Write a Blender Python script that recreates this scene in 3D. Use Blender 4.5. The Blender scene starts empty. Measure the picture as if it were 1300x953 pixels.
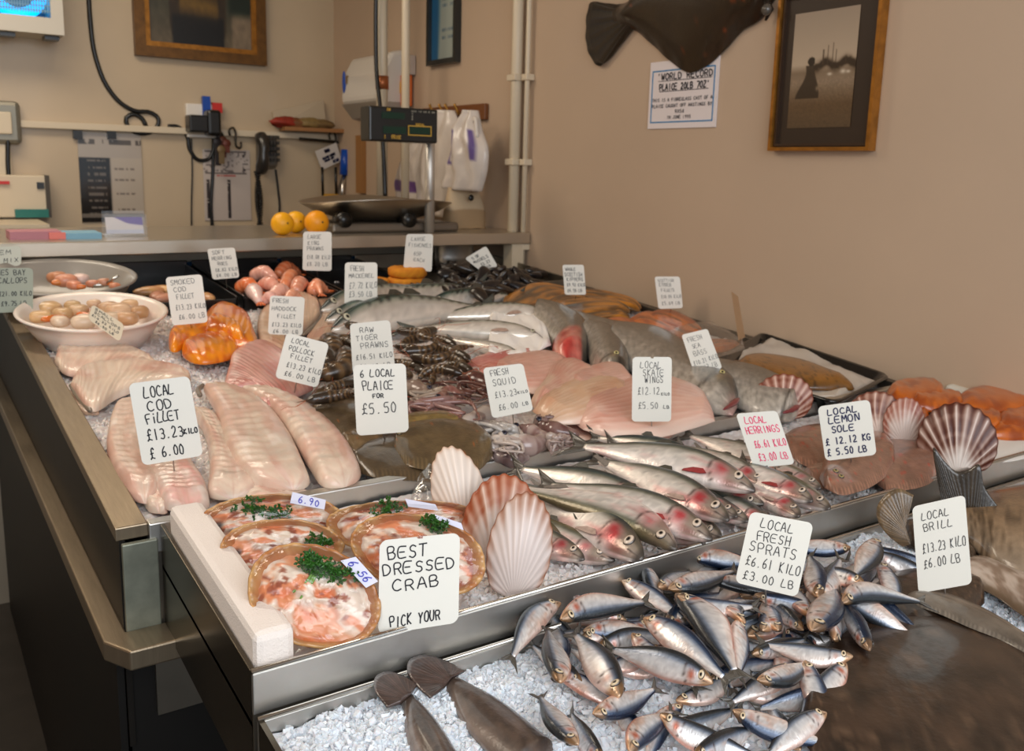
import bpy, math, random
import numpy as np
from mathutils import Matrix, Vector
random.seed(7); RNG = np.random.default_rng(11)
col = bpy.context.scene.collection
# ---------------------------------------------------------------- camera model (photo = 1300 x 953 frame, lens axis at 650,432)
F, YAW, PIT, ROL = 1160.49, 0.592494, 0.18576, -0.0260897
CX, CY = 650.0, 432.0
def rotc(v):
    x, y, z = v
    xc = x*math.cos(YAW) - y*math.sin(YAW); yc = x*math.sin(YAW) + y*math.cos(YAW)
    fw = yc*math.cos(PIT) - z*math.sin(PIT); up = yc*math.sin(PIT) + z*math.cos(PIT)
    r = xc*math.cos(ROL) - up*math.sin(ROL); u = xc*math.sin(ROL) + up*math.cos(ROL)
    return np.array([r, -u, fw])
CM = np.array([rotc((1,0,0)), rotc((0,1,0)), rotc((0,0,1))])
CAM = np.array([0.0, 0.0, 1.5])
SL = 0.07                      # the display tilts up towards the back
def ray(px, py): return CM @ np.array([(px-CX)/F, (py-CY)/F, 1.0])
def zp(y, l=0.0): return 0.9 + l + SL*y
def W(px, py, l=0.0):          # point of the display surface (rim plane + l)
    d = ray(px, py); return CAM + d*((-0.6+l)/(d[2]-SL*d[1]))
def atX(px, py, X): d = ray(px, py); return CAM + d*(X/d[0])
def atY(px, py, Y): d = ray(px, py); return CAM + d*(Y/d[1])
def atZ(px, py, Z): d = ray(px, py); return CAM + d*((Z-1.5)/d[2])
XW, YB = 2.1, 4.97
# ---------------------------------------------------------------- noise and colour
_T = np.random.default_rng(3).random((64, 64, 8))
def vn(x, y, s=0):
    x = np.asarray(x, float) + s*7.31; y = np.asarray(y, float) + s*3.17
    xi = np.floor(x).astype(int); yi = np.floor(y).astype(int); fx = x-xi; fy = y-yi
    fx = fx*fx*(3-2*fx); fy = fy*fy*(3-2*fy); k = s % 8
    g = lambda a, b: _T[a % 64, b % 64, k]
    return (g(xi,yi)*(1-fx)+g(xi+1,yi)*fx)*(1-fy) + (g(xi,yi+1)*(1-fx)+g(xi+1,yi+1)*fx)*fy
def fbm(x, y, s=0, o=3):
    r = 0; a = 1.0; t = 0
    for i in range(o):
        r = r + a*vn(x*2**i, y*2**i, s+i); t += a; a *= .55
    return r/t
def sm(x, a, b):
    t = np.clip((np.asarray(x, float)-a)/(b-a), 0, 1); return t*t*(3-2*t)
def C3(*c): return np.array(c, float)
def mx(a, b, t):
    t = np.asarray(t)[..., None]; return a*(1-t) + b*t
def ramp(x, *stops):
    x = np.asarray(x, float); ks = [s[0] for s in stops]; cs = np.array([s[1] for s in stops], float)
    return np.stack([np.interp(x, ks, cs[:, i]) for i in range(3)], -1)
def lin(c):
    c = np.clip(np.asarray(c, float)/255, 0, 1); return np.where(c <= .04045, c/12.92, ((c+.055)/1.055)**2.4)
# ---------------------------------------------------------------- materials
MATS = {}
def mat(name, color=(200,200,200), rough=.5, metal=0.0, coat=0.0, bump=0.0, bscale=200, alpha=1.0, trans=0.0, emit=None, es=0.0,
        vc=False, sss=0.0, mottle=0.0, mscale=12, ior=1.45, stretch=None, spec=None):
    if name in MATS: return MATS[name]
    m = bpy.data.materials.new(name); m.use_nodes = True
    n = m.node_tree.nodes; l = m.node_tree.links; b = n['Principled BSDF']
    c = list(lin(color)) + [1]
    b.inputs['Base Color'].default_value = c; b.inputs['Roughness'].default_value = rough; b.inputs['Metallic'].default_value = metal
    b.inputs['Coat Weight'].default_value = coat; b.inputs['Coat Roughness'].default_value = .12; b.inputs['IOR'].default_value = ior
    b.inputs['Transmission Weight'].default_value = trans; b.inputs['Alpha'].default_value = alpha
    if spec is not None: b.inputs['Specular IOR Level'].default_value = spec
    if sss: 
        b.inputs['Subsurface Weight'].default_value = sss; b.inputs['Subsurface Radius'].default_value = (.02,.01,.008); b.inputs['Subsurface Scale'].default_value = .4
    if emit is not None:
        b.inputs['Emission Color'].default_value = list(lin(emit))+[1]; b.inputs['Emission Strength'].default_value = es
    tc = n.new('ShaderNodeTexCoord')
    src = None
    if vc:
        a = n.new('ShaderNodeAttribute'); a.attribute_name = 'Col'; src = a.outputs['Color']; l.new(src, b.inputs['Base Color'])
    vec = tc.outputs['Object']
    if stretch:
        mp = n.new('ShaderNodeMapping'); mp.inputs['Scale'].default_value = stretch; l.new(vec, mp.inputs['Vector']); vec = mp.outputs['Vector']
    if mottle:
        t = n.new('ShaderNodeTexNoise'); t.inputs['Scale'].default_value = mscale; t.inputs['Detail'].default_value = 5; l.new(vec, t.inputs['Vector'])
        r = n.new('ShaderNodeMapRange'); r.inputs[1].default_value = .3; r.inputs[2].default_value = .7
        r.inputs[3].default_value = 1-mottle; r.inputs[4].default_value = 1+mottle*.6; l.new(t.outputs['Fac'], r.inputs[0])
        v = n.new('ShaderNodeVectorMath'); v.operation = 'SCALE'; l.new(r.outputs[0], v.inputs['Scale'])
        if src: l.new(src, v.inputs[0])
        else: v.inputs[0].default_value = c[:3]
        l.new(v.outputs[0], b.inputs['Base Color'])
    if bump:
        t = n.new('ShaderNodeTexNoise'); t.inputs['Scale'].default_value = bscale; t.inputs['Detail'].default_value = 3; l.new(vec, t.inputs['Vector'])
        u = n.new('ShaderNodeBump'); u.inputs['Strength'].default_value = bump; u.inputs['Distance'].default_value = .002
        l.new(t.outputs['Fac'], u.inputs['Height']); l.new(u.outputs['Normal'], b.inputs['Normal']); 
    MATS[name] = m; return m
def scaled_skin(name, rough, metal, scale, strength):
    m = mat(name, vc=True, rough=rough, metal=metal, coat=.35)
    n = m.node_tree.nodes; l = m.node_tree.links; b = n['Principled BSDF']
    uv = n.new('ShaderNodeUVMap'); uv.uv_map = 'UV'
    mp = n.new('ShaderNodeMapping'); mp.inputs['Scale'].default_value = scale; l.new(uv.outputs[0], mp.inputs['Vector'])
    v = n.new('ShaderNodeTexVoronoi'); v.inputs['Scale'].default_value = 1; l.new(mp.outputs[0], v.inputs['Vector'])
    u = n.new('ShaderNodeBump'); u.inputs['Strength'].default_value = strength; u.inputs['Distance'].default_value = .0007
    l.new(v.outputs['Distance'], u.inputs['Height']); l.new(u.outputs['Normal'], b.inputs['Normal'])
    return m
def film(name, tint=(255,255,255), opac=.12, bump=.6, bscale=40):
    m = bpy.data.materials.new(name); m.use_nodes = True; n = m.node_tree.nodes; l = m.node_tree.links; n.clear()
    o = n.new('ShaderNodeOutputMaterial'); mixs = n.new('ShaderNodeMixShader'); tr = n.new('ShaderNodeBsdfTransparent'); g = n.new('ShaderNodeBsdfGlossy')
    g.inputs['Roughness'].default_value = .08; tr.inputs[0].default_value = list(lin(tint))+[1]
    d = n.new('ShaderNodeBsdfDiffuse'); d.inputs[0].default_value = (.8,.8,.8,1); m2 = n.new('ShaderNodeMixShader'); m2.inputs[0].default_value = .02
    tc = n.new('ShaderNodeTexCoord'); t = n.new('ShaderNodeTexNoise'); t.inputs['Scale'].default_value = bscale; t.inputs['Detail'].default_value = 3
    t.inputs['Distortion'].default_value = 1.2
    l.new(tc.outputs['Object'], t.inputs['Vector']); u = n.new('ShaderNodeBump'); u.inputs['Strength'].default_value = bump; u.inputs['Distance'].default_value = .006
    l.new(t.outputs['Fac'], u.inputs['Height']); l.new(u.outputs['Normal'], g.inputs['Normal'])
    fr = n.new('ShaderNodeLayerWeight'); fr.inputs[0].default_value = .25; l.new(u.outputs['Normal'], fr.inputs['Normal'])
    ma = n.new('ShaderNodeMath'); ma.operation = 'MULTIPLY_ADD'; ma.inputs[1].default_value = .30; ma.inputs[2].default_value = opac; l.new(fr.outputs['Fresnel'], ma.inputs[0])
    l.new(ma.outputs[0], mixs.inputs[0]); l.new(tr.outputs[0], m2.inputs[1]); l.new(d.outputs[0], m2.inputs[2]); l.new(m2.outputs[0], mixs.inputs[1]); l.new(g.outputs[0], mixs.inputs[2])
    l.new(mixs.outputs[0], o.inputs[0]); MATS[name] = m; return m
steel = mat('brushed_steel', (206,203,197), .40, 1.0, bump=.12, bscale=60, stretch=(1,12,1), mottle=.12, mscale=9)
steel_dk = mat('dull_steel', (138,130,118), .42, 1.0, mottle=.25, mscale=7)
steel_br = mat('bright_steel', (205,200,192), .22, 1.0)
blackpl = mat('black_plastic', (14,13,12), .35, coat=.2)
darkpan = mat('dark_panel', (30,26,22), .45, .4, mottle=.3)
flesh = mat('fish_flesh', vc=True, rough=.38, coat=.35, sss=.12, bump=.25, bscale=140)
wetdark = mat('wet_dark_skin', vc=True, rough=.3, coat=.55, bump=.3, bscale=180, mottle=.22, mscale=60)
paint = mat('painted_colour', vc=True, rough=.55)
gloss = mat('glossy_colour', vc=True, rough=.25, coat=.4)
skin_her = scaled_skin('herring_scales', .3, .35, (90,26,1), .35)
skin_spr = scaled_skin('sprat_scales', .27, .4, (70,22,1), .25)
shellm = mat('shell_surface', vc=True, rough=.42, coat=.1)
white_pl = mat('white_plastic', (225,218,208), .35, coat=.2)
beige_pl = mat('cream_plastic', (205,190,165), .4)
cardm = mat('card_plastic', (222,218,207), .38, coat=.1)
ink = mat('black_marker', (28,28,34), .6); pinkink = mat('pink_marker', (226,60,110), .6); blueink = mat('dark_blue_marker', (25,28,70), .6)
wrap = film('cling_film', opac=.05, bump=.5, bscale=26)
# ---------------------------------------------------------------- mesh helpers
WL = {}
def root(name, loc, label, cat, group=None):
    o = bpy.data.objects.new(name, None); col.objects.link(o); o.location = loc; o.empty_display_size = .02
    o['label'] = label; o['category'] = cat
    if group: o['group'] = group
    WL[o.name] = np.array(loc, float); return o
def tag(o, label=None, cat=None, group=None, kind=None):
    if label: o['label'] = label
    if cat: o['category'] = cat
    if group: o['group'] = group
    if kind: o['kind'] = kind
    return o
def mesh(name, V, Fs, colors=None, uv=None, smooth=True):
    me = bpy.data.meshes.new(name); V = np.asarray(V, float)
    me.from_pydata(V.tolist(), [], [list(map(int, f)) for f in Fs])
    if colors is not None:
        a = me.color_attributes.new('Col', 'FLOAT_COLOR', 'POINT')
        c = np.concatenate([lin(colors), np.ones((len(V), 1))], 1).astype(np.float32); a.data.foreach_set('color', c.ravel())
    if uv is not None:
        u = me.uv_layers.new(name='UV'); li = np.zeros(len(me.loops), int); me.loops.foreach_get('vertex_index', li)
        u.data.foreach_set('uv', np.asarray(uv, np.float32)[li].ravel())
    if smooth: me.polygons.foreach_set('use_smooth', [True]*len(me.polygons))
    me.update(); return me
def obj(name, V, Fs, m, parent=None, colors=None, uv=None, smooth=True, bevel=0):
    V = np.asarray(V, float); off = WL[parent.name] if parent is not None else V.mean(0)
    if parent is None: off = np.array([V[:,0].mean(), V[:,1].mean(), V[:,2].min()])
    me = mesh(name, V-off, Fs, colors, uv, smooth); o = bpy.data.objects.new(name, me); col.objects.link(o)
    me.materials.append(m)
    if parent is not None: o.parent = parent
    else: o.location = off
    WL[o.name] = off
    if bevel:
        b = o.modifiers.new('b', 'BEVEL'); b.width = bevel; b.segments = 2; b.limit_method = 'ANGLE'
    return o
class G:
    def __init__(s): s.V = []; s.F = []; s.C = []; s.n = 0
    def add(s, V, Fs, c=None):
        V = np.asarray(V, float).reshape(-1, 3); s.V.append(V); s.F += [[i+s.n for i in f] for f in Fs]
        c = (200,200,200) if c is None else c; s.C.append(np.broadcast_to(np.asarray(c, float), (len(V), 3))); s.n += len(V); return s
    def hexa(s, P, c=None): return s.add(P, [(0,3,2,1),(4,5,6,7),(0,1,5,4),(1,2,6,5),(2,3,7,6),(3,0,4,7)], c)
    def box(s, a, b, c=None):
        x0,y0,z0 = a; x1,y1,z1 = b
        return s.hexa([(x0,y0,z0),(x1,y0,z0),(x1,y1,z0),(x0,y1,z0),(x0,y0,z1),(x1,y0,z1),(x1,y1,z1),(x0,y1,z1)], c)
    def slope(s, x0, x1, y0, y1, lt, lb, c=None):   # box following the display tilt; lt, lb = offsets of top and bottom
        return s.hexa([(x0,y0,zp(y0,lb)),(x1,y0,zp(y0,lb)),(x1,y1,zp(y1,lb)),(x0,y1,zp(y1,lb)),(x0,y0,zp(y0,lt)),(x1,y0,zp(y0,lt)),(x1,y1,zp(y1,lt)),(x0,y1,zp(y1,lt))], c)
    def tube(s, P, r, seg=8, c=None, cap=True):
        P = np.asarray(P, float); n = len(P); r = np.broadcast_to(np.asarray(r, float), (n,)); T = np.gradient(P, axis=0); T /= np.linalg.norm(T, axis=1)[:, None]+1e-12
        up = np.array([0,0,1.0]) if abs(T[0][2]) < .9 else np.array([1.0,0,0]); V = []
        a = np.linspace(0, 2*math.pi, seg, endpoint=False); prev = None
        for i in range(n):
            nrm = (up if prev is None else prev); nrm = nrm - T[i]*np.dot(nrm, T[i]); nrm /= np.linalg.norm(nrm)+1e-12; prev = nrm; b = np.cross(T[i], nrm)
            V.append(P[i] + r[i]*(np.cos(a)[:, None]*nrm + np.sin(a)[:, None]*b))
        V = np.concatenate(V); Fs = [(i*seg+j, i*seg+(j+1)%seg, (i+1)*seg+(j+1)%seg, (i+1)*seg+j) for i in range(n-1) for j in range(seg)]
        if cap: Fs += [tuple(range(seg))[::-1], tuple((n-1)*seg+j for j in range(seg))]
        cc = c
        if c is not None and np.ndim(c) == 2 and len(c) == n: cc = np.repeat(np.asarray(c, float), seg, 0)
        return s.add(V, Fs, cc)
    def ball(s, c0, r, cc=None, nu=10, nv=14, ax=None, colf=None):
        r = np.broadcast_to(np.asarray(r, float), (3,)); V = []
        for i in range(nu+1):
            for j in range(nv):
                t = math.pi*i/nu; p = 2*math.pi*j/nv; V.append((math.sin(t)*math.cos(p), math.sin(t)*math.sin(p), math.cos(t)))
        U = np.array(V); V = U*r
        if ax is not None: V = V @ np.asarray(ax, float)
        if colf is not None: cc = colf(U)
        return s.add(V+np.asarray(c0, float), [(i*nv+j, (i+1)*nv+j, (i+1)*nv+(j+1)%nv, i*nv+(j+1)%nv) for i in range(nu) for j in range(nv)], cc)
    def lathe(s, c0, prof, seg=48, c=None, sx=1.0, sy=1.0):
        a = np.linspace(0, 2*math.pi, seg, endpoint=False); V = []
        for r, z in prof: V.append(np.stack([c0[0]+r*sx*np.cos(a), c0[1]+r*sy*np.sin(a), np.full(seg, c0[2]+z)], 1))
        n = len(prof); cc = None if c is None else (np.repeat(np.asarray(c, float), seg, 0) if np.ndim(c) == 2 else c)
        return s.add(np.concatenate(V), [(i*seg+j, i*seg+(j+1)%seg, (i+1)*seg+(j+1)%seg, (i+1)*seg+j) for i in range(n-1) for j in range(seg)], cc)
    def out(s, name, m, parent=None, smooth=False, bevel=0, colors=False):
        return obj(name, np.concatenate(s.V), s.F, m, parent, np.concatenate(s.C) if colors else None, None, smooth, bevel)
def resample(P, n):
    P = np.asarray(P, float); k = len(P)
    if k == 1: return np.repeat(P, n, 0)
    d = np.concatenate([[0], np.cumsum(np.linalg.norm(np.diff(P, axis=0), axis=1)+1e-9)]); d /= d[-1]
    t = np.linspace(0, 1, n); out = np.zeros((n, P.shape[1]))
    m = np.gradient(P, d, axis=0) if k > 2 else np.repeat((P[1:]-P[:1]), 2, 0)
    for i, x in enumerate(t):
        j = min(max(np.searchsorted(d, x)-1, 0), k-2); h = d[j+1]-d[j]; u = (x-d[j])/h
        out[i] = (2*u**3-3*u*u+1)*P[j] + (u**3-2*u*u+u)*h*m[j] + (-2*u**3+3*u*u)*P[j+1] + (u**3-u*u)*h*m[j+1]
    return out
def PW(pts, l=0): return np.array([W(p[0], p[1], l+(p[2] if len(p) > 2 else 0)) for p in pts])
def grid_faces(nu, nr, closed=True): return [(i*nr+j, (i+1)*nr+j, (i+1)*nr+(j+1)%nr, i*nr+(j+1)%nr) for i in range(nu-1) for j in range(nr if closed else nr-1)]
class Slab:   # a body lofted between two edge lines, with real thickness above and below
    def __init__(s, L, R, thick, lift=0, nu=44, nv=18, p=2.2, q=.5, bot=.25, ends=.14, endp=.5, zf=None, colf=None, world=False, cn=0.0, e0=None, e1=None, rnd=0.0):
        A = np.asarray(L, float) if world else PW(L, lift); B = np.asarray(R, float) if world else PW(R, lift)
        A = resample(A, nu); B = resample(B, nu); U = np.linspace(0, 1, nu)
        v = (1-np.cos(np.linspace(0, math.pi, nv)))/2
        UU, VV = np.meshgrid(U, v, indexing='ij')
        if rnd:
            rk = np.sqrt(np.clip(1-np.clip((rnd-UU)/rnd,0,1)**2,0.02,1))*np.sqrt(np.clip(1-np.clip((UU-1+rnd*1.3)/(rnd*1.3),0,1)**2,0.02,1)); Vg = .5+(VV-.5)*rk
        else: Vg = VV
        P = A[:, None]*(1-Vg[..., None]) + B[:, None]*Vg[..., None]
        e0 = ends if e0 is None else e0; e1 = ends if e1 is None else e1
        e = np.clip(UU/max(e0,1e-6), 0, 1)**endp*np.clip((1-UU)/max(e1,1e-6), 0, 1)**endp
        e = np.where(e <= 0, 0, e)
        dm = np.clip(1-np.abs(2*VV-1)**p, 0, 1)**q; th = thick(UU) if callable(thick) else thick
        top = th*dm*e; z = zf(UU, VV, P) if zf else 0
        s.top = P.copy(); s.top[..., 2] += top + (z*dm*np.clip(e*2, 0, 1) if zf else 0)
        botm = P.copy(); botm[..., 2] -= th*bot*dm*e + .0006
        ring = np.concatenate([s.top, botm[:, ::-1][:, 1:-1]], 1); nr = ring.shape[1]
        s.V = ring.reshape(-1, 3); s.F = grid_faces(nu, nr) + [tuple(range(nr)), tuple((nu-1)*nr+j for j in range(nr))[::-1]]
        Ur = np.concatenate([UU, UU[:, ::-1][:, 1:-1]], 1); Vr = np.concatenate([VV, VV[:, ::-1][:, 1:-1]], 1)
        s.uv = np.stack([Ur.ravel(), Vr.ravel()], 1); s.U = Ur.ravel(); s.Vv = Vr.ravel()
        s.C = colf(s.U, s.Vv, s.V) if colf else np.full((len(s.V), 3), 200.0); s.nu = nu; s.nv = nv; s.v = v
    def at(s, u, v):
        i = min(s.nu-2, int(u*(s.nu-1))); j = int(np.argmin(abs(s.v-v))); return s.top[i, j]
    def out(s, name, m, parent=None): return obj(name, s.V, s.F, m, parent, s.C, s.uv)
def picture(name, P00, P10, P11, P01, colf, m, parent=None, nu=60, nv=60, off=(0,0,0)):   # flat picture: P00 top-left, P10 top-right, P11 bottom-right, P01 bottom-left
    U, V = np.meshgrid(np.linspace(0,1,nu), np.linspace(0,1,nv), indexing='ij'); P00,P10,P11,P01 = map(lambda a: np.asarray(a, float), (P00,P10,P11,P01))
    P = (P00*(1-U[...,None])+P10*U[...,None])*(1-V[...,None]) + (P01*(1-U[...,None])+P11*U[...,None])*V[...,None] + np.array(off)
    return obj(name, P.reshape(-1,3), grid_faces(nu, nv, False), m, parent, colf(U.ravel(), V.ravel()), None, False)
# ---------------------------------------------------------------- handwriting: single-stroke letters
GL = {'A':'0,0 .45,1 1,0;.18,.36 .8,.38','B':'.1,0 .1,1 .7,.95 .8,.75 .6,.55 .1,.5;.6,.55 .95,.35 .8,.05 .1,0','C':'.95,.85 .6,1 .2,.8 .05,.45 .25,.1 .6,0 1,.12','D':'.1,0 .1,1 .6,.92 .95,.6 .85,.2 .5,.02 .1,0',
'E':'.95,1 .1,1 .1,0 .95,.03;.1,.52 .75,.52','F':'.95,1 .1,.98 .1,0;.1,.5 .7,.52','G':'.95,.85 .6,1 .2,.85 .03,.45 .25,.08 .65,0 .92,.15 .92,.45 .6,.45','H':'.08,1 .1,0;.92,1 .9,0;.08,.5 .9,.5','I':'.5,1 .5,0','J':'.8,1 .8,.2 .5,0 .15,.15',
'K':'.1,1 .1,0;.9,1 .12,.45 .95,0','L':'.12,1 .1,0 .9,.05','M':'.02,0 .12,1 .5,.35 .88,1 1,0','N':'.08,0 .1,1 .88,.02 .92,1','O':'.5,1 .15,.85 .03,.45 .25,.05 .6,0 .92,.25 .95,.65 .75,.95 .5,1','P':'.12,0 .12,1 .7,.98 .92,.75 .7,.48 .12,.45',
'Q':'.5,1 .15,.85 .03,.45 .25,.05 .6,0 .92,.25 .95,.65 .75,.95 .5,1;.6,.25 1,-.1','R':'.1,0 .12,1 .75,.95 .88,.72 .65,.5 .12,.48;.5,.48 .95,0','S':'.9,.88 .5,1 .15,.82 .25,.58 .75,.45 .88,.2 .5,0 .08,.12','T':'0,.97 1,1;.5,.98 .48,0','U':'.08,1 .1,.25 .4,0 .8,.1 .92,.4 .92,1',
'V':'.02,1 .48,0 .98,1','W':'0,1 .25,0 .5,.7 .75,0 1,1','X':'.05,1 .95,0;.92,1 .08,0','Y':'.05,1 .5,.5;.95,1 .5,.5 .45,0','Z':'.08,1 .92,1 .05,0 .95,.03','0':'.5,1 .18,.8 .1,.45 .3,.05 .6,0 .88,.3 .88,.7 .5,1','1':'.45,1 .5,0','2':'.1,.8 .4,1 .8,.85 .75,.55 .08,0 .95,.03',
'3':'.12,.92 .5,1 .85,.8 .7,.55 .4,.52;.7,.55 .92,.25 .6,0 .1,.08','4':'.65,0 .65,1 .05,.32 .95,.32','5':'.85,1 .25,.97 .18,.55 .6,.6 .9,.35 .65,.02 .12,.05','6':'.75,1 .3,.7 .1,.3 .35,0 .75,.05 .88,.3 .6,.5 .15,.35','7':'.08,.97 .92,1 .4,0','8':'.5,.52 .15,.75 .5,1 .85,.78 .5,.52 .1,.22 .5,0 .9,.22 .5,.52',
'9':'.85,.65 .5,.5 .15,.7 .45,1 .85,.85 .85,.6 .5,0','£':'.9,.82 .65,1 .38,.85 .35,.5 .35,.15 .05,-.05;.05,.0 .5,.08 .95,0;.08,.45 .75,.5','.':'.45,.02 .6,.08','-':'.15,.5 .85,.5',"'":'.5,1 .45,.8',',':'.5,.05 .35,-.15','i':'.5,.6 .5,0;.5,.85 .52,.92','/':'.1,0 .9,1'}
GL = {k: [[tuple(map(float, p.split(','))) for p in st.split()] for st in v.split(';')] for k, v in GL.items()}
def strokes(text, s0, s1, tc, h, wob=.05, rng=random):
    """polylines in card space: s to the right, t downwards"""
    n = len(text); adv = (s1-s0)/max(n, 1); res = []
    for i, ch in enumerate(text):
        g = GL.get(ch if ch in GL else ch.upper()); 
        if not g: continue
        dx = rng.uniform(-wob, wob)*adv; dy = rng.uniform(-wob, wob)*h; sc = 1+rng.uniform(-wob, wob)*1.5; w = adv*(.72 if ch not in '.-' else .5)
        for st in g: res.append([(s0+i*adv+dx+x*w+.06*adv, tc+h/2-y*h*sc+dy) for x, y in st])
    return res
def writing(name, fn, normal, lines, lw, m, parent, off=.0006, wob=.05):
    """fn(s,t)->world point; lines = [(text,s0,s1,tc,h)]; lw = half stroke width in metres"""
    g = G(); nrm = np.asarray(normal, float)
    for text, s0, s1, tc, h in lines:
        for st in strokes(text, s0, s1, tc, h, wob):
            P = [fn(s, t) + nrm*off for s, t in st]
            P = resample(P, 3*len(P)) if len(P) > 2 else np.array(P)
            T = np.gradient(P, axis=0); T /= np.linalg.norm(T, axis=1)[:, None]+1e-12; B = np.cross(T, nrm)
            P[0] -= T[0]*lw*.6; P[-1] += T[-1]*lw*.6
            V = np.concatenate([P-B*lw, P+B*lw]); k = len(P)
            g.add(V, [(i, i+1, k+i+1, k+i) for i in range(k-1)])
    return g.out(name, m, parent)
def bil(q):
    q = [np.asarray(a, float) for a in q]
    return lambda s, t: (q[0]*(1-s)+q[1]*s)*(1-t) + (q[3]*(1-s)+q[2]*s)*t
def bis(base, lean=.55):
    n = CAM-np.array(base); n[2] *= lean; return n/np.linalg.norm(n)
def onplane(px, py, P0, n): d = ray(px, py); return CAM + d*(np.dot(P0-CAM, n)/np.dot(d, n))
# ================================================================ ROOM
wallm = mat('wall_paint', (184,160,136), .55, bump=.25, bscale=9, mottle=.05, mscale=1.6, coat=.08)
wallb = mat('wall_paint_back', (188,168,140), .42, bump=.3, bscale=5, mottle=.07, mscale=2.2, coat=.15)
floorm = mat('floor_tiles', (58,52,46), .5, mottle=.2)
def bars(g, x0, x1, z0, z1, w, fn, d0, d1):
    """rectangular mitred ring in a wall plane; fn(u, z, depth) -> point"""
    o = [(x0,z0),(x1,z0),(x1,z1),(x0,z1)]; i = [(x0+w,z0+w),(x1-w,z0+w),(x1-w,z1-w),(x0+w,z1-w)] if x1 > x0 else [(x0-w,z0+w),(x1+w,z0+w),(x1+w,z1-w),(x0-w,z1-w)]
    for k in range(4):
        a, b, c, d = o[k], o[(k+1)%4], i[(k+1)%4], i[k]
        g.hexa([fn(*a,d0),fn(*b,d0),fn(*c,d0),fn(*d,d0),fn(*a,d1),fn(*b,d1),fn(*c,d1),fn(*d,d1)])
    return g
fB = lambda u, z, d: (u, YB-d, z); fR = lambda u, z, d: (XW-d, u, z)
def struct(o): o['kind'] = 'structure'; return o
struct(G().box((-2.2,YB,0),(XW+.1,YB+.1,2.9)).out('wall_back', wallb))
struct(G().box((XW,-.6,0),(XW+.1,YB,2.9)).out('wall_right', wallm))
struct(G().box((-2.3,-.6,0),(-2.2,YB+.1,2.9)).out('wall_left', wallm))
struct(G().box((-2.3,-.6,2.9),(XW+.1,YB+.1,3.0)).out('ceiling', mat('ceiling_paint', (215,205,190), .7)))
struct(G().box((-2.6,-3.0,-.1),(XW+.6,YB+.1,0)).out('floor', floorm))
# ---- pipes on the right wall
def wallpipe(px0, py0, px1, py1, r, name, label):
    a = atX(px0, py0, XW); b = atX(px1, py1, XW); y = (a[1]+b[1])/2
    t = root(name, (XW-r-.012, y, 1.0), label, 'pipe', None); g = G().tube([(XW-r-.012, y, 1.12), (XW-r-.012, y, 2.88)], r, 12); g.out('pipe', beige_pl, t, True); return t, y
t1, y1 = wallpipe(666,0,661,300,.022,'water_pipe','thicker cream pipe running up the right wall behind the counter end')
t2, y2 = wallpipe(678,0,670,300,.010,'water_pipe','thin cream pipe beside the thicker pipe on the right wall')
t2.name = 'cable_conduit'; WL[t2.name] = np.array(t2.location)
for tt, yy, r in ((t1,y1,.022),(t2,y2,.010)):
    for py in (100,206,312):
        z = atX(663, py, XW)[2]
        G().box((XW-2*r-.018, yy-r-.008, z-.012),(XW, yy+r+.008, z+.012)).out('pipe_clip', beige_pl, tt, bevel=.003)
# two pipes rising in the far corner on the right wall and the black lead
for k, (px, pxb, lab) in enumerate(((485,492,'cream copper-joined pipe rising behind the scale display near the corner'),(515,516,'thin cream pipe right of the copper-joined pipe near the corner'))):
    a = atX(px, 60, XW-.2); y = a[1]; r = .026-.008*k
    t = root('water_pipe', (XW-.2, y, 1.2), lab, 'pipe'); G().tube([(XW-.2,y,1.25),(XW-.2,y,2.88)], r, 12).out('pipe', beige_pl, t, True)
    for zz in (1.34, 2.6): G().box((XW-.2,y-.008,zz),(XW,y+.008,zz+.012)).out('pipe_bracket', beige_pl, t)
    if k == 0:
        z = atX(485,105,XW-.2)[2]; G().tube([(XW-.2,y,z-.03),(XW-.2,y,z+.03)], r+.004, 12).out('copper_joint', mat('copper',(170,100,60),.4,.6), t, True)
def lead(name, label, pts, r, m=blackpl, cat='cable', n=60, Y=None, X=None, off=.009):
    P = []
    for p in pts:
        q = atY(p[0], p[1], YB-off) if X is None else atX(p[0], p[1], XW-off); P.append(q)
    P = resample(P, n); o = G().tube(P, r, 8).out(name, m, None, True); tag(o, label, cat); return o
lead('power_cable', 'long black cable sweeping down the back wall into a loop', [(113,-60),(114,20),(122,75),(135,108),(155,132),(172,141),(192,143),(201,150),(200,160),(190,168),(172,168),(162,160),(160,150),(170,145),(180,150),(186,162)], .011)
lead('power_cable', 'black lead drooping from the adaptor and down past the papers', [(213,160),(226,161),(237,172),(241,190),(252,203),(264,202),(271,190),(271,170)], .010)
lead('power_cable', 'straight black lead hanging down across the pinned notice', [(271,176),(270,220),(268,260),(270,296)], .009)
lead('power_cable', 'thin grey wire hanging down left of the pinned notice', [(243,176),(244,215),(243,260),(243,292)], .004)
lead('power_cable', 'black lead hanging down in front of the corner pipes', [(478,-40),(477,40),(478,90),(483,140),(487,200),(489,250)], .010, X=1, off=.245)
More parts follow.
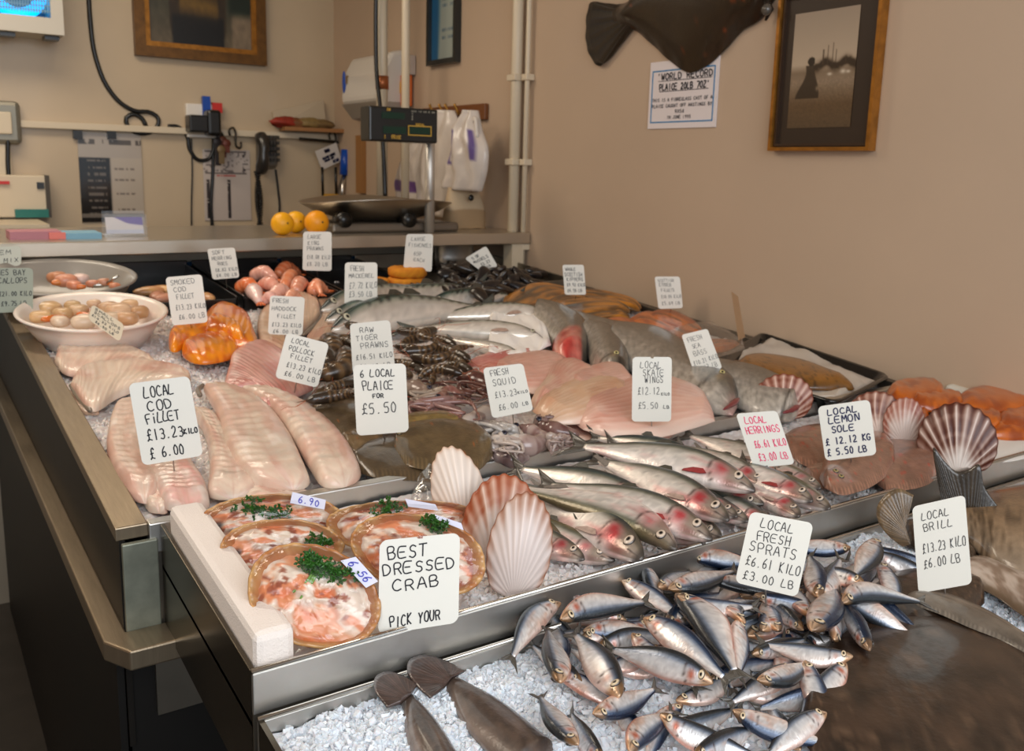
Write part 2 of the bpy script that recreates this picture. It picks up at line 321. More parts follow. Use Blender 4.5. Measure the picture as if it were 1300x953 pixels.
# ---- trunking along the back wall
def bw(px, py, off=0): return atY(px, py, YB-off)
a = bw(28,158); b = bw(420,174); za = (a[2]+b[2])/2
t = root('cable_trunking', (a[0], YB-.03, za), 'narrow cream cable trunking along the back wall', 'trunking')
G().box((a[0]-.02,YB-.04,za-.016),(XW,YB,za+.016)).out('trunking', beige_pl, t, bevel=.003)
G().box((a[0]-.12,YB-.05,za-.10-.4),(a[0]-.06,YB,za-.09)).out('vertical_trunking', beige_pl, t, bevel=.004)
t = root('switch_box', (a[0]-.09, YB-.03, za), 'square grey metal-clad switch at the left end of the trunking', 'switch')
G().box((a[0]-.17,YB-.07,za-.095),(a[0]-.01,YB,za+.10)).out('box', mat('grey_metal',(128,124,112),.4,.5), t, bevel=.02)
G().box((a[0]-.13,YB-.085,za-.05),(a[0]-.05,YB-.06,za+.05)).out('rocker', beige_pl, t, bevel=.005)
lead('power_cable', 'black cable bending down from the grey switch at far left', [(10,170),(10,205),(11,235),(6,262),(-6,272)], .010, off=.06)
# electric consumer box
a = bw(0,222); b = bw(55,222); c = bw(55,274)
t = root('meter_box', (b[0]-.15, YB-.1, c[2]), 'cream meter cupboard low on the back wall at far left', 'cupboard')
G().box((a[0]-.3,YB-.13,c[2]),(b[0]-.005,YB,b[2])).out('body', beige_pl, t, bevel=.006)
G().box((b[0]-.012,YB-.135,c[2]),(b[0]+.008,YB-.0,b[2])).out('edge_strip', mat('dark_grey',(70,62,52),.5), t)
p = bw(48,233); G().box((p[0]-.02,YB-.14,p[2]-.02),(p[0]+.01,YB-.12,p[2]+.01)).out('keyhole', blackpl, t)
p = bw(36,269); G().box((p[0]-.07,YB-.145,p[2]-.018),(p[0]+.07,YB-.13,p[2]+.02)).out('label_plate', mat('teal',(30,110,100),.4), t)
p = bw(2,231); G().box((p[0]-.05,YB-.145,p[2]-.006),(p[0]+.02,YB-.13,p[2]+.008)).out('red_strip', mat('red_plastic',(190,40,35),.4), t)
# ---- insect killer, top left, with a glowing ring tube behind a mesh grille
a = bw(81,30,.25); c = bw(81,45,.25); l0 = bw(-90,40,.25)[0]
t = root('insect_killer', ((a[0]+l0)/2, YB-.12, c[2]), 'white wall fly killer with glowing cyan ring tube at top left', 'fly killer')
x1 = a[0]; zt = c[2]+.62
hg = G(); bars(hg, l0, x1, c[2], zt, .05, fB, 0, .25); hg.box((l0+.05,YB-.25,c[2]+.05),(x1-.05,YB-.02,c[2]+.07)).out('housing', mat('housing_white',(190,184,172),.4), t)
cx0 = bw(22,-12,.18); an = np.linspace(0,2*math.pi,49); R0 = bw(52,-12,.18)[0]-cx0[0]
G().tube(np.stack([cx0[0]+R0*np.cos(an),np.full(49,YB-.16),cx0[2]+R0*np.sin(an)],1), .026, 10, cap=False).out('ring_tube', mat('cyan_tube',(20,170,235),.3,emit=(0,165,255),es=1.5), t, True)
g = G()
for i in range(40):
    x = l0+.05+i*(x1-l0-.1)/39; g.box((x-.0022,YB-.235,c[2]+.09),(x+.0022,YB-.230,zt-.05))
for i in range(26):
    z = c[2]+.1+i*.021; g.box((l0+.045,YB-.232,z-.002),(x1-.05,YB-.227,z+.002))
g.out('grille', mat('grille',(110,140,150),.4,.6), t)
G().box((l0+.04,YB-.05,c[2]+.09),(x1-.04,YB-.04,zt-.04)).out('back_plate', mat('pale_blue_plate',(70,110,125),.4), t)
for px in (10,66): p = bw(px,46,.2); G().box((p[0]-.03,YB-.2,c[2]-.018),(p[0]+.03,YB-.12,c[2]+.001)).out('foot', blackpl, t)
# ---- framed pictures
gold = mat('gilt_frame', (158,104,38), .35, .55, mottle=.3, mscale=40); brownf = mat('brown_frame', (52,32,16), .4, coat=.3); goldbr = mat('bronze_frame', (104,70,30), .4, .4, mottle=.3, mscale=30)
a = bw(172,72,.03); b = bw(338,82,.03); z0 = (a[2]+b[2])/2; x0, x1 = a[0], b[0]; z1 = z0+1.15
t = root('framed_portrait', ((x0+x1)/2, YB-.02, z0), 'gilt-framed portrait of a person with folded arms on the back wall', 'picture')
bars(G(), x0, x1, z0, z1, .05, fB, 0, .045).out('outer_frame', goldbr, t); bars(G(), x0+.045, x1-.045, z0+.045, z1-.045, .03, fB, 0, .032).out('gilt_slip', gold, t)
def portrait(U, V):
    c = ramp(V, (0,(70,66,58)),(.5,(40,44,38)),(.78,(60,58,44)),(1,(92,80,62)))
    c = mx(c, C3(120,104,84), sm(U,.78,.82)*sm(V,.72,.85)); c = mx(c, C3(24,34,24), sm(U,.74,.8)*(1-sm(V,.80,.86))*sm(V,.55,.7))
    body = sm(.27-np.abs(U-.47)-.03*sm(V,.9,1),-.01,.01)*sm(V,.25,.3); c = mx(c, C3(48,36,22), body)
    c = mx(c, C3(14,13,12), sm(.25-np.abs(U-.47),-.01,.01)*sm(V,.84,.87))
    arm = np.exp(-((V-.80-.06*(U-.45))/.045)**2)*sm(.2-np.abs(U-.48),0,.03); c = mx(c, C3(112,84,34), arm*.9)
    head = sm(.02-((U-.47)**2*1.0+(V-.15)**2*1.6),-.002,.002); c = mx(c, C3(150,112,86), head); c = mx(c, C3(20,18,16), sm(.05-np.abs(U-.47),0,.01)*sm(V,.28,.3)*(1-sm(V,.74,.78)))
    return c*(.85+.3*fbm(U*30,V*30,2))[...,None]
picture('canvas', fB(x0+.07,z1-.07,.02), fB(x1-.07,z1-.07,.02), fB(x1-.07,z0+.07,.02), fB(x0+.07,z0+.07,.02), portrait, mat('oil_paint', vc=True, rough=.4), t, 70, 100)
# sepia photograph
a = atX(977,190,XW-.02); b = atX(1105,193,XW-.02); z0 = (a[2]+b[2])/2; pi0 = atX(1000,162,XW-.01); pi1 = atX(1080,162,XW-.01); pt0 = atX(1005,18,XW-.01)[2]; pt1 = atX(1090,8,XW-.01)[2]
zb = (pi0[2]+pi1[2])/2; zt = (pt0+pt1)/2; z1 = zt+(zb-z0); u0, u1 = a[1], b[1]
t = root('framed_photograph', (XW-.01, (u0+u1)/2, z0), 'gilt-framed sepia beach photograph with dark mount on the right wall', 'picture')
bars(G(), u0, u1, z0, z1, .010, fR, 0, .03).out('frame', gold, t); bars(G(), u0-.013, u1+.013, z0+.013, z1-.013, .007, fR, 0, .022).out('inner_slip', brownf, t)
G().box((XW-.012, u1+.012, z0+.012), (XW-.004, u0-.012, z1-.012)).out('mount', mat('mount_board',(46,32,20),.45,coat=.15), t)
def beach(U, V):
    c = ramp(V, (0,(150,132,112)),(.45,(176,156,132)),(.52,(122,102,80)),(.60,(134,114,92)),(.8,(92,70,46)),(1,(84,66,46)))
    c = c*(1+.28*sm(V,.55,.6)*(fbm(U*60,V*90,1)-.5)[...]*1.0)[...,None]
    hull = sm(U,.35,.4)*np.exp(-((V-.46-.02*np.sin(U*20))/.035)**2); c = mx(c, C3(52,38,24), np.clip(hull*1.4*(.5+vn(U*25,V*40,3)),0,1))
    for mxx, top in ((.5,.33),(.57,.30),(.64,.28),(.70,.34),(.85,.40)): c = mx(c, C3(70,54,38), (np.abs(U-mxx)<.007)*(V>top)*(V<.46)*.8)
    c = mx(c, C3(205,190,168), np.exp(-((U-.62)/.035)**2-((V-.545)/.012)**2)+np.exp(-((U-.82)/.04)**2-((V-.53)/.018)**2)+np.exp(-((U-.9)/.03)**2-((V-.535)/.012)**2))
    w = .075+.12*sm(V,.5,.74); body = sm(w-np.abs(U-.30-.02*np.sin(V*14)),0,.015)*(V>.46)*(V<.745); c = mx(c, C3(44,32,20), body*.85)
    c = mx(c, C3(36,26,16), sm(1-((U-.32)/.06)**2-((V-.425)/.04)**2,0,.15)*.95); c = mx(c, C3(150,130,104), np.exp(-((U-.44)/.02)**2-((V-.66)/.02)**2)*.8)
    return c
picture('photograph', fR(pi0[1],zt,.0135), fR(pi1[1],zt,.0135), fR(pi1[1],zb,.0135), fR(pi0[1],zb,.0135), beach, mat('print', vc=True, rough=.35, coat=.2), t, 80, 120)
# certificate near the corner
a = atX(543,83,XW-.02); b = atX(580,80,XW-.02); z0 = (a[2]+b[2])/2; u0,u1 = a[1],b[1]; z1 = z0+.62
t = root('framed_certificate', (XW-.01,(u0+u1)/2,z0), 'black-framed blue and white certificate on the right wall', 'picture')
bars(G(), u0, u1, z0, z1, .022, fR, 0, .03).out('frame', mat('black_frame',(26,28,26),.3,coat=.3), t)
def cert(U, V):
    c = mx(C3(150,158,150), C3(20,80,120), 1-sm(U,.2,.32+.1*np.sin(V*3))); 
    for v0 in (.1,.16,.22,.34,.52,.56,.6,.78,.84): c = mx(c, C3(60,90,110), (np.abs(V-v0)<.012)*(U>.42)*(U<.9)*(vn(U*40,V*3,1)>.35)*.7)
    return c
picture('certificate', fR(u0-.02,z1-.02,.012), fR(u1+.02,z1-.02,.012), fR(u1+.02,z0+.02,.012), fR(u0-.02,z0+.02,.012), cert, MATS['print'], t, 40, 90)
# record plaice notice
q = [atX(827,78,XW-.004), atX(912,76,XW-.004), atX(909,163.5,XW-.004), atX(822,161.5,XW-.004)]
yl = (q[0][1]+q[3][1])/2; yr = (q[1][1]+q[2][1])/2; zt = (q[0][2]+q[1][2])/2+.005; zb = (q[2][2]+q[3][2])/2
t = root('paper_notice', (XW-.004,(yl+yr)/2,zb), 'white paper notice with blue border below the plaice cast', 'notice')
G().box((XW-.005, yr, zb), (XW, yl, zt)).out('paper', mat('paper',(218,208,206),.6), t)
Q = [fR(yl,zt,.006), fR(yr,zt,.006), fR(yr,zb,.006), fR(yl,zb,.006)]; fn = bil(Q); H = zt-zb
bars(G(), yl-.012, yr+.012, zb+.018, zt-.028, .004, fR, .005, .006).out('blue_border', mat('blue_print',(40,120,170),.6), t)
writing('heading', fn, (-1,0,0), [("'WORLD RECORD",.12,.94,.23,.09),("PLAICE 20lb 7oz'",.16,.90,.385,.09)], .0019, ink, t, wob=.0)
g = G()
for a_, b_, tt in ((.14,.92,.29),(.16,.88,.445)): g.hexa([fn(a_,tt)+np.array([-.0005*k,0,0]) for k in (0,)]*1 + [fn(b_,tt), fn(b_,tt+.008), fn(a_,tt+.008)] + [np.array(fn(s_,t_))+np.array([-.0006,0,0]) for s_, t_ in ((a_,tt),(b_,tt),(b_,tt+.008),(a_,tt+.008))])
g.out('underline', ink, t)
writing('print', fn, (-1,0,0), [('THIS IS A FIBREGLASS CAST OF A',.06,.95,.575,.045),('PLAICE CAUGHT OFF HASTINGS BY',.06,.95,.665,.045),('RX58',.42,.56,.75,.045),('IN JUNE 1995',.30,.66,.835,.045)], .0009, ink, t, wob=0)
# the plaice cast
def plaice_wall():
    t = root('plaice_cast', tuple(atX(870,60,XW-.02)), 'large dark brown flatfish cast mounted on the right wall', 'fish cast')
    up = [(780,6),(800,0),(815,-30),(845,-75),(890,-105),(930,-100),(962,-60),(980,-25),(984,-4)]; dn = [(785,36),(803,37),(818,48),(838,66),(856,82),(876,92),(896,84),(920,62),(940,40),(962,26),(984,-4)]
    wx = lambda P, d: np.array([atX(p[0],p[1],XW-d) for p in P])
    A = resample(wx(up,.012), 60); B = resample(wx(dn,.012), 60); nv = 30; v = (1-np.cos(np.linspace(0,math.pi,nv)))/2
    P = A[:,None]*(1-v[None,:,None])+B[:,None]*v[None,:,None]; U = np.linspace(0,1,60)[:,None]; e = np.clip(U/.1,.15,1)**.5*np.clip((1-U)/.08,0,1)**.5
    fr = (np.abs(2*v-1)[None]>.80)
    T = .045*np.clip(1-np.abs(2*v-1)[None]**1.6,0,1)*e + fr*.002*np.sin(U*320)
    fringe = np.clip((np.abs(2*v-1)[None]-.8)/.2,0,1)
    top = P.copy(); top[...,0] -= T; bk = P.copy(); bk[...,0] += .008
    ring = np.concatenate([top, bk[:,::-1][:,1:-1]],1); nr = ring.shape[1]; UU = np.repeat(U, nr, 1).ravel(); VV = np.tile(np.concatenate([v, v[::-1][1:-1]]), 60)
    c = mx(C3(34,23,13), C3(50,36,20), fbm(UU*12,VV*8,1)); c = mx(c, C3(140,60,24), sm(vn(UU*34,VV*24,4),.90,.95)*.6); c = mx(c, C3(34,24,14), np.exp(-((VV-.5-.02*np.sin(UU*9))/.02)**2)*.6)
    obj('body', ring.reshape(-1,3), grid_faces(60,nr)+[tuple(range(nr))], mat('varnished_cast', vc=True, rough=.35, coat=.3, bump=.4, bscale=50), t, c)
    # tail fan with ray ridges
    cen = np.array([atX(805,17,XW-.012)]); rim = resample(wx([(806,10),(770,4),(750,5),(745,35),(746,58),(762,84),(785,60),(806,32)],.012), 50); rr = np.linspace(0,1,10)
    root_l = resample(wx([(806,10),(806,32)],.012), 50)
    P = root_l[:,None]*(1-rr[None,:,None])+rim[:,None]*rr[None,:,None]; T = .012*(1-rr*.7)[None]*(1+.5*np.sin(np.linspace(0,46*math.pi,50))[:,None]*0) ; T = T + .003*(np.arange(50)%4<2)[:,None]
    top = P.copy(); top[...,0] -= T; bk = P.copy(); bk[...,0] += .006; ring = np.concatenate([top, bk[:,::-1][:,1:]],1); nr = ring.shape[1]
    cc = np.repeat((30+9*(np.arange(50)%4<2))[:,None]*np.array([1,.72,.42]),nr,0)
    obj('tail_fin', ring.reshape(-1,3), grid_faces(50,nr)+[tuple(range(nr)),tuple(49*nr+j for j in range(nr))[::-1]], MATS['varnished_cast'], t, cc)
    g = G(); p = atX(973,12,XW-.05); g.ball(p,(.014,.016,.016),nu=8,nv=10); g.out('eye', mat('dull_eye',(80,74,66),.2,coat=.5), t, True)
    G().tube([atX(972,0,XW-.03), atX(978,12,XW-.03), atX(972,26,XW-.03)], [.010,.010,.003], 8).out('gill_flap', mat('dark_brown',(34,26,18),.4), t, True)
plaice_wall()
# ---- paper towel dispenser on the right wall near the corner
ya = atX(434,100,XW-.14)[1]; yb = atX(500,100,XW-.1)[1]; zt = atX(470,65,XW-.1)[2]; zm = atX(470,128,XW-.1)[2]; zb = atX(470,150,XW-.1)[2]
t = root('towel_dispenser', (XW-.1,(ya+yb)/2,zb), 'white paper towel dispenser with blue drop mark in the corner', 'dispenser')
g = G(); prof = [(0,zt),(.10,zt-.02),(.155,zt-.12),(.16,zm),(.10,zb+.02),(0,zb)]; V = [(XW-d,y,z) for y in (ya-.03,yb+.03) for d, z in prof]; k = len(prof)
g.add(V, [(i,(i+1)%k,k+(i+1)%k,k+i) for i in range(k)]+[tuple(range(k))[::-1],tuple(range(k,2*k))]); g.out('cover', mat('gloss_white',(205,198,188),.15,coat=.6), t, bevel=.02)
g = G(); V = [(XW-d,y,z) for y in (ya-.032,yb+.028) for d, z in [(0,zm-.01),(.163,zm-.01),(.10,zb-.0),(0,zb-.02)]]; g.add(V, [(i,(i+1)%4,4+(i+1)%4,4+i) for i in range(4)]+[(3,2,1,0),(4,5,6,7)]); g.out('grey_base', mat('grey_plastic',(150,140,128),.3), t, bevel=.008)
# the dispenser's end face looks at the room: blue drop and square label on it
yf = ya-.03 if ya < yb else yb-.0
p = atX(432,108,XW-.1)
G().ball((XW-.159, ya-.07, p[2]), (.006,.020,.055)).out('blue_drop', mat('blue_plastic',(20,70,160),.3), t, True)
G().box((XW-.160, ya-.11, zt-.15),(XW-.150, ya-.05, zt-.11)).out('label_square', mat('brown_label',(120,96,60),.4), t)
# leaflet holder with orange packets right of the dispenser
ya2 = atX(505,100,XW)[1]; yb2 = atX(526,100,XW)[1]; z1 = atX(515,73,XW)[2]; z0 = atX(515,136,XW)[2]; zo = atX(515,97,XW)[2]
t = root('glove_packet', (XW-.03,(ya2+yb2)/2,z0), 'orange and white packet on the wall beside the towel dispenser', 'packet')
G().box((XW-.05,yb2,z0),(XW-.01,ya2,zo)).out('orange_box', mat('orange_card',(205,98,34),.5), t, bevel=.004)
G().box((XW-.055,yb2+.04,z0+.06),(XW-.05,ya2-.05,zo-.03)).out('yellow_panel', mat('yellow_card',(215,170,80),.5), t)
G().box((XW-.03,yb2-.02,zo),(XW-.005,ya2,z1)).out('clear_sleeve', mat('pale_sleeve',(176,160,148),.3), t)
# ---- hook rail with bags and coats
u0 = atX(540,137,XW)[1]; u1 = atX(621,132,XW)[1]; zt = atX(600,133,XW)[2]; zb = atX(600,153,XW)[2]
t = root('hook_rail', (XW-.02,(u0+u1)/2,zb), 'brown wooden hook rail on the right wall', 'hook rail')
G().box((XW-.022,u1,zb),(XW,u0,zt)).out('board', mat('brown_wood',(110,64,30),.45,bump=.2,bscale=30), t, bevel=.004)
for px in (560,572,580,592):
    p = atX(px,142,XW-.03); G().tube([(XW-.02,p[1],p[2]),(XW-.07,p[1],p[2]-.01),(XW-.09,p[1],p[2]+.03)], .006, 8).out('hook', mat('brass',(150,110,50),.35,.8), t, True)
def bagmesh(name, label, pts_l, pts_r, d, thick, colf, cat='bag', handles=()):
    A = resample([atX(p[0],p[1],XW-d) for p in pts_l], 30); B = resample([atX(p[0],p[1],XW-d) for p in pts_r], 30); nv = 22
    v = np.linspace(0,1,nv); P = A[:,None]*(1-v[None,:,None])+B[:,None]*v[None,:,None]; U = np.linspace(0,1,30)[:,None]
    fold = .3*np.sin(v*16+2*np.sin(U*5))+.35*vn(np.repeat(U*9,nv,1), np.tile(v*6,(30,1)), 2)
    T = thick*np.clip(1-np.abs(2*v-1)[None]**3,0.02,1)*(.5+fold*.6+.5*sm(U,0,.5))
    top = P.copy(); top[...,0] -= T; bk = P.copy(); bk[...,0] += .01; ring = np.concatenate([top,bk[:,::-1][:,1:-1]],1); nr = ring.shape[1]
    UU = np.repeat(U,nr,1).ravel(); VV = np.tile(np.concatenate([v,v[::-1][1:-1]]),30)
    o = root(name, tuple(P[0].mean(0)), label, cat); obj('body', ring.reshape(-1,3), grid_faces(30,nr)+[tuple(range(nr)),tuple(29*nr+j for j in range(nr))[::-1]], mat('thin_plastic', vc=True, rough=.3, coat=.2, sss=.0), o, colf(UU,VV))
    for hp in handles: G().tube(resample([atX(p[0],p[1],XW-d-.02) for p in hp],16), .009, 8).out('handle', mat('bag_handle',(205,196,186),.4), o, True)
    return o
wht = lambda U,V: mx(C3(208,198,188), C3(184,172,162), fbm(U*6,V*5,2))
def wp(U,V):
    c = wht(U,V); c = mx(c, C3(70,50,120), sm(.10-np.abs(V-.30),0,.01)*sm(.22-np.abs(U-.5),0,.01)*.9); c = mx(c, C3(200,192,184), sm(.065-np.abs(V-.30),0,.01)*sm(.17-np.abs(U-.5),0,.01)); return mx(c, C3(70,50,120), sm(.05-np.abs(V-.82),0,.01)*sm(.2-np.abs(U-.45),0,.01)*.8)
def wq(U,V): c = wht(U,V); return mx(c, C3(84,48,112), sm(.36-np.abs(V-.5),0,.02)*sm(.10-np.abs(U-.72),0,.02)*.9)
bagmesh('carrier_bag', 'white carrier bag with purple panel hanging behind the scale post', [(520,180),(512,200),(505,230),(507,258)], [(545,178),(548,200),(545,235),(548,262)], .06, .05, wq)
bagmesh('white_coat', 'long white coat hanging from the hook rail behind the scale', [(556,140),(545,165),(538,190),(535,230),(540,262)], [(577,140),(584,160),(585,190),(578,230),(565,276)], .07, .06, wht, 'coat')
bagmesh('carrier_bag', 'white carrier bag with purple print hanging at rail right end', [(592,140),(580,160),(577,185),(572,215),(568,238)], [(606,140),(612,165),(620,190),(619,215),(612,243)], .14, .06, wp, handles=[[(596,170),(603,150),(606,175)]])
# beige canvas bag / stone jar on the shelf end is built with the shelf
# ---- black chart poster on the back wall, notice, clips
def flat(name, label, q, m_or_colf, cat, off=.006, nu=40, nv=60):
    P = [bw(p[0],p[1],off) for p in q]; x0 = (P[0][0]+P[3][0])/2; x1 = (P[1][0]+P[2][0])/2; zt = (P[0][2]+P[1][2])/2; zb = (P[2][2]+P[3][2])/2
    t = root(name, ((x0+x1)/2, YB-off, zb), label, cat); G().box((x0,YB-off,zb),(x1,YB-.001,zt)).out('sheet', mat('paper2',(190,178,160),.5), t)
    picture('print', (x0,YB-off-.001,zt),(x1,YB-off-.001,zt),(x1,YB-off-.001,zb),(x0,YB-off-.001,zb), m_or_colf, mat('laminate', vc=True, rough=.12, coat=.5), t, nu, nv); return t, (x0,x1,zb,zt)
def chart(U,V):
    c = mx(C3(30,28,28), C3(176,164,150), sm(U,.485,.495)); c = mx(c, C3(168,158,148), (V<.27)*1.0)
    for i in range(9):
        v0 = .31+i*.075; c = mx(c, C3(120,112,104), (np.abs(V-v0)<.014)*(U>.12)*(U<.42)*(vn(U*50,V*2+i,1)>.3)*.8)
    for v0 in (.40,.52,.68,.86): c = mx(c, C3(90,80,74), (np.abs(V-v0)<.012)*(U>.55)*(U<.92)*(vn(U*50,V*2,2)>.35)*.7)
    c = mx(c, C3(60,54,50), (np.abs(V-.10)<.03)*(vn(U*26,V*8,3)>.45)*.8); return mx(c, C3(120,112,104), (np.abs(V-.93)<.02)*.9)
t, e = flat('wall_chart', 'glossy black and white weights chart clipped to the back wall', [(99,168),(181,170),(181,282),(103,281)], chart, 'chart', .008, 60, 90)
for px in (98,141): p = bw(px,171,.01); G().box((p[0]-.02,YB-.03,p[2]-.02),(p[0]+.02,YB-.008,p[2]+.02)).out('bulldog_clip', blackpl, t)
def sheet(U,V):
    c = np.tile(C3(186,174,166),(len(U),1)); c = mx(c, C3(70,64,64), ((np.abs(V-.33)<.008)+(np.abs(V-.03)<.008))*(U>.05)*(U<.93)*.8)
    c = mx(c, C3(80,74,76), (V<.32)*(V>.04)*(vn(U*22,V*40,1)>.72)*.7); c = mx(c, C3(170,60,56), (np.abs(V-.365)<.012)*(U>.28)*(U<.68)*(vn(U*60,V,1)>.3)*.8)
    c = mx(c, C3(40,36,40), ((np.abs(U-.09)<.03)+(np.abs(U-.53)<.03))*(V>.42)*(V<.97)*(vn(U*9,V*60,2)>.15)*.9); return mx(c, C3(50,40,44), (np.abs(U-.88)<.035)*(V<.3)*(vn(U*4,V*40,4)>.5))
t, e = flat('pinned_notice', 'white printed notice sheet pinned below the back wall sockets', [(257,190),(316,190),(320,279),(260,280)], sheet, 'notice', .006, 60, 90)
# sockets and adaptors on the trunking
p = bw(250,172,.03); q = bw(275,172,.03)
t = root('wall_socket', ((p[0]+q[0])/2,YB-.03,p[2]), 'double wall socket on the trunking loaded with black adaptors', 'socket')
zs = p[2]
G().box((p[0]-.05,YB-.035,zs-.01),(q[0]+.02,YB,zs+.16)).out('faceplate', white_pl, t, bevel=.005)
G().box((p[0]-.06,YB-.13,zs+.015),(p[0]+.035,YB-.035,zs+.10)).out('adaptor', blackpl, t, bevel=.008)
G().box((q[0]-.07,YB-.13,zs+.0),(q[0]+.0,YB-.035,zs+.13)).out('adaptor', blackpl, t, bevel=.015)
G().box((p[0]+.03,YB-.05,zs+.10),(p[0]+.07,YB-.03,zs+.20)).out('blue_tag', MATS['blue_plastic'], t)
G().box((p[0]+.08,YB-.05,zs+.12),(p[0]+.13,YB-.03,zs+.17)).out('red_tag', MATS['red_plastic'], t)
# hooks and keys on the trunking
def shook(px, py, lab, s=1.0, X=None):
    P = [bw(px+dx*s,py+dy*s,.06) for dx, dy in ((-4,4),(-5,-3),(0,-6),(3,0),(3,10),(5,19),(9,20),(10,12))]
    o = G().tube(resample(P,24), .006, 8).out('wire_hook', mat('dark_wire',(60,54,46),.35,.8), None, True); tag(o, lab, 'hook')
shook(296,168,'S-shaped wire hook on the trunking right of the keys'); shook(423,173,'wire hook carrying the white tag on the trunking'); shook(452,175,'wire hook above the blue-handled tool')
t = root('key_bunch', tuple(bw(285,175,.06)), 'bunch of dark and brown keys hanging from the trunking', 'keys')
for i, (px, py, ln, c) in enumerate(((279,172,26,(40,32,26)),(283,178,22,(96,52,34)),(288,182,12,(100,50,36)),(276,180,30,(36,30,30)),(281,190,18,(110,90,60)))):
    a = bw(px,py,.06+.01*i); b = bw(px+2-i%3,py+ln,.06+.01*i); G().box((a[0]-.014,a[1]-.004,b[2]),(a[0]+.014,a[1]+.004,a[2])).ball((a[0],a[1],a[2]),(.022,.006,.022)).out('key', mat('key%d'%i,c,.4,.3), t, bevel=.002)
# telephone with coiled cord
p0 = bw(324,171,.1); p1 = bw(357,174,.1); pb = bw(340,217,.1)
t = root('wall_telephone', ((p0[0]+p1[0])/2,YB-.05,pb[2]), 'grey wall telephone with keypad and coiled cord', 'telephone')
phm = mat('phone_grey',(96,90,82),.35,.2,coat=.2)
xm = p0[0]+.10
g = G(); V = [(p0[0]+.03,YB,pb[2]),(p1[0],YB,pb[2]+.01),(p1[0],YB,p1[2]),(p0[0]+.03,YB,p0[2]),(p0[0]+.04,YB-.07,pb[2]+.01),(p1[0]-.01,YB-.07,pb[2]+.03),(p1[0]-.005,YB-.05,p1[2]-.01),(p0[0]+.04,YB-.05,p0[2]-.01)]; g.hexa(V); g.out('body', phm, t, bevel=.01)
hs = resample([(p0[0]+.03,YB-.09,p0[2]+.0),(p0[0]+.035,YB-.13,p0[2]-.06),(p0[0]+.03,YB-.135,(p0[2]+pb[2])/2),(p0[0]+.03,YB-.13,pb[2]+.05),(p0[0]+.03,YB-.09,pb[2]-.0)],20)
G().tube(hs, np.interp(np.linspace(0,1,20),[0,.15,.5,.85,1],[.03,.036,.024,.036,.03]), 12).out('handset', mat('phone_dark',(50,47,44),.3,.2,coat=.3), t, True)
G().box((p0[0]+.07,YB-.066,p1[2]-.10),(p1[0]-.015,YB-.05,p1[2]-.04)).out('display', mat('phone_lcd',(40,40,38),.2), t)
g = G()
for i in range(4):
    for j in range(5): x = p0[0]+.07+i*.019; z = pb[2]+.05+j*.03; g.box((x,YB-.078,z),(x+.013,YB-.060,z+.018))
g.out('keypad', mat('phone_keys',(60,56,52),.4), t)
for s_, (xa, xb) in enumerate(((325,328),(329,333))):
    A = bw(xa,217,.09); B = bw(xb,292,.12); n = 400; k = np.linspace(0,1,n); P = np.stack([A[0]+(B[0]-A[0])*k+.010*np.cos(k*150)+(.02-.04*s_)*np.sin(k*math.pi), A[1]+(B[1]-A[1])*k+.010*np.sin(k*150), A[2]+(B[2]-A[2])*k],1)
    G().tube(P, .0045, 5).out('coiled_cord', blackpl, t, True)
lead('power_cable', 'black wire pair hanging below the telephone', [(350,215),(353,240),(355,262),(352,290)], .006)
# shelf clutter above the trunking, white board and tags
t = root('clipboard', tuple(bw(380,160,.02)), 'pale board propped above the trunking near the corner', 'board')
g = G(); P = [bw(346,142,.02),bw(411,127,.03),bw(414,160,.05),bw(350,163,.05)]; Pb = [q+np.array([0,.012,0]) for q in P]; g.hexa([P[3],P[2],P[1],P[0],Pb[3],Pb[2],Pb[1],Pb[0]]); g.out('board', mat('pale_board',(176,160,136),.4), t)
a = bw(352,163,.0); b = bw(420,170,.0); zb = a[2]
G_ = G().box((a[0],YB-.13,zb-.012),(b[0]+.1,YB-.03,zb+.008)); o = G_.out('wooden_ledge', mat('ledge_wood',(150,104,62),.5), None); tag(o, 'small wooden ledge under the clutter near the corner', 'ledge')
for i,(px,c,r,lab) in enumerate(((362,(150,50,34),.045,'red wrapped packet lying on the small ledge'),(377,(124,80,46),.04,'brown packet in the middle of the small ledge'),(392,(140,116,70),.045,'straw-coloured bundle on the small ledge'),(405,(122,98,62),.04,'tan bundle at the right end of the small ledge'))):
    p = bw(px,160,.08); g = G(); g.ball((p[0],p[1],zb+.008+r*.55),(.09,.03,r*.6),nu=8,nv=12,colf=None)
    V = g.V[0]; V += (np.random.default_rng(i).random(V.shape)-.5)*.012; o = g.out('small_packet', mat('packet%d'%i,c,.5,mottle=.3,mscale=30), None, True); tag(o, lab, 'packet', None)
t = root('hanging_tag', tuple(bw(420,200,.08)), 'white card tag hanging tilted from the wire hook', 'tag')
P = [bw(400,192,.09),bw(427,181,.09),bw(434,204,.09),bw(409,216,.09)]; Pb = [q+np.array([0,.006,0]) for q in P]; G().hexa([P[3],P[2],P[1],P[0],Pb[3],Pb[2],Pb[1],Pb[0]]).out('card', mat('white_card',(196,188,180),.5), t)
writing('print', bil(P), (0,-1,0), [('BAG',.4,.62,.2,.14),('CLIPS HERE',.2,.8,.5,.08),('SOLD BY',.25,.7,.65,.06),('KG',.6,.9,.85,.12)], .004, blueink, t)
t = root('floor_squeegee', tuple(bw(436,215,.15)), 'tool with blue handle and steel shaft hanging by the corner', 'tool')
a = bw(439,190,.15); b = bw(437,222,.15); c = bw(432,262,.15)
G().tube([a,b],.026,12).out('handle', MATS['blue_plastic'], t, True); G().tube([b,c],.012,10).out('shaft', steel_br, t, True)
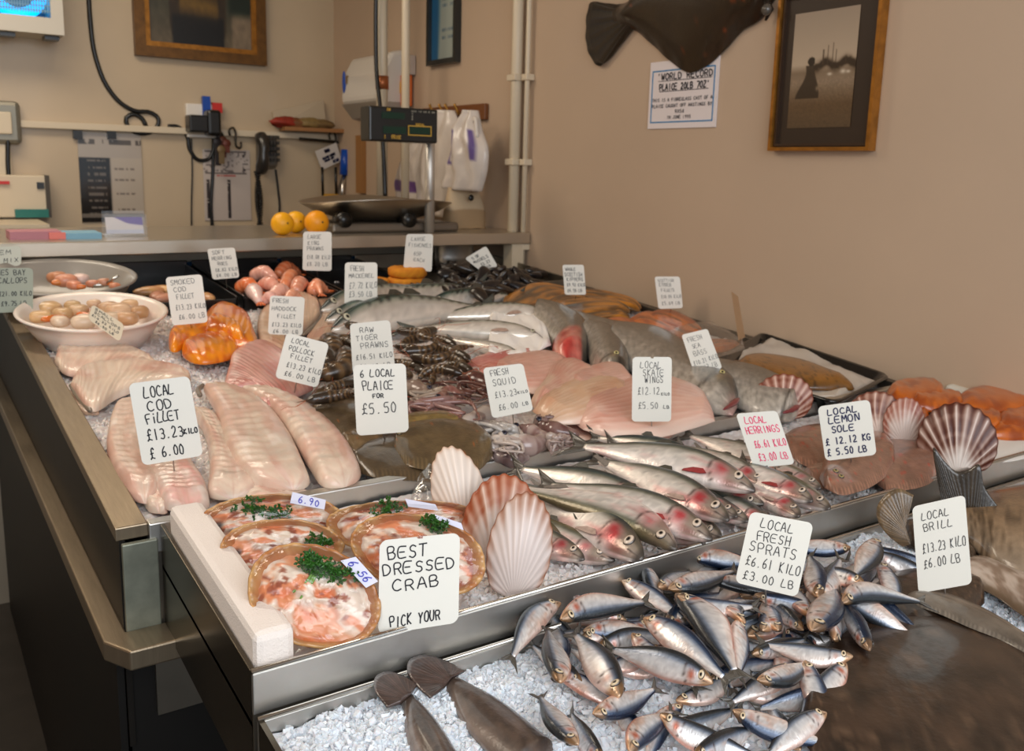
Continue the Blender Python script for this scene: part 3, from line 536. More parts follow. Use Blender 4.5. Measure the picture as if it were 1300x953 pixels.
t = root('yellow_tool', tuple(bw(420,250,.1)), 'yellow item hanging on black loops behind the scale pan', 'tool')
a = bw(410,246,.1); b = bw(430,262,.1); G().box((a[0],a[1]-.02,b[2]),(b[0],a[1]+.02,a[2])).out('yellow_body', mat('yellow_plastic',(190,140,30),.4), t, bevel=.01)
G().tube([bw(409,212,.1),bw(410,248,.1)],.008,8).tube([bw(426,212,.1),bw(427,248,.1)],.008,8).out('black_strap', blackpl, t, True)
t = root('hanging_cloth', tuple(bw(447,190,.1)), 'grey-white cloth hanging beside the blue handled tool', 'cloth')
S = Slab([bw(443,190,.10),bw(436,215,.10),bw(426,250,.10)],[bw(446,190,.10),bw(458,220,.10),bw(466,250,.10)],0,world=True,nu=24,nv=20,bot=0,colf=lambda U,V,P: mx(C3(166,152,136),C3(140,126,112),fbm(U*4,V*9,1)))
for k in range(len(S.V)): S.V[k][1] += .02*math.sin(S.Vv[k]*14) + (.012 if k % S.nu >= 0 and S.V[k][2] < -9 else 0)
S.V[:,1] += np.where(np.arange(len(S.V)) % (2*S.nv-2) >= S.nv, .01, 0); S.out('cloth', mat('cloth', vc=True, rough=.9), t)
o = G().box((atX(458,200,XW)[0]-.03, atX(462,200,XW)[1]-.03, 1.35),(XW-.001, atX(458,200,XW)[1], atX(460,172,XW)[2])).out('wooden_batten', mat('batten',(150,104,56),.5), None); tag(o, 'narrow tan wooden batten upright by the corner', 'batten')
t = root('wall_bracket', tuple(atX(480,200,XW-.03)), 'thin dark wire rail bending along the corner behind the scale', 'rail')
G().tube(resample([bw(380,176,.05),bw(430,181,.05),bw(446,184,.06)],10), .008, 6).out('rail', MATS['dark_wire'], t, True)
# ================================================================ BACK SHELF COUNTER
YS = 3.0; ZS = 1.252; XL = -0.9
t = root('back_counter', (1.0, 3.3, 0), 'stainless steel counter running across the back of the shop', 'counter')
pS = steel_br
G().box((XL,YS,ZS-.045),(XW-.005,3.62,ZS)).out('worktop', mat('worktop_steel',(196,186,170),.28,.9,bump=.1,bscale=20,stretch=(1,14,1)), t, bevel=.004)
G().box((XL,YS+.35,0),(XW-.06,YS+.40,ZS-.045)).out('front_panel', mat('panel_cream',(168,158,142),.4,.3), t)
p = atY(640,310,YS); G().box((XW-.085,YS+.01,.9),(XW-.03,YS+.07,ZS-.045)).out('end_post', mat('cream_paint',(200,184,158),.5), t)
zb_ = atY(300,334,YS+.34)[2]
G().box((.55,YS+.325,zb_-.02),(XW-.2,YS+.348,zb_+.012)).out('blue_strip', mat('blue_strip',(20,84,132),.4), t)
def shelfpt(px, py, dz=0): return atZ(px, py, ZS+dz)
# leaflets
a = shelfpt(14,304); b = shelfpt(126,300)
t = root('leaflet_stack', (a[0]+.3, 3.15, ZS), 'stack of pink and blue leaflets lying on the back counter', 'leaflets')
a_ = atY(12,304,3.12); b_ = atY(68,302,3.12); c_ = atY(127,298,3.12)
G().box((a_[0],3.10,ZS),(b_[0]+.02,3.22,ZS+.024)).out('pink_leaflets', mat('pink_paper',(172,116,126),.6), t); G().box((b_[0]+.01,3.09,ZS),(c_[0],3.22,ZS+.018)).out('blue_leaflets', mat('lightblue_paper',(120,164,186),.6), t)
G().box((b_[0]-.015,3.088,ZS+.001),(b_[0]+.03,3.10,ZS+.021)).out('salmon_leaflets', mat('salmon_paper',(214,120,110),.6), t)
# card holder
a_ = atY(134,268,3.15); b_ = atY(183,300,3.15)
t = root('card_holder', ((a_[0]+b_[0])/2, 3.16, ZS), 'clear acrylic holder of white and violet cards on the back counter', 'card holder')
def hc(U,V): return mx(mx(C3(212,206,206),C3(110,96,160), sm(U+V*-.9,.18,.30)*sm(.30-V*.7+.2*(U-.5),0,.1)), C3(180,190,215), sm(V,.72,.8)*.6)
h = atY(150,268,3.15)[2]
picture('cards', (a_[0],3.17,h-.02),(b_[0],3.17,h-.02),(b_[0],3.15,ZS+.01),(a_[0],3.15,ZS+.01), hc, MATS['laminate'], t, 40, 40)
G().box((a_[0]-.008,3.14,ZS),(b_[0]+.008,3.144,h-.01)).box((a_[0]-.008,3.14,ZS),(b_[0]+.008,3.24,ZS+.006)).box((a_[0]-.008,3.175,ZS),(b_[0]+.008,3.18,h)).out('acrylic_stand', film('clear_acrylic', opac=.05, bump=0), t)
# sink cut shape at the far left
a_ = atY(0,276,3.5); b_ = atY(48,276,3.5)
t = root('steel_sink', (a_[0]-.1,3.8,ZS), 'raised steel sink edge behind the leaflets at far left', 'sink')
G().box((-.9,3.63,0),(.15,3.66,ZS+.03)).box((-.9,4.4,0),(.15,4.44,ZS+.03)).box((.11,3.63,0),(.15,4.44,ZS+.03)).box((-.9,3.62,ZS-.22),(.15,4.44,ZS-.19)).out('basin', steel, t, bevel=.005)
zl = bw(30,276)[2]; G().box((-1,4.44,zl-.04),(.55,YB-.14,zl)).out('ledge', beige_pl, t)
# citrus fruit
def fruit(px, py, rpx, yy, lab, cc):
    p = atY(px, py, yy); r = abs(atY(px+rpx, py, yy)[0]-atY(px-rpx, py, yy)[0])/2*.98
    g = G(); rr = random.Random(int(px)); ax = Matrix.Rotation(rr.random()*6,3,'Z') @ Matrix.Rotation(1.2,3,'X')
    g.ball((0,0,0),(r,r,r*.97),nu=22,nv=30,colf=lambda U: mx(C3(*cc), C3(cc[0]-10,cc[1]-14,10), fbm(U[:,0]*3+3,U[:,1]*3+U[:,2]*2,2))); V = g.V[0]; n = V/np.linalg.norm(V,axis=1)[:,None]
    V *= (1-.05*np.exp(-((1-n[:,2])/.02)))[:,None]; g.V[0] = V @ np.array(ax) + np.array([p[0],p[1],ZS+r*.98])
    t = root('citrus_fruit', (p[0],p[1],ZS), lab, 'fruit', 'yellow citrus fruit on the back counter'); g.out('fruit', mat('citrus_peel', vc=True, rough=.4, coat=.1, bump=.5, bscale=260), t, True, colors=True)
    G().ball(np.array([p[0],p[1],ZS+r*.98]) + np.array([.12*r,-.96*r,.1*r]), r*.10, nu=6, nv=8).out('stem_end', mat('stem_brown',(120,86,30),.7), t, True)
fruit(358.5,280,14.5,3.10,'leftmost yellow citrus fruit of three on the back counter',(238,172,18))
fruit(375.5,278.5,13.5,3.20,'middle yellow citrus fruit, partly behind the leftmost one',(240,178,24))
fruit(402,281,15,3.09,'orange-yellow citrus fruit nearest the scale pan',(240,160,16))
# scale: pan, base, post, display head
t = root('weighing_scale', (1.62,3.2,ZS), 'steel pan weighing scale with black display head on a post', 'scale')
def Y3(px,py,y=3.2): return atY(px,py,y)
pl = Y3(392,255); prr = Y3(578,262); cxx = (pl[0]+prr[0])/2; hw = (prr[0]-pl[0])/2
g = G(); nu, nv = 40, 26; U, V = np.meshgrid(np.linspace(-1,1,nu), np.linspace(-1,1,nv), indexing='ij')
zr = Y3(490,252)[2]; zbt = max(Y3(470,290)[2]-.01, ZS+.036)
z = zbt + (zr-zbt)*(np.clip(np.abs(U)**2.4+.25*np.abs(V)**3*(1-np.abs(U)),0,1)); z = np.where(np.abs(U)>.8, z, z); wid = .17*(1-.35*np.abs(U)**3)
P = np.stack([cxx+U*hw, 3.22+V*wid + .0*U, z + .03*np.clip(V,-1,1)],-1); P2 = P.copy(); P2[...,2] -= .004
ry = .21; g.lathe((cxx,3.27,0),[(0,zbt),(.45,zbt+.004),(.66,zbt+(zr-zbt)*.25),(.84,zbt+(zr-zbt)*.62),(1.0,zr),(1.01,zr+.004),(.985,zr+.002),(.80,zbt+(zr-zbt)*.64),(.6,zbt+(zr-zbt)*.27),(0,zbt+.01)],64,sx=hw,sy=ry)
V = g.V[-1]; V[:,2] += np.where(V[:,2]>zbt+.03, .022*(np.abs((V[:,0]-cxx)/hw)**2)*-1, 0); g.out('pan', mat('pan_steel',(188,178,164),.3,1.0), t, True)
G().box((cxx-.25,3.12,ZS),(cxx+.28,3.38,ZS+.035)).out('base', mat('scale_base',(120,110,98),.4,.7), t, bevel=.01)
for px in (436,518): p = Y3(px,279,3.12); G().tube([(p[0],3.10,p[2]),(p[0],3.16,p[2])],.028,14).out('knob', blackpl, t, True); 
for px in (436,518): p = Y3(px,279,3.16); G().box((p[0]-.02,3.14,ZS+.03),(p[0]+.02,3.20,zbt)).out('pan_support', steel_dk, t)
a = Y3(545,183,3.1); b = Y3(545,299,3.1); G().tube([(b[0],3.1,ZS),(b[0],3.1,a[2]+.1)],.019,16).out('post', mat('satin_steel',(205,200,192),.45,.8), t, True)
q = [Y3(469,136,3.02),Y3(556,137,3.02),Y3(556,181,3.02),Y3(470,180,3.02)]; x0=q[0][0]; x1=q[1][0]; zt=(q[0][2]+q[1][2])/2; zb=(q[2][2]+q[3][2])/2
hd = G().box((x0,3.02,zb),(x1,3.10,zt)).out('display_head', mat('display_black',(22,22,20),.35,coat=.2), t, bevel=.006); WL[hd.name]=WL[t.name]
fn = bil([(x0,3.018,zt),(x1,3.018,zt),(x1,3.018,zb),(x0,3.018,zb)])
def rect(s0,s1,t0,t1,d=0): a=np.array(fn(s0,t1)); b=np.array(fn(s1,t0)); return (a[0],3.0165-d,a[2]),(b[0],3.019,b[2])
lcd = mat('green_lcd',(6,36,24),.3,emit=(0,80,50),es=.05)
for r_ in ((.17,.50,.16,.34),(.19,.52,.56,.76),(.57,.88,.54,.74)): G().box(*rect(*r_)).out('screen', lcd, t)
yel = mat('yellow_print',(190,150,60),.5)
bars(G(), fn(.55,.8)[0], fn(.90,.8)[0], fn(.5,.80)[2], fn(.5,.50)[2], .004, lambda u,z,d: (u,3.0175-d,z), 0, .001).out('screen_border', yel, t)
writing('print', fn, (0,-1,0), [('KG',.24,.30,.08,.06),('£ = PRICE',.20,.45,.86,.09),('TOTAL',.66,.80,.47,.05)], .0016, yel, t); writing('print', fn, (0,-1,0), [('MAX 15 KG e=5G',.6,.95,.09,.04),('T',.6,.63,.17,.04),('Z',.6,.63,.25,.04),('P',.6,.63,.33,.04)], .0010, mat('grey_print',(150,145,130),.5), t)
# stone coloured bag on the shelf end
L_ = [Y3(570,238,3.3),Y3(567,262,3.3),Y3(565,293,3.3)]; R_ = [Y3(606,239,3.3),Y3(612,262,3.3),Y3(611,293,3.3)]
A = resample(L_,24); B = resample(R_,24); g = G(); V=[]; an = np.linspace(0,2*math.pi,40,endpoint=False)
for i in range(24):
    c = (A[i]+B[i])/2; w = (B[i]-A[i])[0]/2; dd = .02+.05*i/23; V.append(np.stack([c[0]+w*np.sign(np.cos(an))*np.abs(np.cos(an))**.6, c[1]+dd*np.sign(np.sin(an))*np.abs(np.sin(an))**.6, np.full(40, max(c[2],ZS)+.003*np.sin(an*3))],1))
V = np.concatenate(V); cc = np.where((np.repeat(np.arange(24),40)[:,None]<12), C3(186,164,134), C3(160,132,98)); g.add(V, grid_faces(24,40)+[tuple(range(40)),tuple(23*40+j for j in range(40))[::-1]], cc)
t = root('canvas_bag', (float(A[-1][0]+.08),3.3,ZS), 'beige and tan canvas bag standing at the counter end', 'bag'); g.out('body', mat('canvas', vc=True, rough=.8, bump=.2), t, True, colors=True)
p = Y3(598,251,3.22); G().ball(p,(.013,.008,.013),nu=6,nv=10).out('stud', blackpl, t, True)
p = Y3(604,235,3.25); bars(G(), p[0]-.025, p[0]+.025, p[2]-.02, p[2]+.04, .008, lambda u,z,d:(u,3.25-d,z),0,.01).out('buckle', blackpl, t); G().box((p[0]-.015,3.245,p[2]-.03),(p[0]+.015,3.255,p[2]+.15)).out('strap', mat('strap',(170,150,130),.7), t)
# ================================================================ DISPLAY COUNTER
XR = XW-.01; RX0, RX1 = .218, .262; YA = 1.305; YBk = 3.32; YM = .893; YF = .1
t = root('fish_counter', (1.1,2.2,0), 'long stainless steel fish display counter filled with ice', 'counter')
G().slope(RX0,RX1,YA-.0,YBk,0,-.02).out('side_rail', mat('rail_steel',(150,134,112),.38,.85,mottle=.12,mscale=14,bump=.1,bscale=30,stretch=(12,1,1)), t, bevel=.002)
G().slope(RX0+.004,RX0+.012,YA,YBk,-.02,-.34).out('side_panel', darkpan, t)
G().slope(RX1,XR,YA-.006,YA+.014,0,-.045).out('front_lip', steel, t, bevel=.002)
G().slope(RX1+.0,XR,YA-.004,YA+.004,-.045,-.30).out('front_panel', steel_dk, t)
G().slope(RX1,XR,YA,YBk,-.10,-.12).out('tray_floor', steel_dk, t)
G().slope(XR-.03,XR,YA+.01,YBk,.0,-.10).out('wall_ledge', mat('ledge_grey',(92,84,74),.4,.7), t, bevel=.002)
G().slope(RX0+.03,XR,3.28,YBk,-.0,-.10).out('back_edge', darkpan, t)
# end pillar below the lip, and the lower bumper shelf with its cut corner
zbm = atY(160,801,YA-.01)[2]
xa = atY(205,690,YA-.012)[0]
G().hexa([(RX0+.006,YA-.012,zbm-.02),(RX1+.01,YA-.012,zbm-.02),(RX1+.01,YA-.002,zbm-.02),(RX0+.006,YA-.002,zbm-.02),(RX0+.006,YA-.012,zp(YA,-.022)),(RX1+.01,YA-.012,zp(YA,-.022)),(RX1+.01,YA-.002,zp(YA,-.022)),(RX0+.006,YA-.002,zp(YA,-.022))]).out('end_pillar', mat('pillar_steel',(128,130,116),.45,.5,mottle=.2,mscale=40), t, bevel=.002)
Pb = [atZ(67,620,zbm),atZ(160,801,zbm)]; Po = [atZ(39,620,zbm),atZ(131,814,zbm)]; Pc = [atZ(165,827,zbm),atZ(222,806,zbm),atZ(222,795,zbm)]
xi = Pb[1][0]; xo = Po[1][0]; yc = Po[1][1]; yci = Pb[1][1]
poly = [(xo,3.3),(xo,yc),(float(Pc[0][0]),float(Pc[0][1])),(1.9,float(Pc[0][1])),(1.9,yci),(xi,yci),(xi,3.3)]
k = len(poly); V = [(x,y,zbm) for x,y in poly]+[(x,y,zbm-.03) for x,y in poly]
G().add(V, [tuple(range(k)), tuple(range(k,2*k))[::-1]]+[(i,k+i,k+(i+1)%k,(i+1)%k) for i in range(k)]).out('bumper_shelf', MATS['rail_steel'], t, bevel=.003)
G().box((xo+.02,yc+.03,0),(xo+.035,3.3,zbm-.03)).box((xo+.03,yc+.03,0),(1.9,yc+.045,zbm-.03)).out('base_panel', mat('base_dark',(20,17,14),.5,.2), t)
# pale panel and dark bin at far left
o = G().box((-1.6,2.2,.0),(-.2,2.25,.72)).out('low_partition', mat('greenish_board',(120,116,96),.6,mottle=.15,mscale=5), None); tag(o, 'greenish grey low panel beyond the counter side at far left', 'panel')
pc = (-.28,1.62,0)
t = root('black_bin', pc, 'round black bin on the floor beside the counter', 'bin')
G().lathe(pc,[(0,.02),(.24,.02),(.29,.62),(.31,.62),(.31,.645),(.29,.645),(.27,.6)],40).out('body', blackpl, t, True); G().lathe(pc,[(.0,.66),(.2,.665),(.31,.65),(.315,.63)],40).out('lid', mat('bin_lid',(22,20,18),.4), t, True)
# ---- middle row tray
MX0, MX1 = .276, XR
t = root('middle_tray', (1.0,1.1,.8), 'long steel tray holding crabs, herrings and lemon sole', 'tray')
G().slope(MX0,MX1,YM-.004,YM+.004,0,-.048).out('front_lip', steel, t, bevel=.001)
G().slope(MX0,MX0+.006,YM,YA-.012,0,-.16).out('side_wall', mat('tray_side',(90,82,70),.25,.9), t, bevel=.001)
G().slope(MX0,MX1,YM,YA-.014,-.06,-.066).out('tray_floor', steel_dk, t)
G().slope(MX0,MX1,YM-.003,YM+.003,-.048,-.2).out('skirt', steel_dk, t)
G().tube([(MX0,YM,zp(YM,.001)),(MX1,YM,zp(YM,.001))],.0035,8).out('rolled_edge', steel_br, t, True)
# polystyrene block
pw = [W(210,652,.03),W(243,645,.03),W(376,838,.03),W(312,850,.03)]
x0 = MX0+.008; x1 = x0+.046
t = root('polystyrene_box', ((x0+x1)/2,1.1,.95), 'white polystyrene box edge along the left side of crab tray', 'box')
G().slope(x0,x1,YM+.010,YA-.03,.035,-.055).out('wall', mat('polystyrene',(232,220,210),.75,bump=.6,bscale=500), t, bevel=.009)
# ---- front row tray
t = root('front_tray', (1.0,.5,.8), 'front steel tray of ice with sprats and brill', 'tray')
FX0 = MX0
G().slope(FX0,MX1,YM-.022,YM-.014,-.045,-.09).out('back_lip', steel, t, bevel=.001)
G().tube([(FX0,YM-.018,zp(YM-.018,-.044)),(MX1,YM-.018,zp(YM-.018,-.044))],.003,8).out('rolled_edge', steel_br, t, True)
G().slope(FX0,FX0+.006,YF,YM-.02,-.045,-.16).out('side_wall', MATS['tray_side'], t)
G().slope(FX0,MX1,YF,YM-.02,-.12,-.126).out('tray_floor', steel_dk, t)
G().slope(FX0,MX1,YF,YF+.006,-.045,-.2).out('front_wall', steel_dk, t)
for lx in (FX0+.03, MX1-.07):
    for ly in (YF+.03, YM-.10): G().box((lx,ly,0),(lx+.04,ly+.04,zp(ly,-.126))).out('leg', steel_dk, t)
# ================================================================ ICE
icem = mat('crushed_ice', (226,226,230), .22, coat=.4, sss=.35, bump=.9, bscale=160, ior=1.31)
icew = mat('crushed_ice_lamp_tint', (226,218,214), .28, coat=.3, sss=.3, bump=.8, bscale=140, ior=1.31)  # same ice as the front tray, with warm lamplight tinted into its colour
def ice(name, x0, x1, y0, y1, lift, amp, n, m, label, group, hump=None, zones=None):
    nx = int((x1-x0)/.007); ny = int((y1-y0)/.007); X, Y = np.meshgrid(np.linspace(x0,x1,nx), np.linspace(y0,y1,ny), indexing='ij')
    Z = zp(Y, lift) + amp*(fbm(X*28,Y*28,1,4)-.5)*2 + .004*(vn(X*220,Y*220,5)-.5)
    if hump is not None: Z = Z + hump(X, Y)
    g = G(); g.add(np.stack([X,Y,Z],-1).reshape(-1,3), grid_faces(nx,ny,False)); r = np.random.default_rng(5)
    for k in range(n):
        if zones:
            z = zones[r.integers(len(zones))]; q = W(r.uniform(z[0],z[2]), r.uniform(z[1],z[3]), lift); x, y = q[0], q[1]
            if not (x0 < x < x1 and y0 < y < y1): continue
        else: x = r.uniform(x0,x1); y = r.uniform(y0,y1)
        i = min(int((x-x0)/(x1-x0)*(nx-1)),nx-1); j = min(int((y-y0)/(y1-y0)*(ny-1)),ny-1); s = r.uniform(.0018,.0048)
        B = (r.random((8,3))-.5)*.7*s + np.array([(-1,-1,-1),(1,-1,-1),(1,1,-1),(-1,1,-1),(-1,-1,1),(1,-1,1),(1,1,1),(-1,1,1)])*s*np.array([1,r.uniform(.4,1),r.uniform(.3,.8)])
        q, _ = np.linalg.qr(r.normal(size=(3,3))); g.hexa(B@q+np.array([x,y,Z[i,j]+s*.4]))
    o = g.out(name, m, None, False); me = o.data
    o['kind'] = 'stuff'; tag(o, label, 'ice'); return o
ice('crushed_ice', RX1, XR-.02, YA+.014, 3.28, -.026, .010, 7000, icew, 'crushed ice filling the rear display counter', None, zones=[(200,390,330,520),(60,420,260,640),(560,370,720,460),(400,360,560,430),(900,430,1100,540)])
ice('crushed_ice', MX0+.006, XR-.02, YM+.004, YA-.016, -.026, .007, 4500, icew, 'crushed ice under crabs, herrings and scallop shells', None, zones=[(560,640,860,770),(900,560,1200,680),(1180,560,1300,620)])
ice('crushed_ice', FX0+.006, XR-.02, YF+.01, YM-.024, -.062, .012, 15000, icem, 'loose white crushed ice in the front tray', None, hump=lambda X,Y: .02*np.exp(-((X-1.25)/.16)**2-((Y-.78)/.06)**2)+.018*np.exp(-((X-1.6)/.12)**2-((Y-.78)/.08)**2), zones=[(360,850,560,1000),(480,780,720,953),(480,780,720,900),(1060,630,1180,730),(1060,630,1180,730),(1200,590,1300,660),(1180,700,1300,800),(480,840,1300,953)])
# ================================================================ LIGHT AND CAMERA
w = bpy.data.worlds.new('World'); bpy.context.scene.world = w; w.use_nodes = True
w.node_tree.nodes['Background'].inputs[0].default_value = (.80,.90,1.0,1); w.node_tree.nodes['Background'].inputs[1].default_value = .55
def area(name, loc, target, sx, sy, power, color):
    l = bpy.data.lights.new(name, 'AREA'); l.shape = 'RECTANGLE'; l.size = sx; l.size_y = sy; l.energy = power; l.color = color
    o = bpy.data.objects.new(name, l); col.objects.link(o); o.location = loc; o.rotation_euler = (Vector(target)-Vector(loc)).to_track_quat('-Z','Y').to_euler(); return o
area('shopfront_daylight', (.2,-.9,2.1), (1.0,1.4,1.0), 2.6, 1.5, 39, (.93,.96,1.0))
area('ceiling_light', (-.5,1.9,2.85), (.3,2.0,0), .5, 1.8, 28, (1.0,.86,.70))
area('ceiling_light', (.2,3.7,2.85), (.3,3.9,0), 1.6, .5, 20, (1.0,.86,.68))
cd = bpy.data.cameras.new('camera'); cam = bpy.data.objects.new('camera', cd); col.objects.link(cam); bpy.context.scene.camera = cam
cd.sensor_width = 36; cd.sensor_fit = 'HORIZONTAL'; cd.lens = F/1300*36; cd.shift_y = -44.5/1300; cd.clip_start = .02
M = Matrix.Identity(4)
for i in range(3):
    M[i][0] = CM[i][0]; M[i][1] = -CM[i][1]; M[i][2] = -CM[i][2]; M[i][3] = CAM[i]
cam.matrix_world = M
cd.dof.use_dof = True; cd.dof.focus_distance = 1.12; cd.dof.aperture_fstop = 10.0
sc = bpy.context.scene; sc.view_settings.view_transform = 'Standard'; sc.view_settings.look = 'None'; sc.view_settings.gamma = 1; sc.view_settings.use_curve_mapping = False; sc.view_settings.exposure = 0.42
# ================================================================ FISH FROM TEMPLATES
PF = {'herring': dict(u=[0,.03,.1,.2,.35,.5,.7,.85,.95,1], D=[.006,.026,.044,.060,.074,.076,.060,.036,.022,.020], B=[.006,.024,.050,.076,.096,.096,.066,.035,.02,.018], T=[.005,.018,.032,.042,.047,.046,.034,.02,.011,.008]),
 'mackerel': dict(u=[0,.03,.1,.2,.35,.5,.7,.85,.95,1], D=[.004,.022,.042,.058,.066,.066,.050,.026,.012,.012], B=[.004,.022,.046,.066,.076,.074,.052,.025,.012,.012], T=[.004,.018,.034,.048,.052,.050,.036,.018,.008,.007])}
PF['sprat'] = PF['herring']
def fish_colors(kind, u, v, x, seed):
    n = fbm(u*9+seed, v*6, seed); n2 = vn(u*40+seed*3, v*16, seed+1)
    if kind == 'mackerel':
        c = ramp(v, (0,(34,54,50)),(.2,(58,80,72)),(.29,(150,156,142)),(.5,(214,204,192)),(.75,(232,222,210)),(1,(236,228,216)))
        st = np.sin(u*95+4*np.sin(v*17+seed)+2*n)*.5+.5; c = mx(c, C3(16,24,24), sm(st,.55,.75)*(1-sm(v,.28,.38))*sm(u,.2,.25))
        c = mx(c, C3(30,42,46), (1-sm(u,.0,.2))*(1-sm(v,.25,.6))); return c*(.9+.18*n2)[...,None]
    if kind == 'herring':
        back = C3(50,54,52) if seed % 3 else C3(92,82,60)
        c = ramp(v, (0,back),(.14,back*1.25),(.25,(120,114,98)),(.36,(196,188,176)),(.7,(232,222,212)),(1,(236,222,212)))
        c = mx(c, C3(46,98,96), np.exp(-((v-.2)/.07)**2)*.22*n); pink = sm(fbm(u*7+seed*1.7, v*5, seed+2),.5,.72); c = mx(c, C3(206,150,142), pink*.55*sm(v,.3,.5))
        red = np.exp(-((u-.20)/.045)**2-((v-.5)/.22)**2)*(.55+.5*n2) + np.exp(-((u-.27)/.05)**2-((v-.74)/.10)**2)*.7*n + np.exp(-((u-.13)/.05)**2-((v-.85)/.12)**2)*.5
        c = mx(c, C3(168,34,40), np.clip(red*(.6+.35*(seed%3)),0,.85))
        c = mx(c, mx(C3(150,128,104), C3(84,70,60), n2), (1-sm(u,.14,.19))*.6*(v<.95)); c = mx(c, C3(60,54,50), (1-sm(u,.015,.05))*.8)
    else:
        back = C3(28,40,60) if seed % 2 else C3(40,42,44)
        c = ramp(v, (0,back),(.16,back*1.15),(.28,(84,100,124)),(.38,(190,192,196)),(.7,(224,218,214)),(1,(228,208,196)))
        br = sm(fbm(u*6+seed, v*4, seed+3),.55,.7); c = mx(c, C3(176,120,92), br*.5*sm(v,.3,.5)*(1-sm(u,.3,.6)*.6))
        c = mx(c, C3(172,74,48), np.clip((np.exp(-((u-.19)/.03)**2-((v-.6)/.2)**2)+np.exp(-((v-.96)/.06)**2)*.5*(u<.8))*(.35+.3*(seed%3)),0,.8)); c = mx(c, C3(176,122,70), (1-sm(u,.07,.14))*.6)
    edge = .215+.05*np.sin(v*math.pi); c = mx(c, C3(50,34,32), np.exp(-((u-edge)/.007)**2)*(v>.14)*(v<.93)*.65)
    mouth = np.exp(-((v-.62-.6*u)/.03)**2)*(u<.085)*(u>.008); c = mx(c, C3(40,26,24), mouth*.8)
    c = mx(c, C3(120,104,98), np.exp(-((v-.30)/.016)**2)*.35*(u>.2)); return c*(.88+.22*n2)[...,None]
FC = {}
def eye_g(c0, nrm, r, iris):
    z = np.asarray(nrm, float); z /= np.linalg.norm(z); x = np.cross([0,1,0.2], z); x /= np.linalg.norm(x); y = np.cross(z, x)
    def cf(U): a = np.arccos(np.clip(U[:,2],-1,1)); return ramp(a, (0,(8,8,10)),(.42,(8,8,10)),(.50,iris),(.95,iris),(1.1,(60,50,44)),(1.6,(30,26,24)))
    g = G(); g.ball(c0, (r, r, r*.42), nu=12, nv=16, ax=np.array([x,y,z]), colf=cf); return g
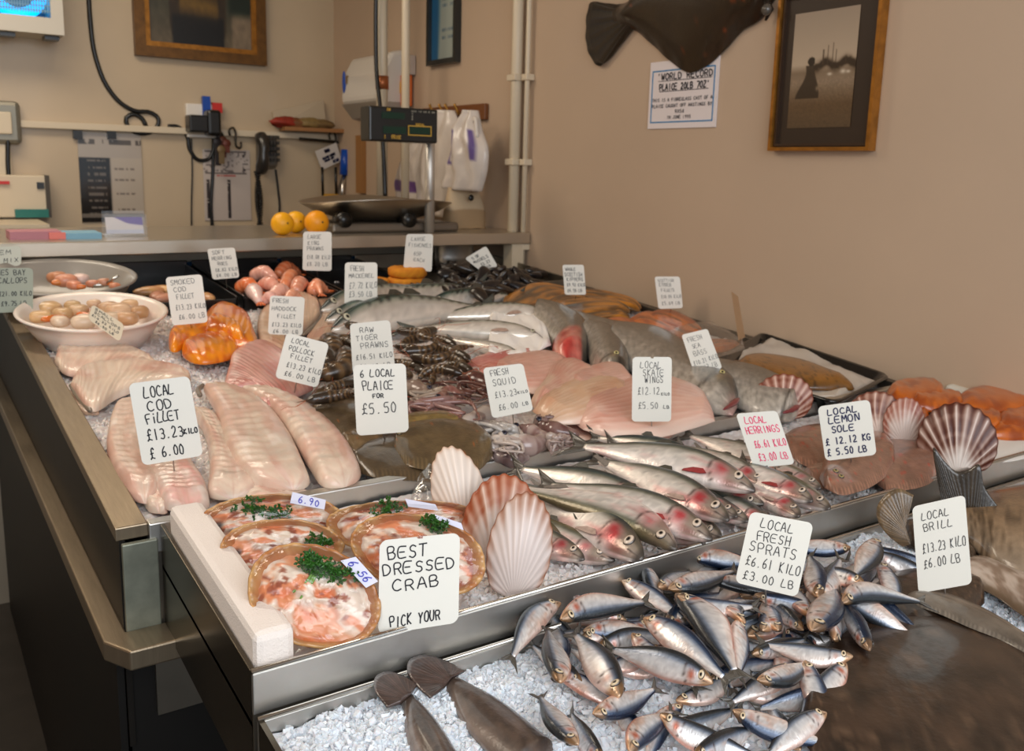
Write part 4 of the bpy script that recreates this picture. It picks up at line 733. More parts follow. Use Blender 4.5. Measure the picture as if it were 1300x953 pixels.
def fish_parts(kind, seed, bend):
    key = (kind, seed, round(bend,3))
    if key in FC: return FC[key]
    p = PF[kind]; nu, na = (58, 36) if kind == 'herring' else (40, 26)
    u = np.linspace(0,1,nu)**1.15; a = np.linspace(0,2*math.pi,na,endpoint=False)
    D = np.interp(u,p['u'],p['D']); B = np.interp(u,p['u'],p['B']); T = np.interp(u,p['u'],p['T'])
    k = np.ones(5)/5
    for arr in (D,B,T): arr[2:-2] = np.convolve(arr,k,'valid')
    x = .5-u*.87
    bf = lambda x: bend*(1-(2*np.asarray(x))**2)+bend*.35*np.sin(np.asarray(x)*5)
    ca, sa = np.cos(a), np.sin(a); Y = np.where(ca[None]>0, D[:,None], B[:,None])*ca[None]; Z = T[:,None]*np.sign(sa)[None]*np.abs(sa)[None]**.85
    v = (1-ca)/2; VV = np.repeat(v[None],nu,0); UU = np.repeat(u[:,None],na,1)
    gill = .215+.05*np.sin(VV*math.pi); Z = Z*(1+.07*sm(gill-UU,-.002,.012)*(VV>.12)*(VV<.95)*(UU>.05)) if kind != 'x' else Z
    V = np.stack([np.repeat(x[:,None],na,1), Y+bf(x)[:,None], Z],-1).reshape(-1,3)
    Fs = grid_faces(nu,na)+[tuple(range(na)),tuple((nu-1)*na+j for j in range(na))[::-1]]
    C = fish_colors(kind, UU.ravel(), VV.ravel(), None, seed); uv = np.stack([UU.ravel(), (np.repeat(a[None],nu,0)/(2*math.pi)).ravel()],1)
    parts = [('body', mesh('body', V, Fs, C, uv), skin_spr if kind != 'herring' else skin_her)]
    # tail
    m = 22; j = np.linspace(-1,1,m); base = np.stack([np.full(m,-.355), j*.017+bf(-.355), 0*j],1); fx = -.425-.078*np.abs(j)**1.1; tip = np.stack([fx, j*.080+bf(fx), .004*np.sin(j*9)],1)
    r = np.linspace(0,1,7); P = base[:,None]*(1-r[None,:,None])+tip[:,None]*r[None,:,None]; th = (.0035*(1-r)+.0008)[None,:]*np.ones((m,1))*(1+.5*(np.arange(m)%2)[:,None])
    top = P.copy(); top[...,2] += th; bo = P.copy(); bo[...,2] -= th; ring = np.concatenate([top,bo[:,::-1][:,1:]],1); nr = ring.shape[1]
    cc = mx(C3(92,86,76), C3(48,44,42), np.repeat((np.arange(m)%2),nr)*.7) if kind != 'mackerel' else np.tile(C3(70,76,72),(m*nr,1))
    parts.append(('tail_fin', mesh('tail_fin', ring.reshape(-1,3), grid_faces(m,nr)+[tuple(range(nr)),tuple((m-1)*nr+q for q in range(nr))[::-1]], cc), wetdark))
    ue = .105 if kind != 'mackerel' else .09; xe = .5-ue*.87; Te = np.interp(ue,u,T); r = .024 if kind == 'herring' else (.028 if kind == 'sprat' else .019)
    iris = {'herring':(206,186,166),'sprat':(206,184,150),'mackerel':(190,184,160)}[kind]
    for s in (1,-1):
        g = eye_g((xe, .010+bf(xe), s*Te*.93), (.05,.05,s), r, iris); parts.append(('eye', mesh('eye', np.concatenate(g.V), g.F, np.concatenate(g.C)), gloss))
    def finlet(nm, pts, h0, c):
        pts = np.array(pts, float); P = np.column_stack([pts[:,0], pts[:,1]+bf(pts[:,0]), np.full(len(pts), h0) if np.ndim(h0)==0 else h0]); n = len(P); Q = P.copy(); Q[:,2] -= .002; P[:,2] += .002
        parts.append((nm, mesh(nm, np.concatenate([P,Q]), [tuple(range(n)),tuple(range(n,2*n))[::-1]]+[(i,n+i,n+(i+1)%n,(i+1)%n) for i in range(n)], np.tile(C3(*c),(2*n,1)), smooth=False), wetdark))
    if kind != 'sprat':
        finlet('dorsal_fin', [(.06,.062),(.02,.098),(-.02,.094),(-.05,.070)], 0, (70,66,56))
        pc = (140,44,44) if seed % 3 == 1 else (168,140,124)
        finlet('pectoral_fin', [(.272,-.050),(.250,-.036),(.205,-.046),(.165,-.066),(.160,-.074),(.20,-.068),(.245,-.060)], [.045,.047,.050,.050,.048,.046,.044], pc)
        finlet('anal_fin', [(-.18,-.070),(-.22,-.088),(-.30,-.044),(-.29,-.036)], 0, (120,110,100))
    FC[key] = parts; return parts
CO, SI = math.cos(YAW), math.sin(YAW); DIRS = {'u':(SI,CO,0),'d':(-SI,-CO,0),'r':(CO,-SI,0),'l':(-CO,SI,0)}
def place_fish(kind, h, t, lh, lt, dors, bend=0, roll=0, sy=1.0, sz=1.0, seed=0, label='', group=None, name=None, base=0, cat=None, face=.0, minL=0):
    H = W(h[0],h[1],base+lh); T = W(t[0],t[1],base+lt); L = np.linalg.norm(H-T)
    if L < minL: T = H+(T-H)/L*minL; T[2] -= .010; L = np.linalg.norm(H-T)
    vd = CAM-(H+T)/2; vd[2] *= .3; vd /= np.linalg.norm(vd); X = (H-T)/L; N = np.array([0,-SL,1.0])+face*vd; N /= np.linalg.norm(N)
    Y = np.cross(N, X); Y /= np.linalg.norm(Y); s = 1.0 if np.dot(Y, DIRS[dors]) > 0 else -1.0; Y = Y*s; Z = np.cross(X, Y)
    r = math.radians(roll); up = 1 if Z[2] > 0 else -1     # positive roll shows more of the back
    Yr = Y*math.cos(r) + Z*up*math.sin(r); Zr = np.cross(X, Yr)
    o = root(name or kind, tuple((H+T)/2), label, cat or 'fish', group); M = Matrix.Identity(4)
    for i in range(3): M[i][0] = X[i]*L; M[i][1] = Yr[i]*L*sy; M[i][2] = Zr[i]*L*sz; M[i][3] = (H+T)[i]/2
    loc = Vector(((H+T)/2).tolist()); o.rotation_mode = 'QUATERNION'
    R = Matrix([[X[i],Yr[i],Zr[i]] for i in range(3)]).to_4x4(); o.location = loc; o.rotation_quaternion = R.to_quaternion(); o.scale = (L, L*sy, L*sz)
    for nm, me, m in fish_parts(kind, seed, bend):
        if not me.materials: me.materials.append(m)
        c = bpy.data.objects.new(nm, me); col.objects.link(c); c.parent = o
    return o
# ---- sprats: head, tail, lift of head, lift of tail, dorsal side in view, bend, roll, label
SP = [((714,766),(642,845),.030,.006,'u',.07,0,'pale curved sprat bent over the left end of the sprat heap'),
((714,753),(790,735),.034,.02,'u',0,35,'sprat with upturned open head at the heap left top beside steel lip'),
((712,787),(832,762),.042,.036,'d',-.03,0,'broad sprat lying belly up across the heap top left, head pointing left'),
((789,737),(834,760),.03,.03,'u',.02,0,'small sprat showing a thin white belly behind the heap left'),
((711,866),(694,792),.034,.02,'l',0,25,'sprat pointing straight down with dark back at heap left'),
((740,801),(812,797),.022,.02,'d',0,0,'half hidden sprat under the broad belly-up sprat'),
((786,885),(724,796),.030,.018,'r',.02,20,'pale sprat running down to the bottom beside the straight-down one'),
((738,811),(815,782),.018,.018,'u',0,0,'sprat with brown head deep in the left part of the heap'),
((816,785),(935,872),.044,.034,'r',.03,12,'bright silver sprat with orange snout and clear eye in the middle'),
((856,754),(944,868),.040,.036,'l',-.04,10,'large sprat with dark left back running down the middle of the heap'),
((860,754),(968,762),.052,.044,'u',-.06,0,'plump pale sprat with pink belly outline left of the sprats card'),
((848,747),(942,722),.040,.036,'d',.02,10,'sprat with brown head lying behind the plump pale sprat'),
((877,707),(960,709),.030,.03,'d',0,-10,'sprat with pale belly and thin blue back touching the steel lip'),
((836,745),(862,728),.036,.03,'l',0,0,'short end-on sprat with bright white throat in the heap'),
((818,716),(838,762),.034,.03,'l',0,30,'dark brown sprat leaning its head on the steel lip'),
((803,803),(868,852),.028,.022,'r',-.03,-20,'sprat with red gills left under the orange-snouted one'),
((905,868),(760,820),.030,.018,'u',.03,28,'dark blue backed sprat along the bottom of the heap centre'),
((936,786),(938,866),.036,.026,'r',.02,-40,'sprat lying on its back with red throat below the curled sprat'),
((950,792),(962,758),.04,.03,'r',-.12,0,'curled silver sprat just left below the sprats card'),
((988,800),(972,762),.030,.024,'r',0,0,'pale blunt sprat standing below the sprats card'),
((1083,832),(958,806),.040,.036,'u',-.03,0,'long pinkish sprat with red gill at front right of the heap'),
((960,862),(1029,830),.040,.034,'d',.05,8,'rounded sprat with eye at lower left, front centre of the heap'),
((1022,838),(1040,882),.032,.02,'r',0,0,'pale sprat cut by the bottom near the heap right'),
((1074,841),(1036,880),.032,.02,'l',0,0,'pale sprat with red snout near heap bottom right'),
((1029,800),(1062,738),.044,.032,'r',.03,12,'upright sprat with white belly and dark right side below the card'),
((1059,812),(1064,766),.032,.024,'r',0,-60,'sprat belly forward with red throat beside the upright one'),
((1104,826),(1061,752),.030,.028,'r',.02,60,'thin dark backed sprat on the right slope of the heap'),
((1070,767),(1182,764),.042,.030,'d',-.07,8,'long curved sprat stretching right over the dark flatfish'),
((1110,684),(1080,738),.052,.044,'r',.03,0,'thick sprat with reddish head raised at the heap right top'),
((1080,694),(1010,686),.034,.036,'d',.03,-6,'sprat with shining silver flank emerging right of the card'),
((1097,741),(1046,728),.050,.034,'u',.03,15,'sprat with orange head and eye resting in heap right'),
((1092,742),(1128,768),.036,.026,'u',0,70,'dark blue backed sprat tucked behind the orange-headed one'),
((1113,713),(1130,752),.036,.024,'r',.05,-10,'leaf-shaped pale sprat at the right edge of heap'),
((1110,695),(1162,708),.020,.016,'u',-.02,45,'dark brown sprat lying on the ice left of the brill card'),
((1108,701),(1150,716),.022,.016,'u',0,20,'second dark sprat just below the one left of brill card'),
((1034,752),(1070,704),.040,.044,'l',-.03,20,'grey backed sprat slanting up right of the sprats card'),
((1038,758),(1026,700),.036,.036,'r',.02,30,'dark sprat against the right edge of sprats card'),
((1030,782),(1012,742),.036,.030,'r',-.02,-10,'pale sprat slanting under the card right corner'),
((968,800),(985,766),.028,.022,'l',0,0,'whitish sprat with blunt end beneath the card pin'),
((1020,800),(986,768),.026,.024,'u',.02,60,'dark sprat right of the card pin in the heap'),
((958,754),(1018,765),.036,.034,'u',0,50,'dark sprat lying just under the lower edge of sprats card'),
((955,830),(1000,812),.024,.022,'u',0,50,'dark backed sprat under the long pinkish sprat'),
((1066,754),(1098,770),.032,.028,'d',0,-20,'bright silver sprat bit seen under the orange-headed one'),
((905,700),(968,722),.022,.022,'u',0,10,'sprat lying left behind the sprats card'),
((900,735),(960,742),.034,.032,'d',0,20,'sprat partly covered by the left edge of sprats card'),
((880,800),(915,846),.018,.014,'l',0,30,'dark sprat wedged between two long silver sprats'),
((770,742),(842,742),.016,.016,'u',0,30,'dark sprat beneath the heap at steel lip left part'),
((850,800),(900,770),.016,.016,'d',0,10,'sprat glimpsed in the gap below the plump pale sprat'),
((906,820),(880,770),.012,.012,'l',0,10,'sprat glimpsed deep between the silver sprats'),
((1005,845),(935,880),.020,.016,'u',0,10,'sprat just under the rounded sprat at the bottom'),
((752,905),(838,862),.026,.022,'d',.03,0,'broad pale sprat below the dark blue backed one'),
((838,905),(920,935),.024,.018,'u',-.03,8,'sprat pointing left near the bottom edge centre'),
((930,900),(1020,925),.026,.02,'d',.04,6,'sprat with dark lower back near the bottom edge'),
((735,945),(690,880),.020,.014,'l',.03,20,'dark sprat at the lower left foot of the heap'),
((800,955),(850,900),.022,.02,'r',-.03,0,'pale sprat rising to the right near the bottom edge'),
((1050,905),(980,950),.022,.014,'u',.03,0,'pale sprat at lower right foot of the heap'),
((880,960),(950,920),.014,.014,'u',0,40,'dark backed sprat lowest at the bottom edge')]
for i, (h,t,lh,lt,dd,b,r,lab) in enumerate(SP):
    place_fish('sprat', h, t, lh, lt, dd, b, r, sy=1.45 if r < 50 else 1.15, sz=1.35, seed=i%7, label=lab, group='fresh sprats heaped in the front tray', base=-.048, face=.75, minL=.118)
FILL = [('under the broad belly-up sprat at the heap left',(690,780,800,850)),('beneath the middle of the sprat heap',(800,770,920,860)),('under the plump pale sprat and the card',(860,720,1000,790)),('beneath the right side of the heap',(980,720,1110,790)),('beneath the front right of the heap',(940,790,1060,870)),('in the lowest part of the heap at the bottom edge',(720,860,1030,940))]
for fi,(fz,(xa,ya,xb,yb)) in enumerate(FILL):
    for k in range(9):
        x = xa+(xb-xa)*((k%3)+.5+random.uniform(-.3,.3))/3; y = ya+(yb-ya)*((k//3)+.5+random.uniform(-.3,.3))/3; a = random.uniform(0,6.28); dx = 58*math.cos(a); dy = 34*math.sin(a)
        place_fish('sprat', (x+dx,y+dy), (x-dx,y-dy), random.uniform(.0,.012), random.uniform(-.004,.008), 'u' if abs(dx)>abs(dy) else 'r', random.uniform(-.05,.05), random.choice([0,10,30,50]), 1.35, 1.2, (k+fi)%7, 'sprat half buried '+fz, 'sprats half buried '+fz, base=-.048, face=.5, minL=.105)
# ---- herrings
HE = [((741,711),(606,650),.010,.004,'u',.02,0,1,'herring with red face peeping out beside the big scallop shell'),
((814,712),(640,606),.020,.008,'u',.03,14,2,'large bronze-backed herring nearest the steel lip, big round eye'),
((857,700),(640,612),.030,.034,'d',-.06,8,3,'herring with dark green lower back second from the steel lip'),
((895,690),(800,640),.008,.006,'u',0,0,4,'herring head under the wide silver herring by the steel lip'),
((903,688),(672,608),.034,.040,'u',.05,0,4,'wide silver herring with a red pectoral fin in the middle'),
((924,662),(740,576),.034,.032,'u',.03,6,5,'herring with golden back and red gill cover in the pile middle'),
((936,656),(840,600),.018,.02,'u',0,4,1,'slim herring behind the one with golden back'),
((958,626),(712,560),.044,.048,'u',.05,0,7,'long silver herring across the top of the pile'),
((970,640),(850,600),.020,.02,'d',0,0,2,'herring with dark snout tucked under the long silver herring'),
((970,618),(850,560),.034,.03,'u',.03,0,8,'herring with pink shoulder left below the herrings card'),
((1031,637),(885,575),.040,.03,'u',.02,0,1,'herring with red bruised head right under the card pin'),
((1054,646),(930,580),.026,.02,'u',0,6,3,'rightmost herring with dark mouth pointing at the steel lip'),
((1042,620),(940,570),.020,.016,'u',0,0,6,'herring behind, nearest to the lemon sole'),
((1014,656),(940,606),.028,.02,'u',.02,0,5,'herring with brown head and red-ringed eye above the sprats card'),
((950,662),(870,620),.012,.01,'u',0,0,2,'herring snout low in pile above the sprats card corner'),
((916,682),(850,640),.006,.01,'u',0,30,4,'small herring head facing the steel lip in pile centre'),
((985,668),(900,625),.010,.01,'u',0,20,7,'herring low behind the top of the sprats card'),
((1000,600),(860,548),.018,.012,'u',.02,0,8,'herring at the back of pile under the herrings card'),
((780,712),(610,640),.000,.0,'u',0,10,6,'herring underneath, between the bronze-backed one and the steel lip'),
((830,640),(640,590),.014,.012,'u',.02,20,1,'herring under the rear row near the squid, mostly covered'),
((870,660),(700,600),.012,.012,'d',.02,10,2,'herring under the wide silver herring, mostly covered'),
((930,610),(760,560),.020,.016,'u',0,20,4,'herring mostly covered by the long silver herring'),
((900,590),(740,552),.014,.014,'u',.02,30,5,'rearmost herring beside the skate wings steel edge'),
((720,690),(600,620),.002,.01,'u',0,30,3,'dark herring back tucked behind the front scallop shell')]
for i, (h,t,lh,lt,dd,b,r,sd,lab) in enumerate(HE):
    place_fish('herring', h, t, lh, lt, dd, b, r, sy=1.22, sz=1.12, seed=sd, label=lab, group='herrings piled in the middle tray', base=-.004, face=.7, minL=.23)
# ---- mackerel
MK = [((408,395),(575,366),.014,.016,'u',.02,0,'mackerel with striped jaw behind, just right of the mackerel card foot'),
((414,408),(600,382),.016,.02,'u',.02,0,'second mackerel from front with open silver jaw'),
((422,422),(640,388),.014,.02,'u',.04,0,'front mackerel with jaw touching the tiger prawns card'),
((455,374),(628,360),.02,.03,'u',-.03,0,'rear mackerel whose forked tail rises by the mussels'),
((545,386),(672,376),.02,.014,'u',.02,16,'striped green mackerel in the middle row behind prawns'),
((700,402),(520,404),.016,.01,'u',.04,-8,'pale belly-up mackerel pointing right behind prawns'),
((690,432),(498,416),.018,.014,'u',.05,-16,'broad white-bellied mackerel lying above the tiger prawns'),
((660,452),(560,428),.012,.01,'u',.02,-16,'white-bellied mackerel nearest the pink skate wing')]
for i, (h,t,lh,lt,dd,b,r,lab) in enumerate(MK):
    place_fish('mackerel', h, t, lh, lt, dd, b, r+(22 if i<5 else 10), sy=1.25, sz=1.15, seed=i, label=lab, group='mackerel laid in a row on rear ice', base=.0, face=.5)
# ================================================================ SLAB BODIES: fillets, flatfish, wings
def cod_col(s, base=(222,200,180), pink=(208,152,134), strv=.5, brown=None):
    def f(U, V, P):
        n = fbm(U*5+s, V*4+s, s%7); c = mx(C3(*base), C3(*pink), sm(n,.42,.75)*strv); k = vn(U*26+s, V*3, (s+1)%7); c = c*(.90+.14*k)[...,None]; fk = .5+.5*np.sin(U*110+14*np.abs(V-.5)+5*n); c = mx(c, C3(206,172,152), sm(fk,.7,1)*.38); c = mx(c, C3(186,124,108), sm(vn(U*4+s*2, V*5, (s+4)%7),.6,.9)*.45)
        c = mx(c, C3(196,150,130), np.exp(-((V-.5-.05*np.sin(U*7))/.025)**2)*.35); c = mx(c, C3(246,236,226), sm(vn(U*9+s,V*9,(s+2)%7),.7,.9)*.4)
        if brown: c = mx(c, C3(*brown), np.clip(np.exp(-(V/.10)**2)+np.exp(-((1-V)/.08)**2),0,1)*.55)
        return c
    return f
def fl_z(s, a=.0016, f=60):   # muscle flakes: chevron ridges + soft lumps
    return lambda U, V, P: a*np.sin(f*U+9*np.abs(V-.5)+3*fbm(U*4,V*4,s%7)) + .004*(fbm(U*5+s,V*4,(s+3)%7)-.5)
def slabthing(name, label, cat, L, R, thick, m, colf, lift=0, group=None, part='body', **k):
    S = Slab(L, R, thick, lift, colf=colf, **k); P = S.V; t = root(name, (P[:,0].mean(), P[:,1].mean(), P[:,2].min()), label, cat, group); S.out(part, m, t); t_S[t.name] = S; return t
t_S = {}
CG = 'white cod fillets on the left side of counter'
def fillet(label, L, R, th, lift, s, group, cf=None, name='cod_fillet', skin=None, **k):
    t = slabthing(name, label, 'fillet', L, R, th*.72, flesh, cf or cod_col(s), lift, group, part='flesh', zf=fl_z(s, k.pop('za',.0008), k.pop('zfreq',120)), nu=72, nv=36, rnd=.05, **{**dict(e1=.10,endp=.4),**k,'p':5,'q':.5})
    if skin:   # dark skin edge curling under
        A = PW([(p[0],p[1],(p[2] if len(p)>2 else 0)) for p in skin], lift+.002); g = G(); A = resample(A, 24); g.tube(A, [.001]+[.0055]*22+[.001], 8); g.out('skin_edge', mat('grey_skin_edge',(120,108,94),.3,coat=.5), t, True)
    return t
# cod, back to front
fillet('cod fillet furthest back, just below the white bowl', [(72,452),(85,436),(120,430),(165,442),(200,462)], [(68,462),(92,478),(110,480),(150,470),(196,468)], .026, -.012, 1, CG, skin=[(66,455),(66,462),(74,472)], p=3)
fillet('cod fillet in second row, left of the cod card', [(92,486),(120,464),(165,460),(205,464),(245,476)], [(88,492),(122,522),(150,505),(190,492),(240,490)], .028, -.008, 2, CG, skin=[(90,488),(100,505),(116,522)], p=3)
fillet('thin ragged cod flap lying by the left rail', [(78,498),(90,500),(104,512),(118,520)], [(76,502),(92,520),(108,526),(130,526)], .014, -.018, 3, CG, cf=cod_col(3,(206,176,150),(176,140,112),.7))
fillet('long cod fillet under the left edge of cod card', [(150,510),(139,540),(136,575),(150,610),(170,638)], [(190,505),(182,540),(186,580),(205,612),(198,640)], .030, -.008, 4, CG, cf=cod_col(4,(220,194,176),(206,150,130),.6))
fillet('cod fillet tail below the centre of cod card', [(185,560),(184,590),(198,625),(212,650)], [(232,555),(244,590),(262,620),(268,648)], .032, -.006, 5, CG, cf=cod_col(5,(224,204,190),(216,150,140),.8))
fillet('thick cod fillet right of the cod card lower corner', [(238,520),(258,548),(266,590),(262,636)], [(268,525),(292,560),(315,600),(330,632)], .032, -.008, 6, CG)
fillet('broad cod fillet with dark skin fold at its top, centre', [(256,492),(276,530),(288,575),(320,612),(345,622)], [(275,489),(330,512),(362,545),(385,590),(398,622)], .034, .004, 7, CG, skin=[(254,502),(252,494),(258,489)], p=3)
fillet('smooth cod fillet lying rightmost against the plaice', [(292,494),(340,520),(372,560),(396,600),(412,624)], [(305,494),(365,508),(415,538),(452,585),(462,612)], .034, .002, 8, CG, za=.001, p=3)
fillet('cod fillet end tucked behind the dressed crabs', [(268,600),(290,622),(310,640),(340,650)], [(318,590),(350,612),(380,626),(405,636)], .026, -.016, 9, CG)
fillet('small cod piece at the left foot of cod card', [(168,612),(176,630),(190,650)], [(192,606),(206,628),(214,652)], .022, -.014, 10, CG)
# pollock (pink)
PG = 'pink pollock fillets'
pk = lambda s: cod_col(s,(212,156,146),(190,112,104),.8)
fillet('pink pollock fillet rising to the pollock card', [(282,505),(290,470),(302,446),(326,436),(352,440)], [(300,500),(330,500),(356,510),(386,500),(402,492)], .034, .004, 11, PG, cf=pk(1), name='pollock_fillet', p=3)
fillet('narrow reddish pollock tail pointing down by plaice', [(316,492),(350,500),(372,520),(398,540)], [(330,520),(358,524),(380,534),(400,542)], .026, .004, 12, PG, cf=pk(2), name='pollock_fillet')
# haddock
HG = 'haddock fillets'
hd_ = lambda s: cod_col(s,(206,174,146),(190,150,120),.6, brown=(130,112,96))
fillet('haddock fillet left of the haddock card', [(330,440),(326,415),(336,392),(352,382)], [(372,462),(372,440),(380,410),(385,390)], .028, -.006, 13, HG, cf=hd_(1), name='haddock_fillet', p=3)
fillet('haddock fillet with dark rim right of haddock card', [(362,380),(380,372),(398,380),(406,400)], [(372,430),(384,424),(400,412),(407,402)], .030, .004, 14, HG, cf=hd_(2), name='haddock_fillet', skin=[(398,374),(405,388),(406,402),(396,416),(384,426)], p=3)
fillet('haddock fillet edge beside the tiger prawns', [(396,392),(418,394),(428,410),(430,424)], [(386,440),(398,440),(412,436),(420,430)], .022, -.006, 15, HG, cf=hd_(3), name='haddock_fillet')
fillet('small haddock tail near the black tray rear', [(386,386),(402,382),(418,380),(432,384)], [(392,396),(406,396),(420,394),(434,392)], .016, -.010, 16, HG, cf=hd_(4), name='haddock_fillet')
# smoked cod (orange)
def smoked(s, a=(232,140,24), b=(206,96,16)): return lambda U,V,P: mx(mx(C3(*a), C3(*b), sm(fbm(U*5+s,V*4,s%7),.4,.7)), C3(*a)*1.12, sm(vn(U*11,V*9+s,(s+2)%7),.72,.92)*.6)
sk = mat('smoked_flesh', vc=True, rough=.28, coat=.6, bump=.25, bscale=90)
def smk(label, L, R, th, lift, s, group, name='smoked_cod_fillet', **c): return slabthing(name, label, 'smoked fish', L, R, th*.85, sk, smoked(s, **c), lift, group, part='flesh', zf=fl_z(s,.001,46), nu=50, nv=26, p=3.5, rnd=.15)
SG = 'orange smoked cod fillets'
smk('orange smoked cod fillet rearmost of its pile', [(262,392),(285,386),(306,394),(322,420)], [(250,430),(280,440),(308,446),(334,450)], .028, .004, 1, SG)
smk('orange smoked cod fillet on the left of its pile', [(212,436),(222,420),(240,408),(268,404)], [(218,450),(236,440),(262,430),(290,420)], .034, .008, 2, SG)
smk('orange smoked cod fillet at the front of its pile', [(228,446),(245,432),(270,426),(300,432)], [(236,458),(258,462),(286,458),(306,448)], .030, .004, 3, SG)
smk('folded orange smoked cod fillet on top of its pile', [(258,414),(275,404),(292,410),(310,426)], [(262,424),(280,424),(296,430),(312,434)], .030, .020, 4, SG)
# ---- flatfish
def flat_col(s, a=(76,60,42), b=(112,92,64), spots=(176,92,36), sp=.92):
    def f(U,V,P):
        c = mx(C3(*a), C3(*b), fbm(U*9+s,V*7,s%7)); c = mx(c, C3(*spots), sm(vn(U*26+s,V*17,(s+2)%7),sp,sp+.05)*.75)
        c = mx(c, C3(*a)*.55, np.exp(-((V-.5-.03*np.sin(U*8))/.012)**2)*.5); fr = np.clip((np.abs(2*V-1)-.80)/.06,0,1); ray_ = (np.sin(U*240)>0)
        return mx(c, mx(C3(*b)*.75, C3(*b)*1.2, ray_*.7), fr*.8)
    return f
def flat_z(s): return lambda U,V,P: .0025*(fbm(U*14+s,V*12,s%7)-.5)+.0012*np.sin(U*240)*(np.abs(2*V-1)>.8)
def flatfish(name, label, L, R, th, lift, cf, group, tail=None, eyes=None, tcol=(70,56,36), s=0, fin=None, cat='fish', m=None):
    t = slabthing(name, label, cat, L, R, th, m or wetdark, cf, lift, group, zf=flat_z(s), nu=70, nv=34, p=1.7, q=.8, ends=.06)
    S = t_S[t.name]
    if tail: tailfan(t, tail[0], tail[1], tail[2], lift, tcol, hl=tail[3] if len(tail)>3 else 0)
    if eyes:
        for (u,v) in eyes:
            p = S.at(u,v); g = eye_g(p+np.array([0,0,.001]), (-.2,-.3,1), .0055, (150,130,80)); obj('eye', np.concatenate(g.V), g.F, gloss, t, np.concatenate(g.C))
    return t
def tailfan(t, basept, rim, halfw, lift, c, hl=0, name='tail_fin', thick=.0022, m=None, pl=None):
    """basept = two px points; rim = px outline points (with lift)"""
    n = 90; PP = PW
    if pl: bp = W(pl[0][0],pl[0][1],pl[1]); nn = bis(bp, pl[2]); PP = lambda q, l: np.array([onplane(x[0],x[1],bp,nn) for x in q])
    R_ = resample(PP(rim, lift), n); B_ = resample(PP(basept, lift), n); r = np.linspace(0,1,9)
    P = B_[:,None]*(1-r[None,:,None])+R_[:,None]*r[None,:,None]; e1 = R_[-1]-R_[0]; e2 = R_[n//2]-(B_[0]+B_[-1])/2; N = np.cross(e1,e2); N /= np.linalg.norm(N)+1e-12; N *= np.sign(np.dot(N, CAM-R_[n//2]))
    k = np.where(np.arange(n)%4<2, .7, .35)[:,None]; T = thick*(1.6-r)[None]*(1+.22*k)
    top = P+N*T[...,None]; bo = P-N*T[...,None]*.6; ring = np.concatenate([top,bo[:,::-1]],1); nr = ring.shape[1]
    cc = np.repeat(mx(C3(*c)*.85, C3(*c)*1.35, k[:,0]*vn(np.arange(n)*.3,np.arange(n)*0,1)*1.4),nr,0).reshape(-1,3)
    o = obj(name, ring.reshape(-1,3), grid_faces(n,nr)+[tuple(range(nr)),tuple((n-1)*nr+q for q in range(nr))[::-1]], m or wetdark, t, cc); return o
PLG = 'brown plaice on ice behind the front lip'
flatfish('plaice','plaice rearmost, beneath the pollock fillets and prawns',[(398,500),(420,488),(450,484),(480,488),(520,496)],[(396,520),(420,530),(450,532),(480,528),(520,510)],.022,-.006,flat_col(1),PLG,s=1)
flatfish('plaice','plaice left of the plaice card with pale edge',[(392,528),(415,512),(445,506),(475,512),(500,530)],[(396,545),(420,552),(448,556),(474,552),(498,540)],.024,.000,flat_col(2,(70,56,40),(104,86,60)),PLG,s=2,tail=None)
flatfish('plaice','plaice tail half under the card with pinkish fringe',[(432,552),(452,544),(472,546),(492,556)],[(440,570),(458,574),(474,572),(486,562)],.014,.002,flat_col(3,(96,78,52),(130,104,74)),PLG,s=3)
flatfish('plaice','large dark plaice directly below the plaice card',[(444,588),(470,560),(510,550),(560,562),(610,590)],[(448,596),(475,606),(515,610),(560,612),(606,606)],.026,-.004,flat_col(4,(60,48,34),(94,76,52)),PLG,eyes=[(.86,.45),(.9,.6)],s=4)
flatfish('plaice','big spotted plaice between plaice card and scallop shell',[(500,560),(520,532),(560,520),(600,535),(628,566)],[(498,576),(520,592),(560,598),(596,600),(626,580)],.026,.010,flat_col(5,(78,62,42),(112,92,62),sp=.88),PLG,eyes=[(.1,.4),(.12,.55)],s=5)
flatfish('plaice','golden speckled plaice touching the squid',[(505,536),(530,524),(560,522),(585,536)],[(504,546),(530,552),(560,552),(584,545)],.018,.018,flat_col(6,(88,72,42),(150,124,70),sp=.85),PLG,s=6)
SLG = 'lemon soles in the middle tray'
sol = lambda s: flat_col(s,(118,84,68),(156,112,90),(176,70,52),.84)
flatfish('lemon_sole','lemon sole rightmost with brown-pink back',[(1108,600),(1118,572),(1140,552),(1168,552),(1192,580)],[(1110,612),(1130,624),(1150,622),(1176,616),(1192,600)],.020,.000,sol(1),SLG,s=1)
flatfish('lemon_sole','frilled lemon sole right below the lemon sole card',[(1040,606),(1050,575),(1080,552),(1115,548),(1136,572)],[(1046,618),(1066,628),(1090,624),(1118,610),(1136,590)],.022,.014,sol(2),SLG,eyes=[(.16,.6),(.2,.75)],s=2)
flatfish('lemon_sole','lemon sole leftmost, beside the herrings card',[(992,556),(1015,542),(1045,538),(1075,548),(1092,570)],[(1000,575),(1020,590),(1048,598),(1072,594),(1092,582)],.020,.002,sol(3),SLG,s=3)
flatfish('lemon_sole','lemon sole underneath, nearest the herring heads',[(1020,598),(1035,585),(1055,580),(1080,590)],[(1030,612),(1045,620),(1062,622),(1082,612)],.016,-.004,sol(4),SLG,s=4)
